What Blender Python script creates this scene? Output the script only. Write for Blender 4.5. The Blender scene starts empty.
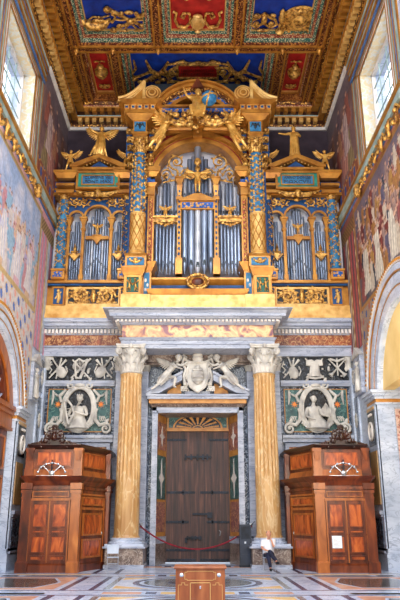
import bpy, bmesh, math, random
from math import sin, cos, pi, radians, sqrt, atan2, hypot
from mathutils import Vector, Matrix, noise
scene = bpy.context.scene
COL = scene.collection
random.seed(7)
# ---- camera constants and measuring helpers (metres; the camera stands at x=0, y=0) ----
FPX, TH, EYE, CX = 663.0, radians(18.35), 1.6, 197.7
def zz(y, Y):
    v = 300-y
    return EYE + Y*(FPX*sin(TH)+v*cos(TH))/(FPX*cos(TH)-v*sin(TH))
def xx(x, y, Y):
    v = 300-y
    return Y*(x-CX)/(FPX*cos(TH)-v*sin(TH))

# ---------------------------------------------------------------- mesh builder
class M:
    def __init__(s, T=None):
        s.v = []; s.f = []; s.mi = []; s.cur = 0; s.T = T
    def add(s, vs, fs):
        n = len(s.v)
        if s.T is not None: vs = [s.T @ Vector(p) for p in vs]
        s.v += [tuple(p) for p in vs]
        s.f += [tuple(i+n for i in f) for f in fs]
        s.mi += [s.cur]*len(fs)
        return s
    def box(s, x0, x1, y0, y1, z0, z1):
        return s.add([(x0,y0,z0),(x1,y0,z0),(x1,y1,z0),(x0,y1,z0),(x0,y0,z1),(x1,y0,z1),(x1,y1,z1),(x0,y1,z1)],
                     [(0,3,2,1),(4,5,6,7),(0,1,5,4),(1,2,6,5),(2,3,7,6),(3,0,4,7)])
    def prism(s, poly, a, b, axis='y'):
        n = len(poly)
        if axis == 'y': q = lambda p, t: (p[0], t, p[1])
        elif axis == 'x': q = lambda p, t: (t, p[0], p[1])
        else: q = lambda p, t: (p[0], p[1], t)
        vs = [q(p, a) for p in poly]+[q(p, b) for p in poly]
        fs = [tuple(range(n)), tuple(range(2*n-1, n-1, -1))]
        fs += [(i, (i+1) % n, n+(i+1) % n, n+i) for i in range(n)]
        return s.add(vs, fs)
    def frustum(s, x0, x1, yf, yb, z0, z1, d0, d1):
        # a course: grows from projection d0 at the bottom to d1 at the top on three sides
        return s.add([(x0-d0,yf-d0,z0),(x1+d0,yf-d0,z0),(x1+d0,yb,z0),(x0-d0,yb,z0),
                      (x0-d1,yf-d1,z1),(x1+d1,yf-d1,z1),(x1+d1,yb,z1),(x0-d1,yb,z1)],
                     [(0,3,2,1),(4,5,6,7),(0,1,5,4),(1,2,6,5),(2,3,7,6),(3,0,4,7)])
    def courses(s, x0, x1, yf, yb, z, lst):
        for h, d0, d1 in lst:
            s.frustum(x0, x1, yf, yb, z, z+h, d0, d1); z += h
        return z
    def tube(s, pts, rad, seg=6, flat=1.0):
        pts = [Vector(p) for p in pts]; n = len(pts)
        if not isinstance(rad, (list, tuple)): rad = [rad]*n
        vs = []; prev = None
        for i in range(n):
            t = (pts[min(i+1, n-1)]-pts[max(i-1, 0)])
            if t.length < 1e-9: t = Vector((0, 0, 1))
            t.normalize()
            if prev is None:
                a = Vector((0, 1, 0)) if abs(t.y) < .9 else Vector((1, 0, 0))
            else: a = prev
            u = (a - t*a.dot(t)); u.normalize(); w = t.cross(u); prev = u
            for k in range(seg):
                th = 2*pi*k/seg
                vs.append(pts[i] + u*(cos(th)*rad[i]*flat) + w*(sin(th)*rad[i]))
        fs = []
        for i in range(n-1):
            for k in range(seg):
                a = i*seg+k; b = i*seg+(k+1) % seg
                fs.append((a, b, b+seg, a+seg))
        fs.append(tuple(range(seg-1, -1, -1))); fs.append(tuple(range((n-1)*seg, n*seg)))
        return s.add(vs, fs)
    def cyl(s, p0, p1, r0, r1=None, seg=12):
        return s.tube([p0, p1], [r0, r0 if r1 is None else r1], seg)
    def lathe(s, prof, cx=0, cy=0, seg=16, fn=None):
        vs = []
        for r, z in prof:
            for k in range(seg):
                th = 2*pi*k/seg
                rr = r*(fn(th, z) if fn else 1)
                vs.append((cx+rr*cos(th), cy+rr*sin(th), z))
        n = len(prof); fs = []
        for i in range(n-1):
            for k in range(seg):
                a = i*seg+k; b = i*seg+(k+1) % seg
                fs.append((a, b, b+seg, a+seg))
        fs.append(tuple(range(seg-1, -1, -1))); fs.append(tuple(range((n-1)*seg, n*seg)))
        return s.add(vs, fs)
    def ell(s, c, r, rot=None, seg=8, rings=5):
        if not isinstance(r, (list, tuple)): r = (r, r, r)
        c = Vector(c); vs = []; R = rot or Matrix.Identity(3)
        vs.append(c+R@Vector((0, 0, r[2])))
        for i in range(1, rings):
            ph = pi*i/rings
            for k in range(seg):
                th = 2*pi*k/seg
                vs.append(c+R@Vector((r[0]*sin(ph)*cos(th), r[1]*sin(ph)*sin(th), r[2]*cos(ph))))
        vs.append(c+R@Vector((0, 0, -r[2])))
        fs = [(0, 1+k, 1+(k+1) % seg) for k in range(seg)]
        for i in range(rings-2):
            for k in range(seg):
                a = 1+i*seg+k; b = 1+i*seg+(k+1) % seg
                fs.append((a, a+seg, b+seg, b))
        L = len(vs)-1; o = 1+(rings-2)*seg
        fs += [(o+k, L, o+(k+1) % seg) for k in range(seg)]
        return s.add(vs, fs)
    def ring(s, cx, cz, r0, r1, y0, y1, a0=0, a1=180, n=24, axis='y', asp=1.0):
        # arch band in the x-z plane (axis y) or y-z plane (axis x)
        for i in range(n):
            p = []
            for r, i2 in ((r0, i), (r1, i), (r1, i+1), (r0, i+1)):
                a = radians(a0+(a1-a0)*i2/n)
                p.append((cx+r*cos(a), cz+r*sin(a)*asp))
            s.prism(p, y0, y1, axis)
        return s
    def frame(s, x0, x1, z0, z1, w, y0, y1, axis='y'):
        for p in (((x0,z0),(x1,z0),(x1-w,z0+w),(x0+w,z0+w)), ((x0,z1),(x1,z1),(x1-w,z1-w),(x0+w,z1-w)),
                  ((x0,z0),(x0+w,z0+w),(x0+w,z1-w),(x0,z1)), ((x1,z0),(x1-w,z0+w),(x1-w,z1-w),(x1,z1))):
            s.prism(list(p), y0, y1, axis)
        return s
    def plate(s, poly, y0, y1, axis='y'):
        return s.prism(poly, y0, y1, axis)
    def mesh(s, name, recalc=True, origin=(0, 0, 0), smooth=False, mats=()):
        me = bpy.data.meshes.new(name)
        ox, oy, oz = origin
        me.from_pydata([(x-ox, y-oy, z-oz) for x, y, z in s.v], [], s.f)
        for m in mats: me.materials.append(m)
        for p, k in zip(me.polygons, s.mi): p.material_index = k
        if recalc:
            bm = bmesh.new(); bm.from_mesh(me)
            bmesh.ops.recalc_face_normals(bm, faces=bm.faces); bm.to_mesh(me); bm.free()
        if smooth:
            for p in me.polygons: p.use_smooth = True
            try:
                me.set_sharp_from_angle(angle=radians(42))
            except Exception: pass
        me.update()
        return me

WO = {}   # world origin of every object that parents others
SPLIT = {'rib_boss', 'frieze_jewel', 'jewel_frame', 'garland', 'yellow_inlay', 'dark_inlay', 'rosette', 'rosette_bracket', 'bracket_backing', 'attic_panel_frame', 'hinge_strap',
         'lozenge', 'pedestal_relief', 'post_inlay', 'side_shelf', 'panel_moulding', 'door_moulding', 'stretcher', 'outer_side_panel', 'side_door_moulding', 'volute', 'block_trim'}
def pieces(m):
    """separate pieces of a builder: shells whose boxes touch stay together"""
    par = list(range(len(m.v)))
    def f(i):
        while par[i] != i: par[i] = par[par[i]]; i = par[i]
        return i
    for fc in m.f:
        r = f(fc[0])
        for v in fc[1:]: par[f(v)] = r
    bb = {}
    for i, c in enumerate(m.v):
        b = bb.setdefault(f(i), [list(c), list(c)])
        for k in range(3): b[0][k] = min(b[0][k], c[k]); b[1][k] = max(b[1][k], c[k])
    ks = list(bb); q = {k: k for k in ks}
    def g(i):
        while q[i] != i: i = q[i]
        return i
    for i, x in enumerate(ks):
        for y in ks[:i]:
            if all(bb[x][0][k] <= bb[y][1][k]+.02 and bb[y][0][k] <= bb[x][1][k]+.02 for k in range(3)): q[g(x)] = g(y)
    out = {}
    for fc, mi in zip(m.f, m.mi): out.setdefault(g(f(fc[0])), []).append((fc, mi))
    res = []
    for fl_ in out.values():
        n = M(); idx = {}
        for fc, mi in fl_:
            for v in fc:
                if v not in idx: idx[v] = len(n.v); n.v.append(m.v[v])
            n.f.append(tuple(idx[v] for v in fc)); n.mi.append(mi)
        res.append(n)
    return res
def put(name, m, mat, parent=None, smooth=False, label=None, cat=None, group=None, kind=None, at=None, recalc=True):
    if name in SPLIT and parent and isinstance(m, M):
        ps = pieces(m)
        for p in ps: last = put1(name, p, mat, parent, smooth, label, cat, group, kind, at, recalc)
        return last
    return put1(name, m, mat, parent, smooth, label, cat, group, kind, at, recalc)
def put1(name, m, mat, parent=None, smooth=False, label=None, cat=None, group=None, kind=None, at=None, recalc=True):
    """one mesh object; coordinates in m are world ones (or local to `parent` origin, which is the same frame)"""
    o = WO.get(parent.name, (0, 0, 0)) if parent else (at or (0, 0, 0))
    mats = mat if isinstance(mat, (list, tuple)) else [mat]
    me = m.mesh(name, recalc, o, smooth, mats) if isinstance(m, M) else m
    ob = bpy.data.objects.new(name, me); COL.objects.link(ob)
    if parent: ob.parent = parent
    else: ob.location = o
    WO[ob.name] = o
    if label: ob['label'] = label
    if cat: ob['category'] = cat
    if group: ob['group'] = group
    if kind: ob['kind'] = kind
    return ob
def base_of(m):
    xs = [v[0] for v in m.v]; ys = [v[1] for v in m.v]; zs = [v[2] for v in m.v]
    return ((min(xs)+max(xs))/2, (min(ys)+max(ys))/2, min(zs))
def single(name, m, mat, label, cat, group=None, smooth=False):
    return put(name, m, mat, None, smooth, label, cat, group, at=base_of(m))
def struct(name, m, mat, parent=None, smooth=False):
    return put(name, m, mat, parent, smooth, kind='structure' if parent is None else None, at=base_of(m))
TRIM = [6]
def trim(m, mat, smooth=False):
    TRIM[0] += 1
    return struct('trim_%d' % TRIM[0], m, mat, None, smooth)
def thing(name, loc, label, cat, group=None, kind=None):
    o = bpy.data.objects.new(name, None); COL.objects.link(o); o.location = loc
    o.empty_display_size = .1
    WO[o.name] = tuple(loc)
    if label: o['label'] = label
    if cat: o['category'] = cat
    if group: o['group'] = group
    if kind: o['kind'] = kind
    return o

# ---------------------------------------------------------------- materials
def lin(c):
    return tuple((x/255/12.92 if x/255 <= .04045 else ((x/255+.055)/1.055)**2.4) for x in c)+(1.0,)
MC = {}
def newmat(name):
    m = bpy.data.materials.new(name); m.use_nodes = True
    nt = m.node_tree; b = nt.nodes['Principled BSDF']
    MC[name] = m
    return m, nt, b
def N(nt, t, **kw):
    n = nt.nodes.new(t)
    for k, v in kw.items():
        if k in n.inputs: n.inputs[k].default_value = v
        else: setattr(n, k, v)
    return n
def pos(nt, scale=(1, 1, 1)):
    g = nt.nodes.new('ShaderNodeNewGeometry')
    mp = nt.nodes.new('ShaderNodeMapping'); mp.inputs['Scale'].default_value = scale
    nt.links.new(g.outputs['Position'], mp.inputs['Vector'])
    return mp.outputs['Vector']
def ramp(nt, src, stops, interp='LINEAR'):
    r = nt.nodes.new('ShaderNodeValToRGB'); r.color_ramp.interpolation = interp
    el = r.color_ramp.elements
    while len(el) < len(stops): el.new(.5)
    for e, (p, c) in zip(el, stops): e.position = p; e.color = lin(c)
    nt.links.new(src, r.inputs['Fac'])
    return r.outputs['Color']
def pbr(name, stops, scale=3.0, stretch=(1, 1, 1), rough=.5, metal=0.0, detail=6, dist=0.0, bump=0.0, bscale=None, spec=.5, coat=0.0):
    m, nt, b = newmat(name)
    v = pos(nt, stretch)
    n = N(nt, 'ShaderNodeTexNoise', Scale=scale, Detail=detail, Distortion=dist)
    nt.links.new(v, n.inputs['Vector'])
    nt.links.new(ramp(nt, n.outputs['Fac'], stops), b.inputs['Base Color'])
    b.inputs['Roughness'].default_value = rough; b.inputs['Metallic'].default_value = metal
    b.inputs['Specular IOR Level'].default_value = spec
    b.inputs['Coat Weight'].default_value = coat; b.inputs['Coat Roughness'].default_value = .1
    if bump:
        n2 = N(nt, 'ShaderNodeTexNoise', Scale=bscale or scale*3, Detail=4)
        nt.links.new(v, n2.inputs['Vector'])
        bp = N(nt, 'ShaderNodeBump', Strength=bump, Distance=.03)
        nt.links.new(n2.outputs['Fac'], bp.inputs['Height']); nt.links.new(bp.outputs['Normal'], b.inputs['Normal'])
    return m
def veined(name, base, dark, vein, scale=1.5, rough=.3, width=.04, stretch=(1,1,1), metal=0):
    """marble: clouded ground with thin veins"""
    m, nt, b = newmat(name)
    v = pos(nt, stretch)
    n = N(nt, 'ShaderNodeTexNoise', Scale=scale, Detail=7, Distortion=.6); nt.links.new(v, n.inputs['Vector'])
    c1 = ramp(nt, n.outputs['Fac'], [(.32, dark), (.62, base)])
    n2 = N(nt, 'ShaderNodeTexNoise', Scale=scale*1.7, Detail=6, Distortion=1.2); nt.links.new(v, n2.inputs['Vector'])
    c2 = ramp(nt, n2.outputs['Fac'], [(.5-width, (0,0,0)), (.5, (255,255,255)), (.5+width, (0,0,0))])
    mx = N(nt, 'ShaderNodeMix', data_type='RGBA')
    nt.links.new(c2, mx.inputs[0]); nt.links.new(c1, mx.inputs[6]); mx.inputs[7].default_value = lin(vein)
    nt.links.new(mx.outputs[2], b.inputs['Base Color'])
    b.inputs['Roughness'].default_value = rough; b.inputs['Metallic'].default_value = metal
    return m
def checker(name, ca, cb, sc, rough=.5, metal=0.0, vor=False, bump=.4):
    """tiny repeated ornament: voronoi cells or checks of two colours"""
    m, nt, b = newmat(name)
    v = pos(nt)
    if vor:
        t = N(nt, 'ShaderNodeTexVoronoi', Scale=sc); nt.links.new(v, t.inputs['Vector']); src = t.outputs['Distance']
        col = ramp(nt, src, [(.30, ca), (.5, cb)])
    else:
        t = N(nt, 'ShaderNodeTexChecker', Scale=sc); t.inputs['Color1'].default_value = lin(ca); t.inputs['Color2'].default_value = lin(cb)
        nt.links.new(v, t.inputs['Vector']); col = t.outputs['Color']; src = t.outputs['Fac']
    nt.links.new(col, b.inputs['Base Color'])
    b.inputs['Roughness'].default_value = rough; b.inputs['Metallic'].default_value = metal
    if bump:
        bp = N(nt, 'ShaderNodeBump', Strength=bump, Distance=.03)
        nt.links.new(src, bp.inputs['Height']); nt.links.new(bp.outputs['Normal'], b.inputs['Normal'])
    return m
def paintmat(name, rough=.7):
    m, nt, b = newmat(name)
    a = N(nt, 'ShaderNodeVertexColor'); a.layer_name = 'Col'
    v = pos(nt)
    n = N(nt, 'ShaderNodeTexNoise', Scale=7, Detail=6); nt.links.new(v, n.inputs['Vector'])
    r = ramp(nt, n.outputs['Fac'], [(.3, (215,212,216)), (.7, (255,255,255))])
    mx = N(nt, 'ShaderNodeMix', data_type='RGBA', blend_type='MULTIPLY'); mx.inputs[0].default_value = 1
    nt.links.new(a.outputs['Color'], mx.inputs[6]); nt.links.new(r, mx.inputs[7])
    nt.links.new(mx.outputs[2], b.inputs['Base Color']); b.inputs['Roughness'].default_value = rough
    return m

GOLD = pbr('gilding', [(.3, (150,94,34)), (.7, (202,142,58))], 2.2, rough=.34, metal=.42, detail=3, bump=.12, bscale=20)
GOLD_ORN = pbr('gilded_carving', [(.36, (112,66,22)), (.6, (232,178,90))], 8, rough=.34, metal=.42, bump=.3, bscale=26)
GOLD_PALE = pbr('pale_gilding', [(.3, (196,142,66)), (.7, (242,200,124))], 3, rough=.38, metal=.3, detail=3, bump=.12, bscale=20)
GOLD_EGG = checker('gilded_egg_moulding', (228,170,80), (92,50,20), 11, .4, .5, vor=True, bump=.8)
GOLD_RED = checker('gilded_red_carving', (190,128,62), (92,28,16), 10, .45, .3, vor=True, bump=.7)
GOLD_BLUE = checker('gilded_blue_carving', (200,146,66), (16,80,156), 8, .42, .25, vor=True, bump=.6)
CEIL_GOLD = pbr('ceiling_gilding', [(.35, (92,44,18)), (.52, (160,92,36)), (.7, (214,152,74))], 14, rough=.45, metal=.4, bump=.7, bscale=34)
CEIL_PAT = checker('ceiling_carved_band', (196,132,66), (84,34,16), 14, .5, .35, vor=True, bump=.9)
CEIL_GREEN = checker('green_and_cream_moulding', (206,196,160), (36,92,80), 16, .5, .05, vor=True)
CEIL_CREAM = checker('cream_and_red_moulding', (214,176,128), (136,52,34), 16, .5, .05, vor=True)
BLUE = pbr('blue_paint', [(.3, (6,52,104)), (.7, (16,84,144))], 3, rough=.55)
CBLUE = pbr('ceiling_blue_paint', [(.3, (6,34,116)), (.7, (16,62,168))], 3, rough=.5)
CRED = pbr('ceiling_red_paint', [(.3, (140,16,20)), (.7, (188,40,34))], 3, rough=.5)
LBLUE = pbr('light_blue_paint', [(.3, (20,88,136)), (.7, (58,134,178))], 4, rough=.55)
RED = pbr('red_paint', [(.3, (130,24,26)), (.7, (176,44,36))], 3, rough=.5)
GREEN = pbr('green_enamel', [(.3, (10,110,100)), (.7, (24,150,130))], 3, rough=.4)
DKGREEN = pbr('dark_green_ground', [(.3, (4,72,62)), (.7, (16,104,84))], 3, rough=.5)
WHITE_M = pbr('carved_white_marble', [(.3, (156,152,150)), (.55, (206,202,196)), (.8, (232,228,222))], 2.5, rough=.55, bump=.15)
CREAM = pbr('cream_plaster', [(.3, (232,196,124)), (.7, (250,218,150))], 1.2, rough=.8)
LIME = pbr('pale_gallery_stone', [(.3, (206,198,196)), (.7, (240,234,228))], 2, rough=.6)
GREYM = veined('grey_veined_marble', (184,190,206), (146,154,176), (122,132,156), 1.4, .35, .03, (.6,.6,3))
BLUEGREY = veined('blue_white_marble', (204,214,234), (172,186,210), (150,164,190), 1.1, .3, .03, (1,1,2.2))
DARKBLUE = veined('dark_blue_marble', (46,62,88), (20,28,44), (160,172,190), 2.6, .22, .045)
BLACKM = veined('black_marble', (34,38,44), (12,14,18), (100,108,118), 2.5, .22, .02)
GREENM = veined('green_marble', (52,96,96), (24,56,62), (120,156,150), 2.6, .3, .03)
BRECCIA = veined('brown_breccia', (166,92,58), (92,44,38), (210,164,112), 2.6, .28, .05)
BRECCIA2 = veined('grey_brown_breccia', (136,116,104), (72,54,54), (176,162,152), 3.0, .35, .04)
YELLOWM = veined('yellow_marble', (206,164,108), (174,128,78), (216,188,144), 1.2, .35, .04, (1.6,1.6,.5))
OCHRE = pbr('ochre_inlay', [(.3, (170,108,42)), (.7, (208,150,76))], 4, rough=.4)
PURPLE = veined('purple_breccia', (150,86,92), (92,50,62), (220,170,120), 3, .28, .05)
WOOD = pbr('polished_walnut', [(.3, (54,18,8)), (.48, (98,40,15)), (.62, (128,58,22)), (.8, (152,80,36))], 2.2, (1,1,.35), rough=.4, detail=8, dist=1.3)
STAT = pbr('statue_gilding', [(.3, (196,136,54)), (.7, (248,196,104))], 4, rough=.34, metal=.4, detail=3)
WOOD_R = pbr('flame_walnut_panel', [(.34, (112,40,12)), (.5, (170,74,24)), (.68, (206,108,44))], 2.0, (1.4,1.4,.5), rough=.34, detail=8, dist=2.0)
WOOD_L = pbr('light_walnut', [(.3, (124,60,20)), (.6, (172,96,38)), (.8, (196,120,54))], 3, (1,1,.3), rough=.38, detail=8, dist=1.2)
WOOD_D = pbr('dark_walnut_and_shade', [(.3, (22,8,6)), (.7, (66,28,14))], 4, rough=.35, coat=.2)  # dark carved walnut; on the ceiling cornice it stands for shadow
DOORWOOD = pbr('old_door_planks', [(.3, (30,16,18)), (.55, (70,40,36)), (.75, (110,68,54))], 1.5, (7,7,.5), rough=.55, detail=7)
BOXWOOD = pbr('cherry_veneer', [(.3, (130,62,28)), (.55, (166,90,46)), (.8, (190,114,66))], 2.2, (4,4,1), rough=.35, detail=8)
PIPE = pbr('organ_tin', [(.3, (88,100,122)), (.7, (164,178,202))], 2.2, (1,1,.25), rough=.32, metal=.65)
PIPE_W = pbr('organ_tin_bright', [(.3, (150,158,172)), (.7, (214,216,224))], 2.2, rough=.35, metal=.4)
DARKP = pbr('dark_pipe_mouth', [(.3, (26,34,40)), (.7, (48,56,66))], 2, rough=.5, metal=.3)
IRON = pbr('black_iron', [(.3, (14,18,26)), (.7, (36,44,60))], 4, rough=.5, metal=.4)
CHROME = pbr('silvered_metal', [(.3, (170,178,190)), (.7, (235,240,248))], 8, rough=.25, metal=.7)
MAUVEWALL = pbr('dark_mauve_plaster', [(.3, (44,34,44)), (.7, (70,56,66))], 1.5, rough=.9)  # dark mauve plaster of the upper back wall
WALLP = pbr('painted_plaster', [(.3, (168,160,150)), (.7, (206,200,190))], 1.2, rough=.85)
CASE_IN = pbr('pale_case_lining', [(.3, (196,198,214)), (.7, (232,232,240))], 1.5, rough=.8)
VAULT = CASE_IN
# ---------------------------------------------------------------- figures and ornament
def skin(verts, edges, radii, sub=1):
    me = bpy.data.meshes.new('t'); me.from_pydata(verts, edges, [])
    ob = bpy.data.objects.new('t', me); COL.objects.link(ob)
    sk = ob.modifiers.new('s', 'SKIN')
    for i, r in enumerate(radii):
        me.skin_vertices[0].data[i].radius = (r, r)
        me.skin_vertices[0].data[i].use_root = (i == 0)
    sk.use_smooth_shade = True
    ss = ob.modifiers.new('u', 'SUBSURF'); ss.levels = sub; ss.render_levels = sub
    dg = bpy.context.evaluated_depsgraph_get(); dg.update()
    ev = ob.evaluated_get(dg); r = ev.to_mesh()
    out = ([tuple(v.co) for v in r.vertices], [tuple(p.vertices) for p in r.polygons])
    ev.to_mesh_clear()
    bpy.data.objects.remove(ob); bpy.data.meshes.remove(me)
    return out
JN = ['pel', 'wai', 'che', 'nek', 'hed', 'shl', 'ell', 'wrl', 'hal', 'shr', 'elr', 'wrr', 'har', 'hpl', 'knl', 'anl', 'tol', 'hpr', 'knr', 'anr', 'tor']
JE = [(0,1),(1,2),(2,3),(3,4),(2,5),(5,6),(6,7),(7,8),(2,9),(9,10),(10,11),(11,12),(0,13),(13,14),(14,15),(15,16),(0,17),(17,18),(18,19),(19,20)]
JR = [.135,.115,.15,.055,.06,.075,.05,.034,.03,.075,.05,.034,.03,.105,.07,.045,.035,.105,.07,.045,.035]
STAND = dict(pel=(0,0,.95), wai=(0,0,1.12), che=(0,0,1.32), nek=(0,0,1.5), hed=(0,-.01,1.6), shl=(-.19,0,1.42), ell=(-.3,0,1.15), wrl=(-.32,-.08,.92), hal=(-.32,-.1,.82),
             shr=(.19,0,1.42), elr=(.3,0,1.15), wrr=(.32,-.08,.92), har=(.32,-.1,.82), hpl=(-.1,0,.9), knl=(-.12,-.02,.5), anl=(-.12,0,.09), tol=(-.12,-.14,.03),
             hpr=(.1,0,.9), knr=(.12,-.02,.5), anr=(.12,0,.09), tor=(.12,-.14,.03))
def mirror_pose(J):
    o = {}
    for k, p in J.items():
        kk = k[:-1]+{'l': 'r', 'r': 'l'}[k[-1]] if k in JN[5:] and k[-1] in 'lr' else k
        o[kk] = (-p[0], p[1], p[2])
    return o
def body(m, J, thick=1.0, headr=.115, sub=1):
    J = {**STAND, **J}
    vs = [J[k] for k in JN]
    V, Fc = skin(vs, JE, [r*thick for r in JR], sub)
    m.add(V, Fc)
    h = Vector(J['hed'])+Vector((0, 0, .07)); n = Vector(J['nek'])
    d = (h-n).normalized()
    m.ell(h, (headr*.82, headr*.95, headr*1.15), seg=10, rings=7)
    m.ell(h+Vector((0, -headr*.95, -.01)), (.018, .03, .03), seg=6, rings=4)      # nose
    m.ell(h+Vector((0, -headr*.8, -.07)), (.035, .03, .02), seg=6, rings=4)       # chin
    for sx in (-1, 1): m.ell(h+Vector((sx*headr*.8, 0, 0)), (.015, .025, .035), seg=6, rings=4)
    return J, h
def hair(m, h, r=.12, curls=10, seed=1):
    rn = random.Random(seed)
    m.ell(Vector(h)+Vector((0, .025, .035)), (r*.95, r, r), seg=10, rings=6)
    for i in range(curls):
        a = rn.uniform(0, 2*pi); e = rn.uniform(-.1, 1)
        m.ell(Vector(h)+Vector((cos(a)*r*.85*cos(e), .03+sin(a)*r*.7*cos(e)+.02, .02+r*.9*sin(e))), .042, seg=6, rings=4)
def cloth(m, pts, rx, ry, rip=.12, n=9, seg=36, ph=0.0):
    """cloth wrapped round a path, with running folds"""
    pts = [Vector(p) for p in pts]; vs = []; prev = Vector((1, 0, 0))
    for i, p in enumerate(pts):
        t = (pts[min(i+1, len(pts)-1)]-pts[max(i-1, 0)]).normalized()
        u = (prev-t*prev.dot(t)).normalized(); prev = u; w = t.cross(u)
        am = rip*(.3+i/len(pts))
        for k in range(seg):
            th = 2*pi*k/seg
            f = 1+am*sin(n*th+i*.5+ph)+am*.5*sin(3*th-i*.8)
            vs.append(p+u*rx[i]*f*cos(th)+w*ry[i]*f*sin(th))
    fs = []
    for i in range(len(pts)-1):
        for k in range(seg):
            a = i*seg+k; b = i*seg+(k+1) % seg
            fs.append((a, b, b+seg, a+seg))
    fs.append(tuple(range(seg-1, -1, -1))); fs.append(tuple(range((len(pts)-1)*seg, len(pts)*seg)))
    m.add(vs, fs)
def wing(m, root, tip, size=1.0, droop=(0, 0, -1), back=.05):
    """fan of feathers between the shoulder and the raised tip"""
    root = Vector(root); tip = Vector(tip); ax = tip-root; L = ax.length; ax.normalize()
    dr = Vector(droop); dr = (dr-ax*dr.dot(ax)).normalized(); nrm = ax.cross(dr)
    m.tube([root, root+ax*L*.5-dr*.05*L, tip], [.06*size, .05*size, .025*size], 6)
    for row, (ln, off) in enumerate(((.62, 0), (.36, -.012))):
        k = 9-row*2
        for i in range(k):
            t = i/(k-1)
            b = root+ax*L*(.05+.93*t)
            d = (dr*(1-.55*t)+ax*(.15+.9*t)).normalized()
            l = L*ln*(.62+.38*sin(pi*(.25+.6*t)))
            R = Matrix((nrm, d.cross(nrm), d)).transposed()
            m.ell(b+d*l*.5+nrm*(off*size+.006*i), (.02*size, L*.068, l*.56), rot=R, seg=8, rings=6)
def spiral(m, cx, cz, y, R, turns=1.6, a0=0, sg=1, r=.03, leaves=6, flat=1.0, sx=1):
    pts = []; n = 26
    for i in range(n):
        t = i/(n-1); a = a0+sg*2*pi*turns*t; rr = R*(1-t*.82)
        pts.append((cx+sx*rr*cos(a), y-.02-r*t, cz+rr*sin(a)))
    m.tube(pts, [r*(1.1-.5*i/n) for i in range(n)], 5)
    for i in range(leaves):
        p = pts[int(i*(n-8)/leaves)]
        a = atan2(p[2]-cz, (p[0]-cx))+(.5 if sg > 0 else -.5)
        R3 = Matrix.Rotation(-a, 3, 'Y')
        m.ell((p[0]+cos(a)*r*1.4, y-.03, p[2]+sin(a)*r*1.4), (r*2.4, r*.8, r*1.2), rot=R3, seg=6, rings=4)
    m.ell((cx, y-.035, cz), (R*.24, r*1.3, R*.24), seg=8, rings=5)
def rinceau(m, x0, x1, z0, z1, y, n, r=.03, leaves=6):
    """band of alternating scrolls"""
    w = (x1-x0)/n; R = min(w, (z1-z0))*.46; zc = (z0+z1)/2
    for i in range(n):
        cx = x0+w*(i+.5); up = 1 if i % 2 else -1
        spiral(m, cx, zc, y, R, 1.7, a0=(pi if i < n/2 else 0), sg=up if i < n/2 else -up, r=r, leaves=leaves)
    m.tube([(x0+.02, y-.02, zc-R*.8)]+[(x0+w*(i+.5), y-.02, zc+(R if i % 2 else -R)) for i in range(n)]+[(x1-.02, y-.02, zc-R*.8)], r*.8, 5)
def garland(m, p0, p1, sag, r=.05, n=11, y=None):
    p0 = Vector(p0); p1 = Vector(p1)
    for i in range(n):
        t = i/(n-1); p = p0.lerp(p1, t)+Vector((0, 0, -4*sag*t*(1-t)))
        m.ell(p, (r*(.7+.6*sin(pi*t)),)*3, seg=6, rings=4)
def beads(m, x0, x1, z, y, r, step, axis='x'):
    n = max(1, int(abs(x1-x0)/step))
    for i in range(n):
        t = x0+(x1-x0)*(i+.5)/n
        m.ell((t, y, z) if axis == 'x' else (y, t, z), (r, r, r*1.15), seg=6, rings=4)
def dentils(m, x0, x1, y0, y1, z0, z1, step, fill=.55, axis='x'):
    n = max(1, int(abs(x1-x0)/step)); w = (x1-x0)/n
    for i in range(n):
        a = x0+w*(i+.5-fill/2); b = a+w*fill
        if axis == 'x': m.box(a, b, y0, y1, z0, z1)
        else: m.box(y0, y1, a, b, z0, z1)
def textmesh(m, s, x, y, z, size, depth=.01, width=None):
    cu = bpy.data.curves.new('t', 'FONT'); cu.body = s; cu.size = size; cu.extrude = depth; cu.align_x = 'CENTER'; cu.resolution_u = 2
    ob = bpy.data.objects.new('t', cu); COL.objects.link(ob)
    dg = bpy.context.evaluated_depsgraph_get(); dg.update()
    r = ob.evaluated_get(dg).to_mesh()
    vs = [v.co.copy() for v in r.vertices]
    k = 1.0
    if width:
        w = max(v.x for v in vs)-min(v.x for v in vs); k = width/w
    m.add([(x+v.x*k, y-v.z, z+v.y) for v in vs], [tuple(p.vertices) for p in r.polygons])
    ob.evaluated_get(dg).to_mesh_clear()
    bpy.data.objects.remove(ob); bpy.data.curves.remove(cu)
def leaf(m, base, tip, w, curl=(0, -.1, 0), n=5):
    """acanthus leaf: a ribbed blade that bends outward at its tip"""
    b = Vector(base); t = Vector(tip); c = Vector(curl); ax = (t-b); side = ax.cross(c)
    if side.length < 1e-6: side = Vector((1, 0, 0))
    side.normalize(); vs = []; fs = []
    for i in range(n+1):
        q = i/n; p = b+ax*q+c*(q**2.5)*1.0-Vector((0, 0, abs(c.length)*.45*max(0, q-.8)*5))
        ww = w*(.55+.6*sin(pi*min(1, q*1.05)))*(1-.35*q)*(1+.18*(i % 2))
        vs += [p-side*ww, p-side*ww*.5+c*.12, p+c*.28, p+side*ww*.5+c*.12, p+side*ww]
    k = len(vs)
    vs += [v-c*.25 for v in vs]
    for i in range(n):
        for j in range(4):
            a = i*5+j
            fs.append((a, a+1, a+6, a+5)); fs.append((k+a, k+a+5, k+a+6, k+a+1))
        fs.append((i*5, i*5+5, k+i*5+5, k+i*5)); fs.append((i*5+4, k+i*5+4, k+i*5+9, i*5+9))
    fs.append((0, k, k+1, 1)); fs.append((1, k+1, k+2, 2)); fs.append((2, k+2, k+3, 3)); fs.append((3, k+3, k+4, 4))
    e = n*5
    for j in range(4): fs.append((e+j, e+j+1, k+e+j+1, k+e+j))
    m.add(vs, fs)
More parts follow.
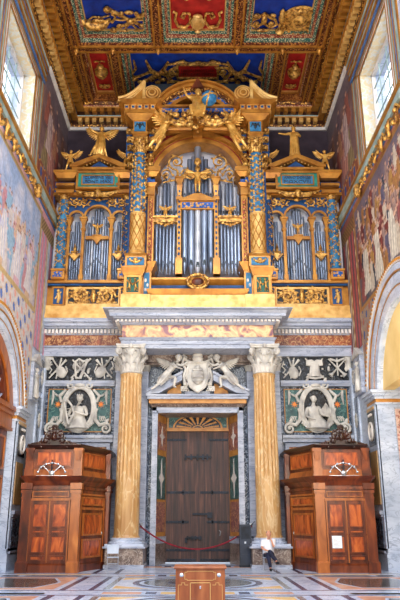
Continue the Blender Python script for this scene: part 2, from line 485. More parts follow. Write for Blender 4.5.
def capital(m, cx, cy, z0, z1, r, ab, ysc=1.0):
    """Corinthian capital"""
    h = z1-z0
    m.lathe([(r*.98, z0), (r*1.08, z0+.03*h), (r*.98, z0+.06*h), (r*.95, z0+.5*h), (r*1.15, z0+.86*h), (r*.9, z0+.88*h)], cx, cy, 20)
    for row, (zb, zt, out, n, off) in enumerate(((.05, .40, .32, 10, 0), (.10, .66, .42, 10, .5))):
        for i in range(n):
            a = 2*pi*(i+off)/n; d = Vector((cos(a), sin(a), 0))
            leaf(m, Vector((cx, cy, z0+zb*h))+d*r*.95, Vector((cx, cy, z0+zt*h))+d*r*1.02, r*.27, d*r*out)
    for a in (45, 135, 225, 315):
        d = Vector((cos(radians(a)), sin(radians(a)), 0)); sd = Vector((-d.y, d.x, 0))
        c = Vector((cx, cy, z0+.76*h))+d*(ab*1.22)
        pts = []
        for i in range(16):
            t = i/15; an = pi*.5+2*pi*1.4*t; rr = h*.13*(1-.75*t)
            pts.append(c+d*rr*cos(an)+Vector((0, 0, rr*sin(an)*1.1)))
        m.tube([Vector((cx, cy, z0+.45*h))+d*r*1.0, Vector((cx, cy, z0+.7*h))+d*r*1.15]+pts, [r*.08]*2+[r*.13]*16, 6)
        m.ell(c, (h*.09, h*.09, h*.09), seg=8, rings=5)
    for a in (0, 90, 180, 270):
        d = Vector((cos(radians(a)), sin(radians(a)), 0)); sd = Vector((-d.y, d.x, 0))
        for sg in (-1, 1):
            c = Vector((cx, cy, z0+.74*h))+d*ab*.86+sd*sg*r*.33
            m.tube([Vector((cx, cy, z0+.5*h))+d*r+sd*sg*r*.12, c-sd*sg*.0+Vector((0,0,h*.09)), c+sd*sg*h*.08, c-Vector((0,0,h*.06)), c-sd*sg*h*.04], [r*.05, r*.09, r*.08, r*.07, r*.05], 6)
        m.ell(Vector((cx, cy, z0+.93*h))+d*ab*.93, (r*.2, r*.2, h*.09), seg=8, rings=5)
    # abacus with concave sides
    poly = []
    for q in range(4):
        a = radians(45+90*q); b = radians(135+90*q)
        A = Vector((cos(a), sin(a)))*ab*1.36; B = Vector((cos(b), sin(b)))*ab*1.36
        nrm = Vector((cos((a+b)/2), sin((a+b)/2)))
        for i in range(6):
            t = i/6; p = A.lerp(B, t)-nrm*ab*.14*4*t*(1-t)*.9
            poly.append((cx+p.x, cy+p.y))
    m.prism(poly, z0+.88*h, z0+.94*h, 'z')
    m.prism([(cx+(p[0]-cx)*1.06, cy+(p[1]-cy)*1.06) for p in poly], z0+.94*h, z1, 'z')

# ---------------------------------------------------------------- painting (frescoes)
PAINT = paintmat('fresco_pigment')
def fresco(name, side, X, y0, y1, z0, z1, fn, step=.05, label=None, th=.03):
    """painted plaster on a side wall: a gridded panel whose pigment comes from fn(u, v, y, z)"""
    ny = int((y1-y0)/step); nz = int((z1-z0)/step)
    vs = []; fs = []; cols = []
    for j in range(nz+1):
        for i in range(ny+1):
            y = y0+(y1-y0)*i/ny; z = z0+(z1-z0)*j/nz
            vs.append((X-side*th, y, z)); cols.append(fn(i/ny, j/nz, y, z))
    for j in range(nz):
        for i in range(ny):
            a = j*(ny+1)+i; fs.append((a, a+1, a+ny+2, a+ny+1))
    n0 = len(vs)
    for y, z in ((y0, z0), (y1, z0), (y1, z1), (y0, z1)):
        vs.append((X, y, z)); cols.append((.5, .4, .3))
    A, B, D, E_ = 0, ny, nz*(ny+1)+ny, nz*(ny+1)
    fs += [(n0, n0+1, n0+2, n0+3), (A, B, n0+1, n0), (B, D, n0+2, n0+1), (D, E_, n0+3, n0+2), (E_, A, n0, n0+3)]
    return vs, fs, cols
def painted(name, parts, label, cat, side, kind=None, group=None):
    m = M(); cols = []
    for vs, fs, c in parts: m.add(vs, fs); cols += c
    at = base_of(m)
    me = m.mesh(name, False, at, False, [PAINT])
    ca = me.color_attributes.new('Col', 'FLOAT_COLOR', 'POINT')
    for i, c in enumerate(cols): ca.data[i].color = lin(c)
    ob = bpy.data.objects.new(name, me); COL.objects.link(ob); ob.location = at
    if label: ob['label'] = label; ob['category'] = cat
    if group: ob['group'] = group
    if kind: ob['kind'] = kind
    # face the room
    bm = bmesh.new(); bm.from_mesh(me); 
    bmesh.ops.recalc_face_normals(bm, faces=bm.faces); bm.to_mesh(me); bm.free()
    return ob
def mixc(a, b, t): return tuple(a[i]*(1-t)+b[i]*t for i in range(3))
def nz2(x, y, s=1, sd=0): return noise.noise(Vector((x*s+sd*7.3, y*s-sd*3.1, sd)))
class Scene2D:
    """composition of robed figures: each covers what was painted before it"""
    def __init__(s, bg): s.bg = bg; s.figs = []
    def fig(s, x, z, h, robe, robe2, skin_=(226,180,150), lean=0.0, arm=1):
        s.figs.append((x, z, h, robe, robe2, skin_, lean, arm)); return s
    def __call__(s, u, v, y, z):
        c = s.bg(u, v, y, z)
        for (fx, fz, h, rb, rb2, sk, lean, arm) in s.figs:
            t = (z-fz)/h
            if t < -.02 or t > 1.05: continue
            cx = fx+lean*h*t
            w = h*(.25-.13*max(0, t))*(1+.16*sin(t*9+fx*5))
            d = (y-cx)
            if t < .84 and abs(d) < w:
                f = .5+.5*sin(d/h*46+t*7+fx*9)
                c = mixc(rb, rb2, f*.8+.2*(d/w > .3))
                if .5 < t < .62 and d*arm > 0: c = mixc(c, rb2, .7)
            elif hypot(d, (z-(fz+h*.92))) < h*.075:
                c = mixc(sk, (110,70,56), .75 if z > fz+h*.94 else .1)
            elif .6 < t < .75 and 0 < d*arm < h*.36 and abs(t-.62-.25*abs(d)/h) < .04: c = sk
        return c
# ================================================================ SHELL
YB = 26.8; XW = 6.3
YU = 28.0   # the wall behind the organs stands further back than the marble storey
def fl(name, stops, rough=.26, scale=1.6, dist=.8):
    return pbr(name, stops, scale, rough=rough, detail=7, dist=dist, spec=.6)
F_WHITE = veined('floor_white_marble', (216,230,252), (188,204,234), (156,172,204), 1.3, .24, .03)
F_DARK = fl('floor_dark_slate', [(.3, (44,56,88)), (.7, (84,102,138))])
F_OCHRE = fl('floor_yellow_marble', [(.3, (222,176,110)), (.7, (244,212,150))])
F_RED = fl('floor_rosso_marble', [(.3, (206,146,120)), (.7, (232,190,166))])
F_GREEN = veined('floor_green_porphyry', (96,108,108), (52,62,66), (150,120,110), 3, .12, .05)
F_GREY = veined('floor_grey_marble', (140,152,160), (92,104,116), (190,190,184), 2.5, .12, .05)
m = M()
m.cur = 0; m.box(-8.2, 8.2, -8, 28.4, -.3, 0)
def fq(mi, x0, x1, y0, y1, lv=1):
    m.cur = mi; m.box(x0, x1, y0, y1, -.05, .0012*lv)
def fp(mi, poly, lv=1):
    m.cur = mi; m.prism(poly, -.05, .0012*lv, 'z')
def disc(cx, cy, r, n=40, asp=1.0): return [(cx+r*cos(2*pi*i/n), cy+r*asp*sin(2*pi*i/n)) for i in range(n)]
for k, y0 in enumerate((-3.6, 1.7, 7.0, 12.3, 17.4, 22.6)):
    y1 = y0+(3.7 if k < 5 else 2.5)
    # cross bands
    fq(1, -6.3, 6.3, y0-.22, y0-.10); fq(1, -6.3, 6.3, y1+.1, y1+.22)
    for sx in (-1, 1):
        for a, b, mi in ((2.5, 2.64, 1), (3.18, 3.34, 1)):
            fq(mi, min(sx*a, sx*b), max(sx*a, sx*b), y0-.1, y1+.1, 1)
        # side panel
        if k < 5:
            a, b = (3.5, 6.0)
            fq(3, min(sx*a, sx*b), max(sx*a, sx*b), y0+.05, y1-.05, 2)
            cx = sx*4.8; cy = (y0+y1)/2
            fp(0, [(cx-1.1, cy-.2), (cx-.75, y0+.4), (cx+.75, y0+.4), (cx+1.1, cy-.2), (cx+1.1, cy+.2), (cx+.75, y1-.4), (cx-.75, y1-.4), (cx-1.1, cy+.2)], 3)
            fp(4, [(cx-1.02, cy-.2), (cx-.7, y0+.5), (cx+.7, y0+.5), (cx+1.02, cy-.2), (cx+1.02, cy+.2), (cx+.7, y1-.5), (cx-.7, y1-.5), (cx-1.02, cy+.2)], 4)
        for t in (.12, .62):
            yy = y1+.32
            fq(2, min(sx*(3.5), sx*5.2), max(sx*3.5, sx*5.2), yy, yy+.3, 1)
            fq(1, min(sx*(5.4), sx*5.9), max(sx*5.4, sx*5.9), yy, yy+.3, 1)
    cy = (y0+y1)/2
    if k < 5:
        fq(5, -2.3, 2.3, y0+.05, y1-.05, 1)
        fq(0, -2.15, 2.15, y0+.2, y1-.2, 2)
        fp(2, [(-2.1, y0+.25), (-1.2, y0+.25), (-2.1, y0+1.0)], 3); fp(2, [(2.1, y0+.25), (1.2, y0+.25), (2.1, y0+1.0)], 3)
        fp(2, [(-2.1, y1-.25), (-1.2, y1-.25), (-2.1, y1-1.0)], 3); fp(2, [(2.1, y1-.25), (1.2, y1-.25), (2.1, y1-1.0)], 3)
        fp(1, disc(0, cy, 1.74), 4); fp(0, disc(0, cy, 1.56), 5); fp(5, disc(0, cy, 1.45), 6); fp(1, disc(0, cy, .8), 7); fp(4, disc(0, cy, .7), 8)
    for i, (a, b, mi) in enumerate(((-2.2, -1.3, 3), (-1.2, -.95, 1), (-.85, -.3, 2), (-.2, .2, 1), (.3, .85, 2), (.95, 1.2, 1), (1.3, 2.2, 3))):
        fq(mi, a, b, y1+.38, y1+.85, 1)
fq(2, -5.6, -3.3, 22.0, 22.25, 2); fq(2, 3.3, 5.6, 22.0, 22.25, 2)
fq(1, -2.2, 2.2, 26.0, 26.3, 2); fq(3, -2.0, 2.0, 25.1, 25.5, 2)
struct('floor', m, [F_WHITE, F_DARK, F_OCHRE, F_RED, F_GREEN, F_GREY])

# ---- back wall (with the door opening)
DW = 1.27; DY = 27.5; DZ = zz(430, DY)
m = M()
m.box(-8.2, -DW-.2, YB, 29.0, 0, 9.4); m.box(DW+.2, 8.2, YB, 29.0, 0, 9.4)
m.box(-DW-.2, DW+.2, YB, 29.0, zz(413, 26.8), 9.4)
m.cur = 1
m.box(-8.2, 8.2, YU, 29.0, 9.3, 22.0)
struct('wall_back', m, [GREYM, MAUVEWALL])

# ---- side walls with arch and window openings
WY0, WY1, WZ0, WZ1 = 18.0, 21.8, 14.3, 18.05
def side_wall(sx, yc, zc, R, zcap, yj):
    m = M(); x0, x1 = sx*XW, sx*(XW+1.0)
    def q(ya, yb, za, zb): m.box(min(x0, x1), max(x0, x1), ya, yb, za, zb)
    yn = 2*yc-yj
    q(yj, 29.0, 0, 21.6)
    for (o, near) in ((0, 9.0),):
        q(near, yn, 0, 21.6)
    n = 28
    for i in range(n):
        ya = yn+(yj-yn)*i/n; yb = yn+(yj-yn)*(i+1)/n
        def az(y):
            d = R*R-(y-yc)**2
            return max(zcap, zc+sqrt(d)) if d > 0 else zcap
        m.prism([(ya, az(ya)), (yb, az(yb)), (yb, WZ0), (ya, WZ0)], x0, x1, 'x')
    q(yn, WY0, WZ0, 21.6); q(WY1, yj, WZ0, 21.6); q(WY0, WY1, WZ1, 21.6)
    return m
AR = {-1: dict(yc=20.4, zc=4.55, R=2.92, zcap=5.35, yj=23.15), 1: dict(yc=20.15, zc=5.3, R=3.0, zcap=5.95, yj=23.3)}
for sx, nm in ((-1, 'wall_left'), (1, 'wall_right')):
    a = AR[sx]
    struct(nm, side_wall(sx, a['yc'], a['zc'], a['R'], a['zcap'], a['yj']), BLUEGREY)

# archivolts: beaded outer ring and stepped inner rings
for sx in (-1, 1):
    a = AR[sx]; r0 = a['R']; r1 = (3.66 if sx < 0 else 4.2)
    t = thing('trim_%d' % (1 if sx < 0 else 2), (sx*XW, a['yc'], a['zcap']), None, None, kind='structure')
    lo = degrees0 = math.degrees(math.asin(max(0, (a['zcap']-a['zc'])/r1)))
    def R2(ra, rb, xa, xb, mat, nm):
        mm = M(); l = math.degrees(math.asin((a['zcap']-a['zc'])/ra))
        mm.ring(a['yc'], a['zc'], ra, rb, sx*xa, sx*xb, l, 180-l, 36, 'x'); put(nm, mm, mat, t)
    w = r1-r0
    R2(r0-.03, r0+w*.28, XW+.06, XW+.3, BLUEGREY, 'inner_band')
    R2(r0+w*.29, r0+w*.32, XW-.02, XW+.3, GOLD, 'gold_fillet')
    R2(r0+w*.34, r0+w*.62, XW-.04, XW+.3, BLUEGREY, 'middle_band')
    R2(r0+w*.65, r0+w*.68, XW-.08, XW+.2, GOLD, 'gold_fillet')
    R2(r0+w*.68, r0+w*.86, XW-.06, XW+.2, BLUEGREY, 'outer_band')
    R2(r1-w*.11, r1, XW-.09, XW+.1, LIME, 'bead_band')
    mm = M(); n = 64
    for i in range(n):
        an = radians(14+(166-14)*i/(n-1)); rr = r1-w*.055
        mm.ell((sx*(XW-.1), a['yc']+rr*cos(an), a['zc']+rr*sin(an)), (.04, .055, .055), seg=6, rings=4)
    put('bead', mm, GOLD, t, True)
    # capital course of the arch pier and its jamb
    t2 = thing('trim_%d' % (3 if sx < 0 else 4), (sx*XW, a['yj'], 0), None, None, kind='structure')
    mm = M(); zc_ = a['zcap']; yj = a['yj']; ye = yj+1.25
    for (za, zb, d) in ((zc_-.5, zc_-.42, .05), (zc_-.3, zc_-.2, .08), (zc_-.2, zc_-.1, .16), (zc_-.1, zc_, .24)):
        mm.box(min(sx*(XW-d), sx*(XW+1.6)), max(sx*(XW-d), sx*(XW+1.6)), yj-d, ye, za, zb)
    put('capital_course', mm, BLUEGREY, t2)
    mm = M(); mm.box(min(sx*(XW-.03), sx*(XW+1.6)), max(sx*(XW-.03), sx*(XW+1.6)), yj-.03, ye, zc_-.42, zc_-.3)
    put('yellow_frieze', mm, OCHRE, t2)
    mm = M(); mm.box(min(sx*(XW-.1), sx*(XW+1.6)), max(sx*(XW-.1), sx*(XW+1.6)), yj-.1, ye+.0, 0, .55)
    mm.box(min(sx*(XW-.05), sx*(XW+1.6)), max(sx*(XW-.05), sx*(XW+1.6)), yj-.05, ye, .55, .7)
    put('plinth', mm, BLUEGREY, t2)
    mm = M(); mm.box(min(sx*(XW+.0), sx*(XW+1.6)), max(sx*(XW+.0), sx*(XW+1.6)), yj-.02, yj+.3, .5, zc_-.45)
    put('jamb', mm, BLUEGREY, t2)
# painted strips on the right jamb, yellow strips on the left one
a = AR[1]
mm = M(); mm.frame(XW+.58, XW+.98, 1.3, 5.35, .03, a['yj']-.05, a['yj']+.02)
j = thing('jamb_panel', (XW+.55, a['yj'], 1.3), 'tall narrow jamb panel of pink grotesque ornament beside right arch', 'panel')
put('gold_border', mm, GREYM, j)
mm = M(); mm.box(XW+.61, XW+.95, a['yj']-.035, a['yj']+.01, 1.35, 5.3); put('panel', mm, pbr('pink_grotesque', [(.42, (204,170,158)), (.5, (222,196,182)), (.6, (184,130,122))], 7, rough=.5, detail=3), j)
mm = M()
for i in range(13):
    z = 1.55+i*.29
    mm.tube([(XW+.78+.1*sin(q*1.3+i), a['yj']-.045, z+.04*q) for q in range(-3, 4)], .018, 5)
    mm.ell((XW+.78, a['yj']-.04, z+.14), (.05, .02, .07), seg=6, rings=4)
put('grotesque_ornament', mm, PURPLE, j, True)

# right aisle wall seen through the arch; left wooden lunette and doors in the arch
m = M(); m.box(8.15, 8.3, 12, 27, 0, 12); struct('wall_right_aisle', m, CREAM)
a = AR[1]
m = M(); m.prism([(a['yc']+3.02*cos(radians(q)), a['zc']+3.02*sin(radians(q))) for q in range(12, 169, 4)], XW+.2, XW+.6, 'x'); struct('wall_right_lunette', m, CREAM)
a = AR[-1]
t = thing('arch_doorcase', (-6.6, a['yc'], 0), 'tall walnut doorcase with glazed fanlight filling the left arch', 'doorcase')
m = M(); l = 16
m.ring(a['yc'], a['zc'], 2.45, 2.9, -6.45, -6.75, l, 180-l, 30, 'x'); put('arched_frame', m, WOOD_L, t)
m = M(); m.ring(a['yc'], a['zc'], 2.2, 2.45, -6.52, -6.75, l, 180-l, 30, 'x'); put('inner_frame', m, WOOD, t)
GLASS = pbr('old_window_glass', [(.3, (60,64,84)), (.7, (120,124,146))], 2, rough=.1, spec=.8)
m = M(); m.prism([(a['yc']+2.3*cos(pi*i/24), a['zc']+2.3*sin(pi*i/24)) for i in range(25)], -6.68, -6.7, 'x'); put('fanlight_glass', m, GLASS, t)
m = M()
for i in range(1, 12):
    an = pi*i/12; m.tube([(-6.64, a['yc']+.5*cos(an), a['zc']+.5*sin(an)), (-6.64, a['yc']+2.25*cos(an), a['zc']+2.25*sin(an))], .035, 5)
for r in (.5, 1.35): m.ring(a['yc'], a['zc'], r, r+.06, -6.62, -6.68, 8, 172, 24, 'x')
put('glazing_bar', m, BLUEGREY, t)
m = M(); m.box(-6.8, -6.35, 17.7, 23.1, 5.0, 5.15); m.box(-6.8, -6.42, 17.7, 23.1, 4.6, 5.0); m.box(-6.8, -6.38, 17.7, 23.1, 4.5, 4.6)
m.box(-6.8, -6.28, 17.7, 23.1, 5.15, 5.3); put('transom', m, WOOD_L, t)
for i, (ya, yb) in enumerate(((17.8, 20.4), (20.45, 23.05))):
    m = M(); m.box(-6.75, -6.55, ya, yb, .1, 4.5)
    d = put('door_leaf', m, WOOD, t)
    m = M()
    for za, zb in ((.4, 1.4), (1.6, 3.0), (3.2, 4.3)):
        for yq in (ya+.2, ya+1.4): m.frame(yq, yq+1.0, za, zb, .07, -6.5, -6.56, 'x'); 
    put('panel_moulding', m, WOOD_L, d)

# ---- windows
PANEM, nt, b = newmat('window_glass'); b.inputs['Transmission Weight'].default_value = 1; b.inputs['Roughness'].default_value = .0
b.inputs['Base Color'].default_value = (.97, .98, 1, 1); b.inputs['IOR'].default_value = 1.02
REV = pbr('ochre_stucco_reveal', [(.44, (222,204,166)), (.52, (216,220,222)), (.58, (228,212,178))], 3.5, rough=.7, detail=3)
TEAL = pbr('teal_grey_moulding', [(.3, (128,152,146)), (.7, (172,192,190))], 2, rough=.6)
BLUEL = pbr('blue_moulding', [(.3, (60,96,150)), (.7, (88,128,184))], 2, rough=.6)
for sx in (-1, 1):
    t = thing('window_%d' % (1 if sx < 0 else 2), (sx*XW, 19.9, WZ0), None, None, kind='structure')
    xg = XW+.5
    def bx(mm, xa, xb, ya, yb, za, zb): mm.box(min(sx*xa, sx*xb), max(sx*xa, sx*xb), ya, yb, za, zb)
    mm = M(); bx(mm, XW+.02, XW+.62, WY0-.05, WY0+.04, WZ0, WZ1); bx(mm, XW+.02, XW+.62, WY1-.04, WY1+.05, WZ0, WZ1)
    bx(mm, XW+.02, XW+.62, WY0, WY1, WZ1-.05, WZ1+.04); bx(mm, XW+.02, XW+.62, WY0, WY1, WZ0-.04, WZ0+.5)
    put('reveal', mm, REV, t)
    for w0, w1, xo, mt in ((0, .07, .04, GOLD), (.07, .22, .03, LIME), (.22, .27, .05, GOLD), (.27, .46, .035, TEAL), (.46, .51, .055, GOLD), (.51, .66, .03, BLUEL), (.66, .72, .05, GOLD), (.72, .98, .035, TEAL), (.98, 1.08, .05, GOLD)):
        mm = M(); X0, X1 = sx*(XW-xo), sx*(XW+.05)
        za, zb = WZ0-w1*.25, min(WZ1+w1*.5, 18.45)
        for p in (((WY1+w0, za), (WY1+w1, za), (WY1+w1, zb), (WY1+w0, zb)), ((WY0-w1, za), (WY0-w0, za), (WY0-w0, zb), (WY0-w1, zb)),
                  ((WY0-w1, WZ1+w0*.5), (WY1+w1, WZ1+w0*.5), (WY1+w1, WZ1+w1*.5), (WY0-w1, WZ1+w1*.5))):
            mm.prism(list(p), X0, X1, 'x')
        put('frame_moulding', mm, mt, t)
    mm = M(); bx(mm, xg, xg+.02, WY0+.15, WY1-.15, WZ0+.4, WZ1-.15); put('pane', mm, PANEM, t)
    mm = M()
    bx(mm, xg-.06, xg+.06, WY0, WY0+.16, WZ0+.3, WZ1); bx(mm, xg-.06, xg+.06, WY1-.16, WY1, WZ0+.3, WZ1)
    bx(mm, xg-.06, xg+.06, WY0, WY1, WZ1-.16, WZ1); put('casement', mm, LIME, t)
    mm = M()
    for i in range(1, 4): bx(mm, xg-.02, xg+.03, WY0+(WY1-WY0)*i/4-.01, WY0+(WY1-WY0)*i/4+.01, WZ0+.4, WZ1-.1)
    for i in range(1, 5): bx(mm, xg-.02, xg+.03, WY0, WY1, WZ0+.4+i*.66-.01, WZ0+.4+i*.66+.01)
    put('muntin', mm, TEAL, t)
    # dark iron scrolls standing on the sill
    g = thing('sill_grille', (sx*(XW+.2), 19.9, WZ0+.02), 'black iron scroll cresting along the sill of %s window' % ('left' if sx < 0 else 'right'), 'grille')
    mm = M()
    for i in range(9):
        y = WY0+.3+i*.4
        pts = []
        for k in range(14):
            q = k/13; an = -pi/2+q*4.4; r = .13*(1-q*.5)
            pts.append((sx*(XW+.2), y+r*cos(an)*(1 if i % 2 else -1), WZ0+.62+r*sin(an)))
        mm.tube([(sx*(XW+.2), y, WZ0+.45)]+pts, .035, 5)
        mm.ell((sx*(XW+.2), y+.18, WZ0+.5), (.04, .09, .05), seg=6, rings=4)
        mm.tube([(sx*(XW+.2), y, WZ0+.1), (sx*(XW+.2), y, WZ0+.5)], .012, 5)
    mm.box(min(sx*(XW+.17), sx*(XW+.23)), max(sx*(XW+.17), sx*(XW+.23)), WY0+.1, WY1-.1, WZ0+.42, WZ0+.46)
    put('ironwork', mm, IRON, g)

# ---- string course (rail) under windows, with gilded volutes
for sx in (-1, 1):
    t = thing('trim_%d' % (5 if sx < 0 else 6), (sx*XW, 20, 13.75), None, None, kind='structure')
    for za, zb, d, mt in ((13.72, 13.82, .10, GOLD), (13.82, 14.08, .18, TEAL), (14.08, 14.16, .26, GOLD), (13.6, 13.72, .05, BLUEL)):
        mm = M(); mm.box(min(sx*(XW-d), sx*XW), max(sx*(XW-d), sx*XW), 9, YU-.02, za, zb); put('moulding', mm, mt, t)
    o = thing('stucco_garland', (sx*XW, 20, 13.3), 'gilded stucco scroll garland under the sill of %s window' % ('left' if sx < 0 else 'right'), 'garland')
    mm = M()
    for i in range(6):
        yy = 17.3+i*.9
        pts = [(sx*(XW-.16-.05*sin(q*.8)), yy+.085*q, 13.55+.20*sin(q*.62+i)) for q in range(11)]
        mm.tube(pts, [.03+.035*sin(q*.3) for q in range(11)], 7)
        mm.ell((sx*(XW-.22), yy+.3, 13.62), (.07, .12, .09), seg=8, rings=5)
        mm.ell((sx*(XW-.2), yy+.65, 13.42), (.06, .09, .1), seg=8, rings=5)
    mm.ell((sx*(XW-.2), 22.75, 13.55), (.16, .2, .3), seg=8, rings=6)
    put('scrollwork', mm, GOLD_ORN, o, True)

# ---- frescoes
def pal(sx, l, r): return l if sx < 0 else r  # mural colours per side; the left ones are paled with painted-in glare
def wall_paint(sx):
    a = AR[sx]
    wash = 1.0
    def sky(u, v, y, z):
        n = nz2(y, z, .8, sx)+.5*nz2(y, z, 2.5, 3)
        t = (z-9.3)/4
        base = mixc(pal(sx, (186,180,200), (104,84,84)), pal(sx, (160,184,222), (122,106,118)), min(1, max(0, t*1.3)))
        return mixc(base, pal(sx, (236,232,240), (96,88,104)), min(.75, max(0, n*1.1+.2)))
    sc = Scene2D(sky)
    rn = random.Random(3+sx)
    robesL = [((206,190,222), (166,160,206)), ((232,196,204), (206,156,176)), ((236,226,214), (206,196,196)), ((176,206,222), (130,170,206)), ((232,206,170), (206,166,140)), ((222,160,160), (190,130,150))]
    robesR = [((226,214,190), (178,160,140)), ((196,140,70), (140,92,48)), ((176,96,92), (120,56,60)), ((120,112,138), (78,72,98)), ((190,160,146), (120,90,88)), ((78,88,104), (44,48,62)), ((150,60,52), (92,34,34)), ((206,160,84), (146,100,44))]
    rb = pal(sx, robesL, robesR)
    for row in (range(4) if sx < 0 else (5, 4, 0, 1, 2, 3)):
        for i in range(20):
            r1, r2 = rn.choice(rb)
            x = 15+i*.47+rn.uniform(-.2, .2)
            if x > 24.0: continue
            h = [1.1, 1.25, 1.4, 1.15, 1.1, 1.0][row]*rn.uniform(.85, 1.15)
            sc.fig(x, 9.45+[1.35, .95, .4, -.1, 1.95, 2.5][row]+rn.uniform(-.1, .2), h, r1, r2, pal(sx, (232,200,190), (214,168,140)), rn.uniform(-.12, .12), rn.choice((-1, 1)))
    for x in (19.6, 21.4, 23.0):
        sc.fig(x, 9.6, 1.9, *(pal(sx, ((244,236,226), (206,206,226)), ((240,232,212), (186,176,160)))), arm=-1)
    def fn(u, v, y, z):
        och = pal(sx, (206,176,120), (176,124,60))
        if z > 9.3:
            if y < 24.15 and z < 13.25: return sc(u, v, y, z)
            if y < 24.32 and z < 13.45: return mixc(och, (120,80,40), .35 if (abs(y-24.24) < .03 or abs(z-13.35) < .03) else 0)
            if y < 24.32:     # pink marbling under the rail
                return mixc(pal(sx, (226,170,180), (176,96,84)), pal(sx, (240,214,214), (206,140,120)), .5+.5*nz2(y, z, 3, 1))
        if y > 24.32:
            k = y-24.32
            if z > 12.7:
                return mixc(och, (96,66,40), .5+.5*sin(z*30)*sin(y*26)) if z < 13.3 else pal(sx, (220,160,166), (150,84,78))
            for p0 in (.22, .72, 1.78):
                if p0 < k < p0+.34:
                    s = abs((k-p0)/.34-.5)*2
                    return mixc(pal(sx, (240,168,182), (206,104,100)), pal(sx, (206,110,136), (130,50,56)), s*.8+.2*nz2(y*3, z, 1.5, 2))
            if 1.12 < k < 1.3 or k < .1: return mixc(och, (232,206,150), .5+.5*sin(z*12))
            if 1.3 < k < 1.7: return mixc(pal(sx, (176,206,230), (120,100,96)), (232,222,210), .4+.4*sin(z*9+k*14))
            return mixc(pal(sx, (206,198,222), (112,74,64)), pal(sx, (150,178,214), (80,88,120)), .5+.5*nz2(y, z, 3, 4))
        # spandrel zone: ornament of blue ovals on pale ground
        if z > 9.14: return och
        r = hypot(y-a['yc'], z-a['zc'])
        q = sin(y*6.2)*sin(z*6.2+y*2)
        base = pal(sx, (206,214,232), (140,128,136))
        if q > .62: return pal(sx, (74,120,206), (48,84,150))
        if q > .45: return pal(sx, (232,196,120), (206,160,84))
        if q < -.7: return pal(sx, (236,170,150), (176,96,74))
        return mixc(base, pal(sx, (232,214,196), (176,150,120)), .5+.6*nz2(y, z, 2.2, 9))
    return fn
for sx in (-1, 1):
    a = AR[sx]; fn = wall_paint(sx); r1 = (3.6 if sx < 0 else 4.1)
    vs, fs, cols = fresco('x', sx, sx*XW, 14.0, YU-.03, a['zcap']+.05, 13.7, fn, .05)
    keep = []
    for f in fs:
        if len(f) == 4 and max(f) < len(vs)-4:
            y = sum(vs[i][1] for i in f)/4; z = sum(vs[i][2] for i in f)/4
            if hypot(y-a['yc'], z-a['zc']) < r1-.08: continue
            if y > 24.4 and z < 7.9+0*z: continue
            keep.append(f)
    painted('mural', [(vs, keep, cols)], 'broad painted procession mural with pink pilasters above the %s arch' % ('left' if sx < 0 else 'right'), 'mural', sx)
    def sky2(u, v, y, z, sx=sx):
        n = nz2(y, z, 1.4, 5+sx)
        c = mixc((110,84,84), (150,116,112), min(1, max(0, .5+n)))
        if z > 18.6: c = mixc(c, (104,106,126), .5)
        if z < 15.3:
            q = sin(y*7.4)*sin(z*5.4)
            c = (44,84,168) if q > .35 else ((214,160,70) if q > .05 else (150,80,60))
        return c
    s2 = Scene2D(sky2)
    for (x, z, h, r1_, r2_, ln) in ((23.8, 17.2, 1.7, (196,116,90), (120,62,60), .1), (25.6, 17.4, 1.6, (136,110,120), (74,56,72), -.1), (26.9, 17.0, 1.6, (170,120,90), (100,60,50), .05), (24.9, 15.5, 2.5, (216,160,140), (144,84,84), 0), (23.9, 15.3, 2.0, (176,160,112), (108,86,60), .12),
                                    (26.2, 15.4, 2.1, (176,92,72), (104,50,50), -.1), (27.3, 15.3, 1.9, (120,110,150), (70,60,90), 0), (24.4, 16.2, 2.2, (232,212,200), (150,120,126), .05), (25.5, 16.6, 1.5, (206,150,110), (130,80,60), .1)):
        s2.fig(x, z, h, r1_, r2_, lean=ln)
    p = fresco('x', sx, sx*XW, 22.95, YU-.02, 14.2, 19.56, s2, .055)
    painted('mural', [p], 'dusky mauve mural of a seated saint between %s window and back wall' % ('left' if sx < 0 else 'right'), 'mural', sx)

# ---- ceiling
ZC = 20.54
t = thing('ceiling', (0, 20, ZC), None, None, kind='structure')
m = M(); m.box(-7.3, 7.3, 8, 29.0, 21.5, 21.8); put('slab', m, CEIL_GOLD, t)
xs_row = {'b': [(-5.0, -3.78, CRED), (-3.4, 3.4, CBLUE), (3.78, 5.0, CRED)],
          'f': [(-5.0, -1.83, CBLUE), (-1.51, 1.51, CRED), (1.83, 5.0, CBLUE)]}
rows = [(23.5, 27.15, 'b'), (19.15, 23.15, 'f'), (14.9, 18.8, 'b'), (10.5, 14.5, 'f')]
def ribbox(x0, x1, y0, y1):
    mm = M(); mm.box(x0, x1, y0, y1, ZC, 21.5); put('rib', mm, CEIL_PAT, t)
    mm = M()
    if x1-x0 > y1-y0:
        mm.box(x0, x1, y0-.02, y0+.05, ZC-.06, ZC+.05); mm.box(x0, x1, y1-.05, y1+.02, ZC-.06, ZC+.05)
    else:
        mm.box(x0-.02, x0+.05, y0, y1, ZC-.06, ZC+.05); mm.box(x1-.05, x1+.02, y0, y1, ZC-.06, ZC+.05)
    put('rib_fillet', mm, GOLD, t)
prev = 27.5
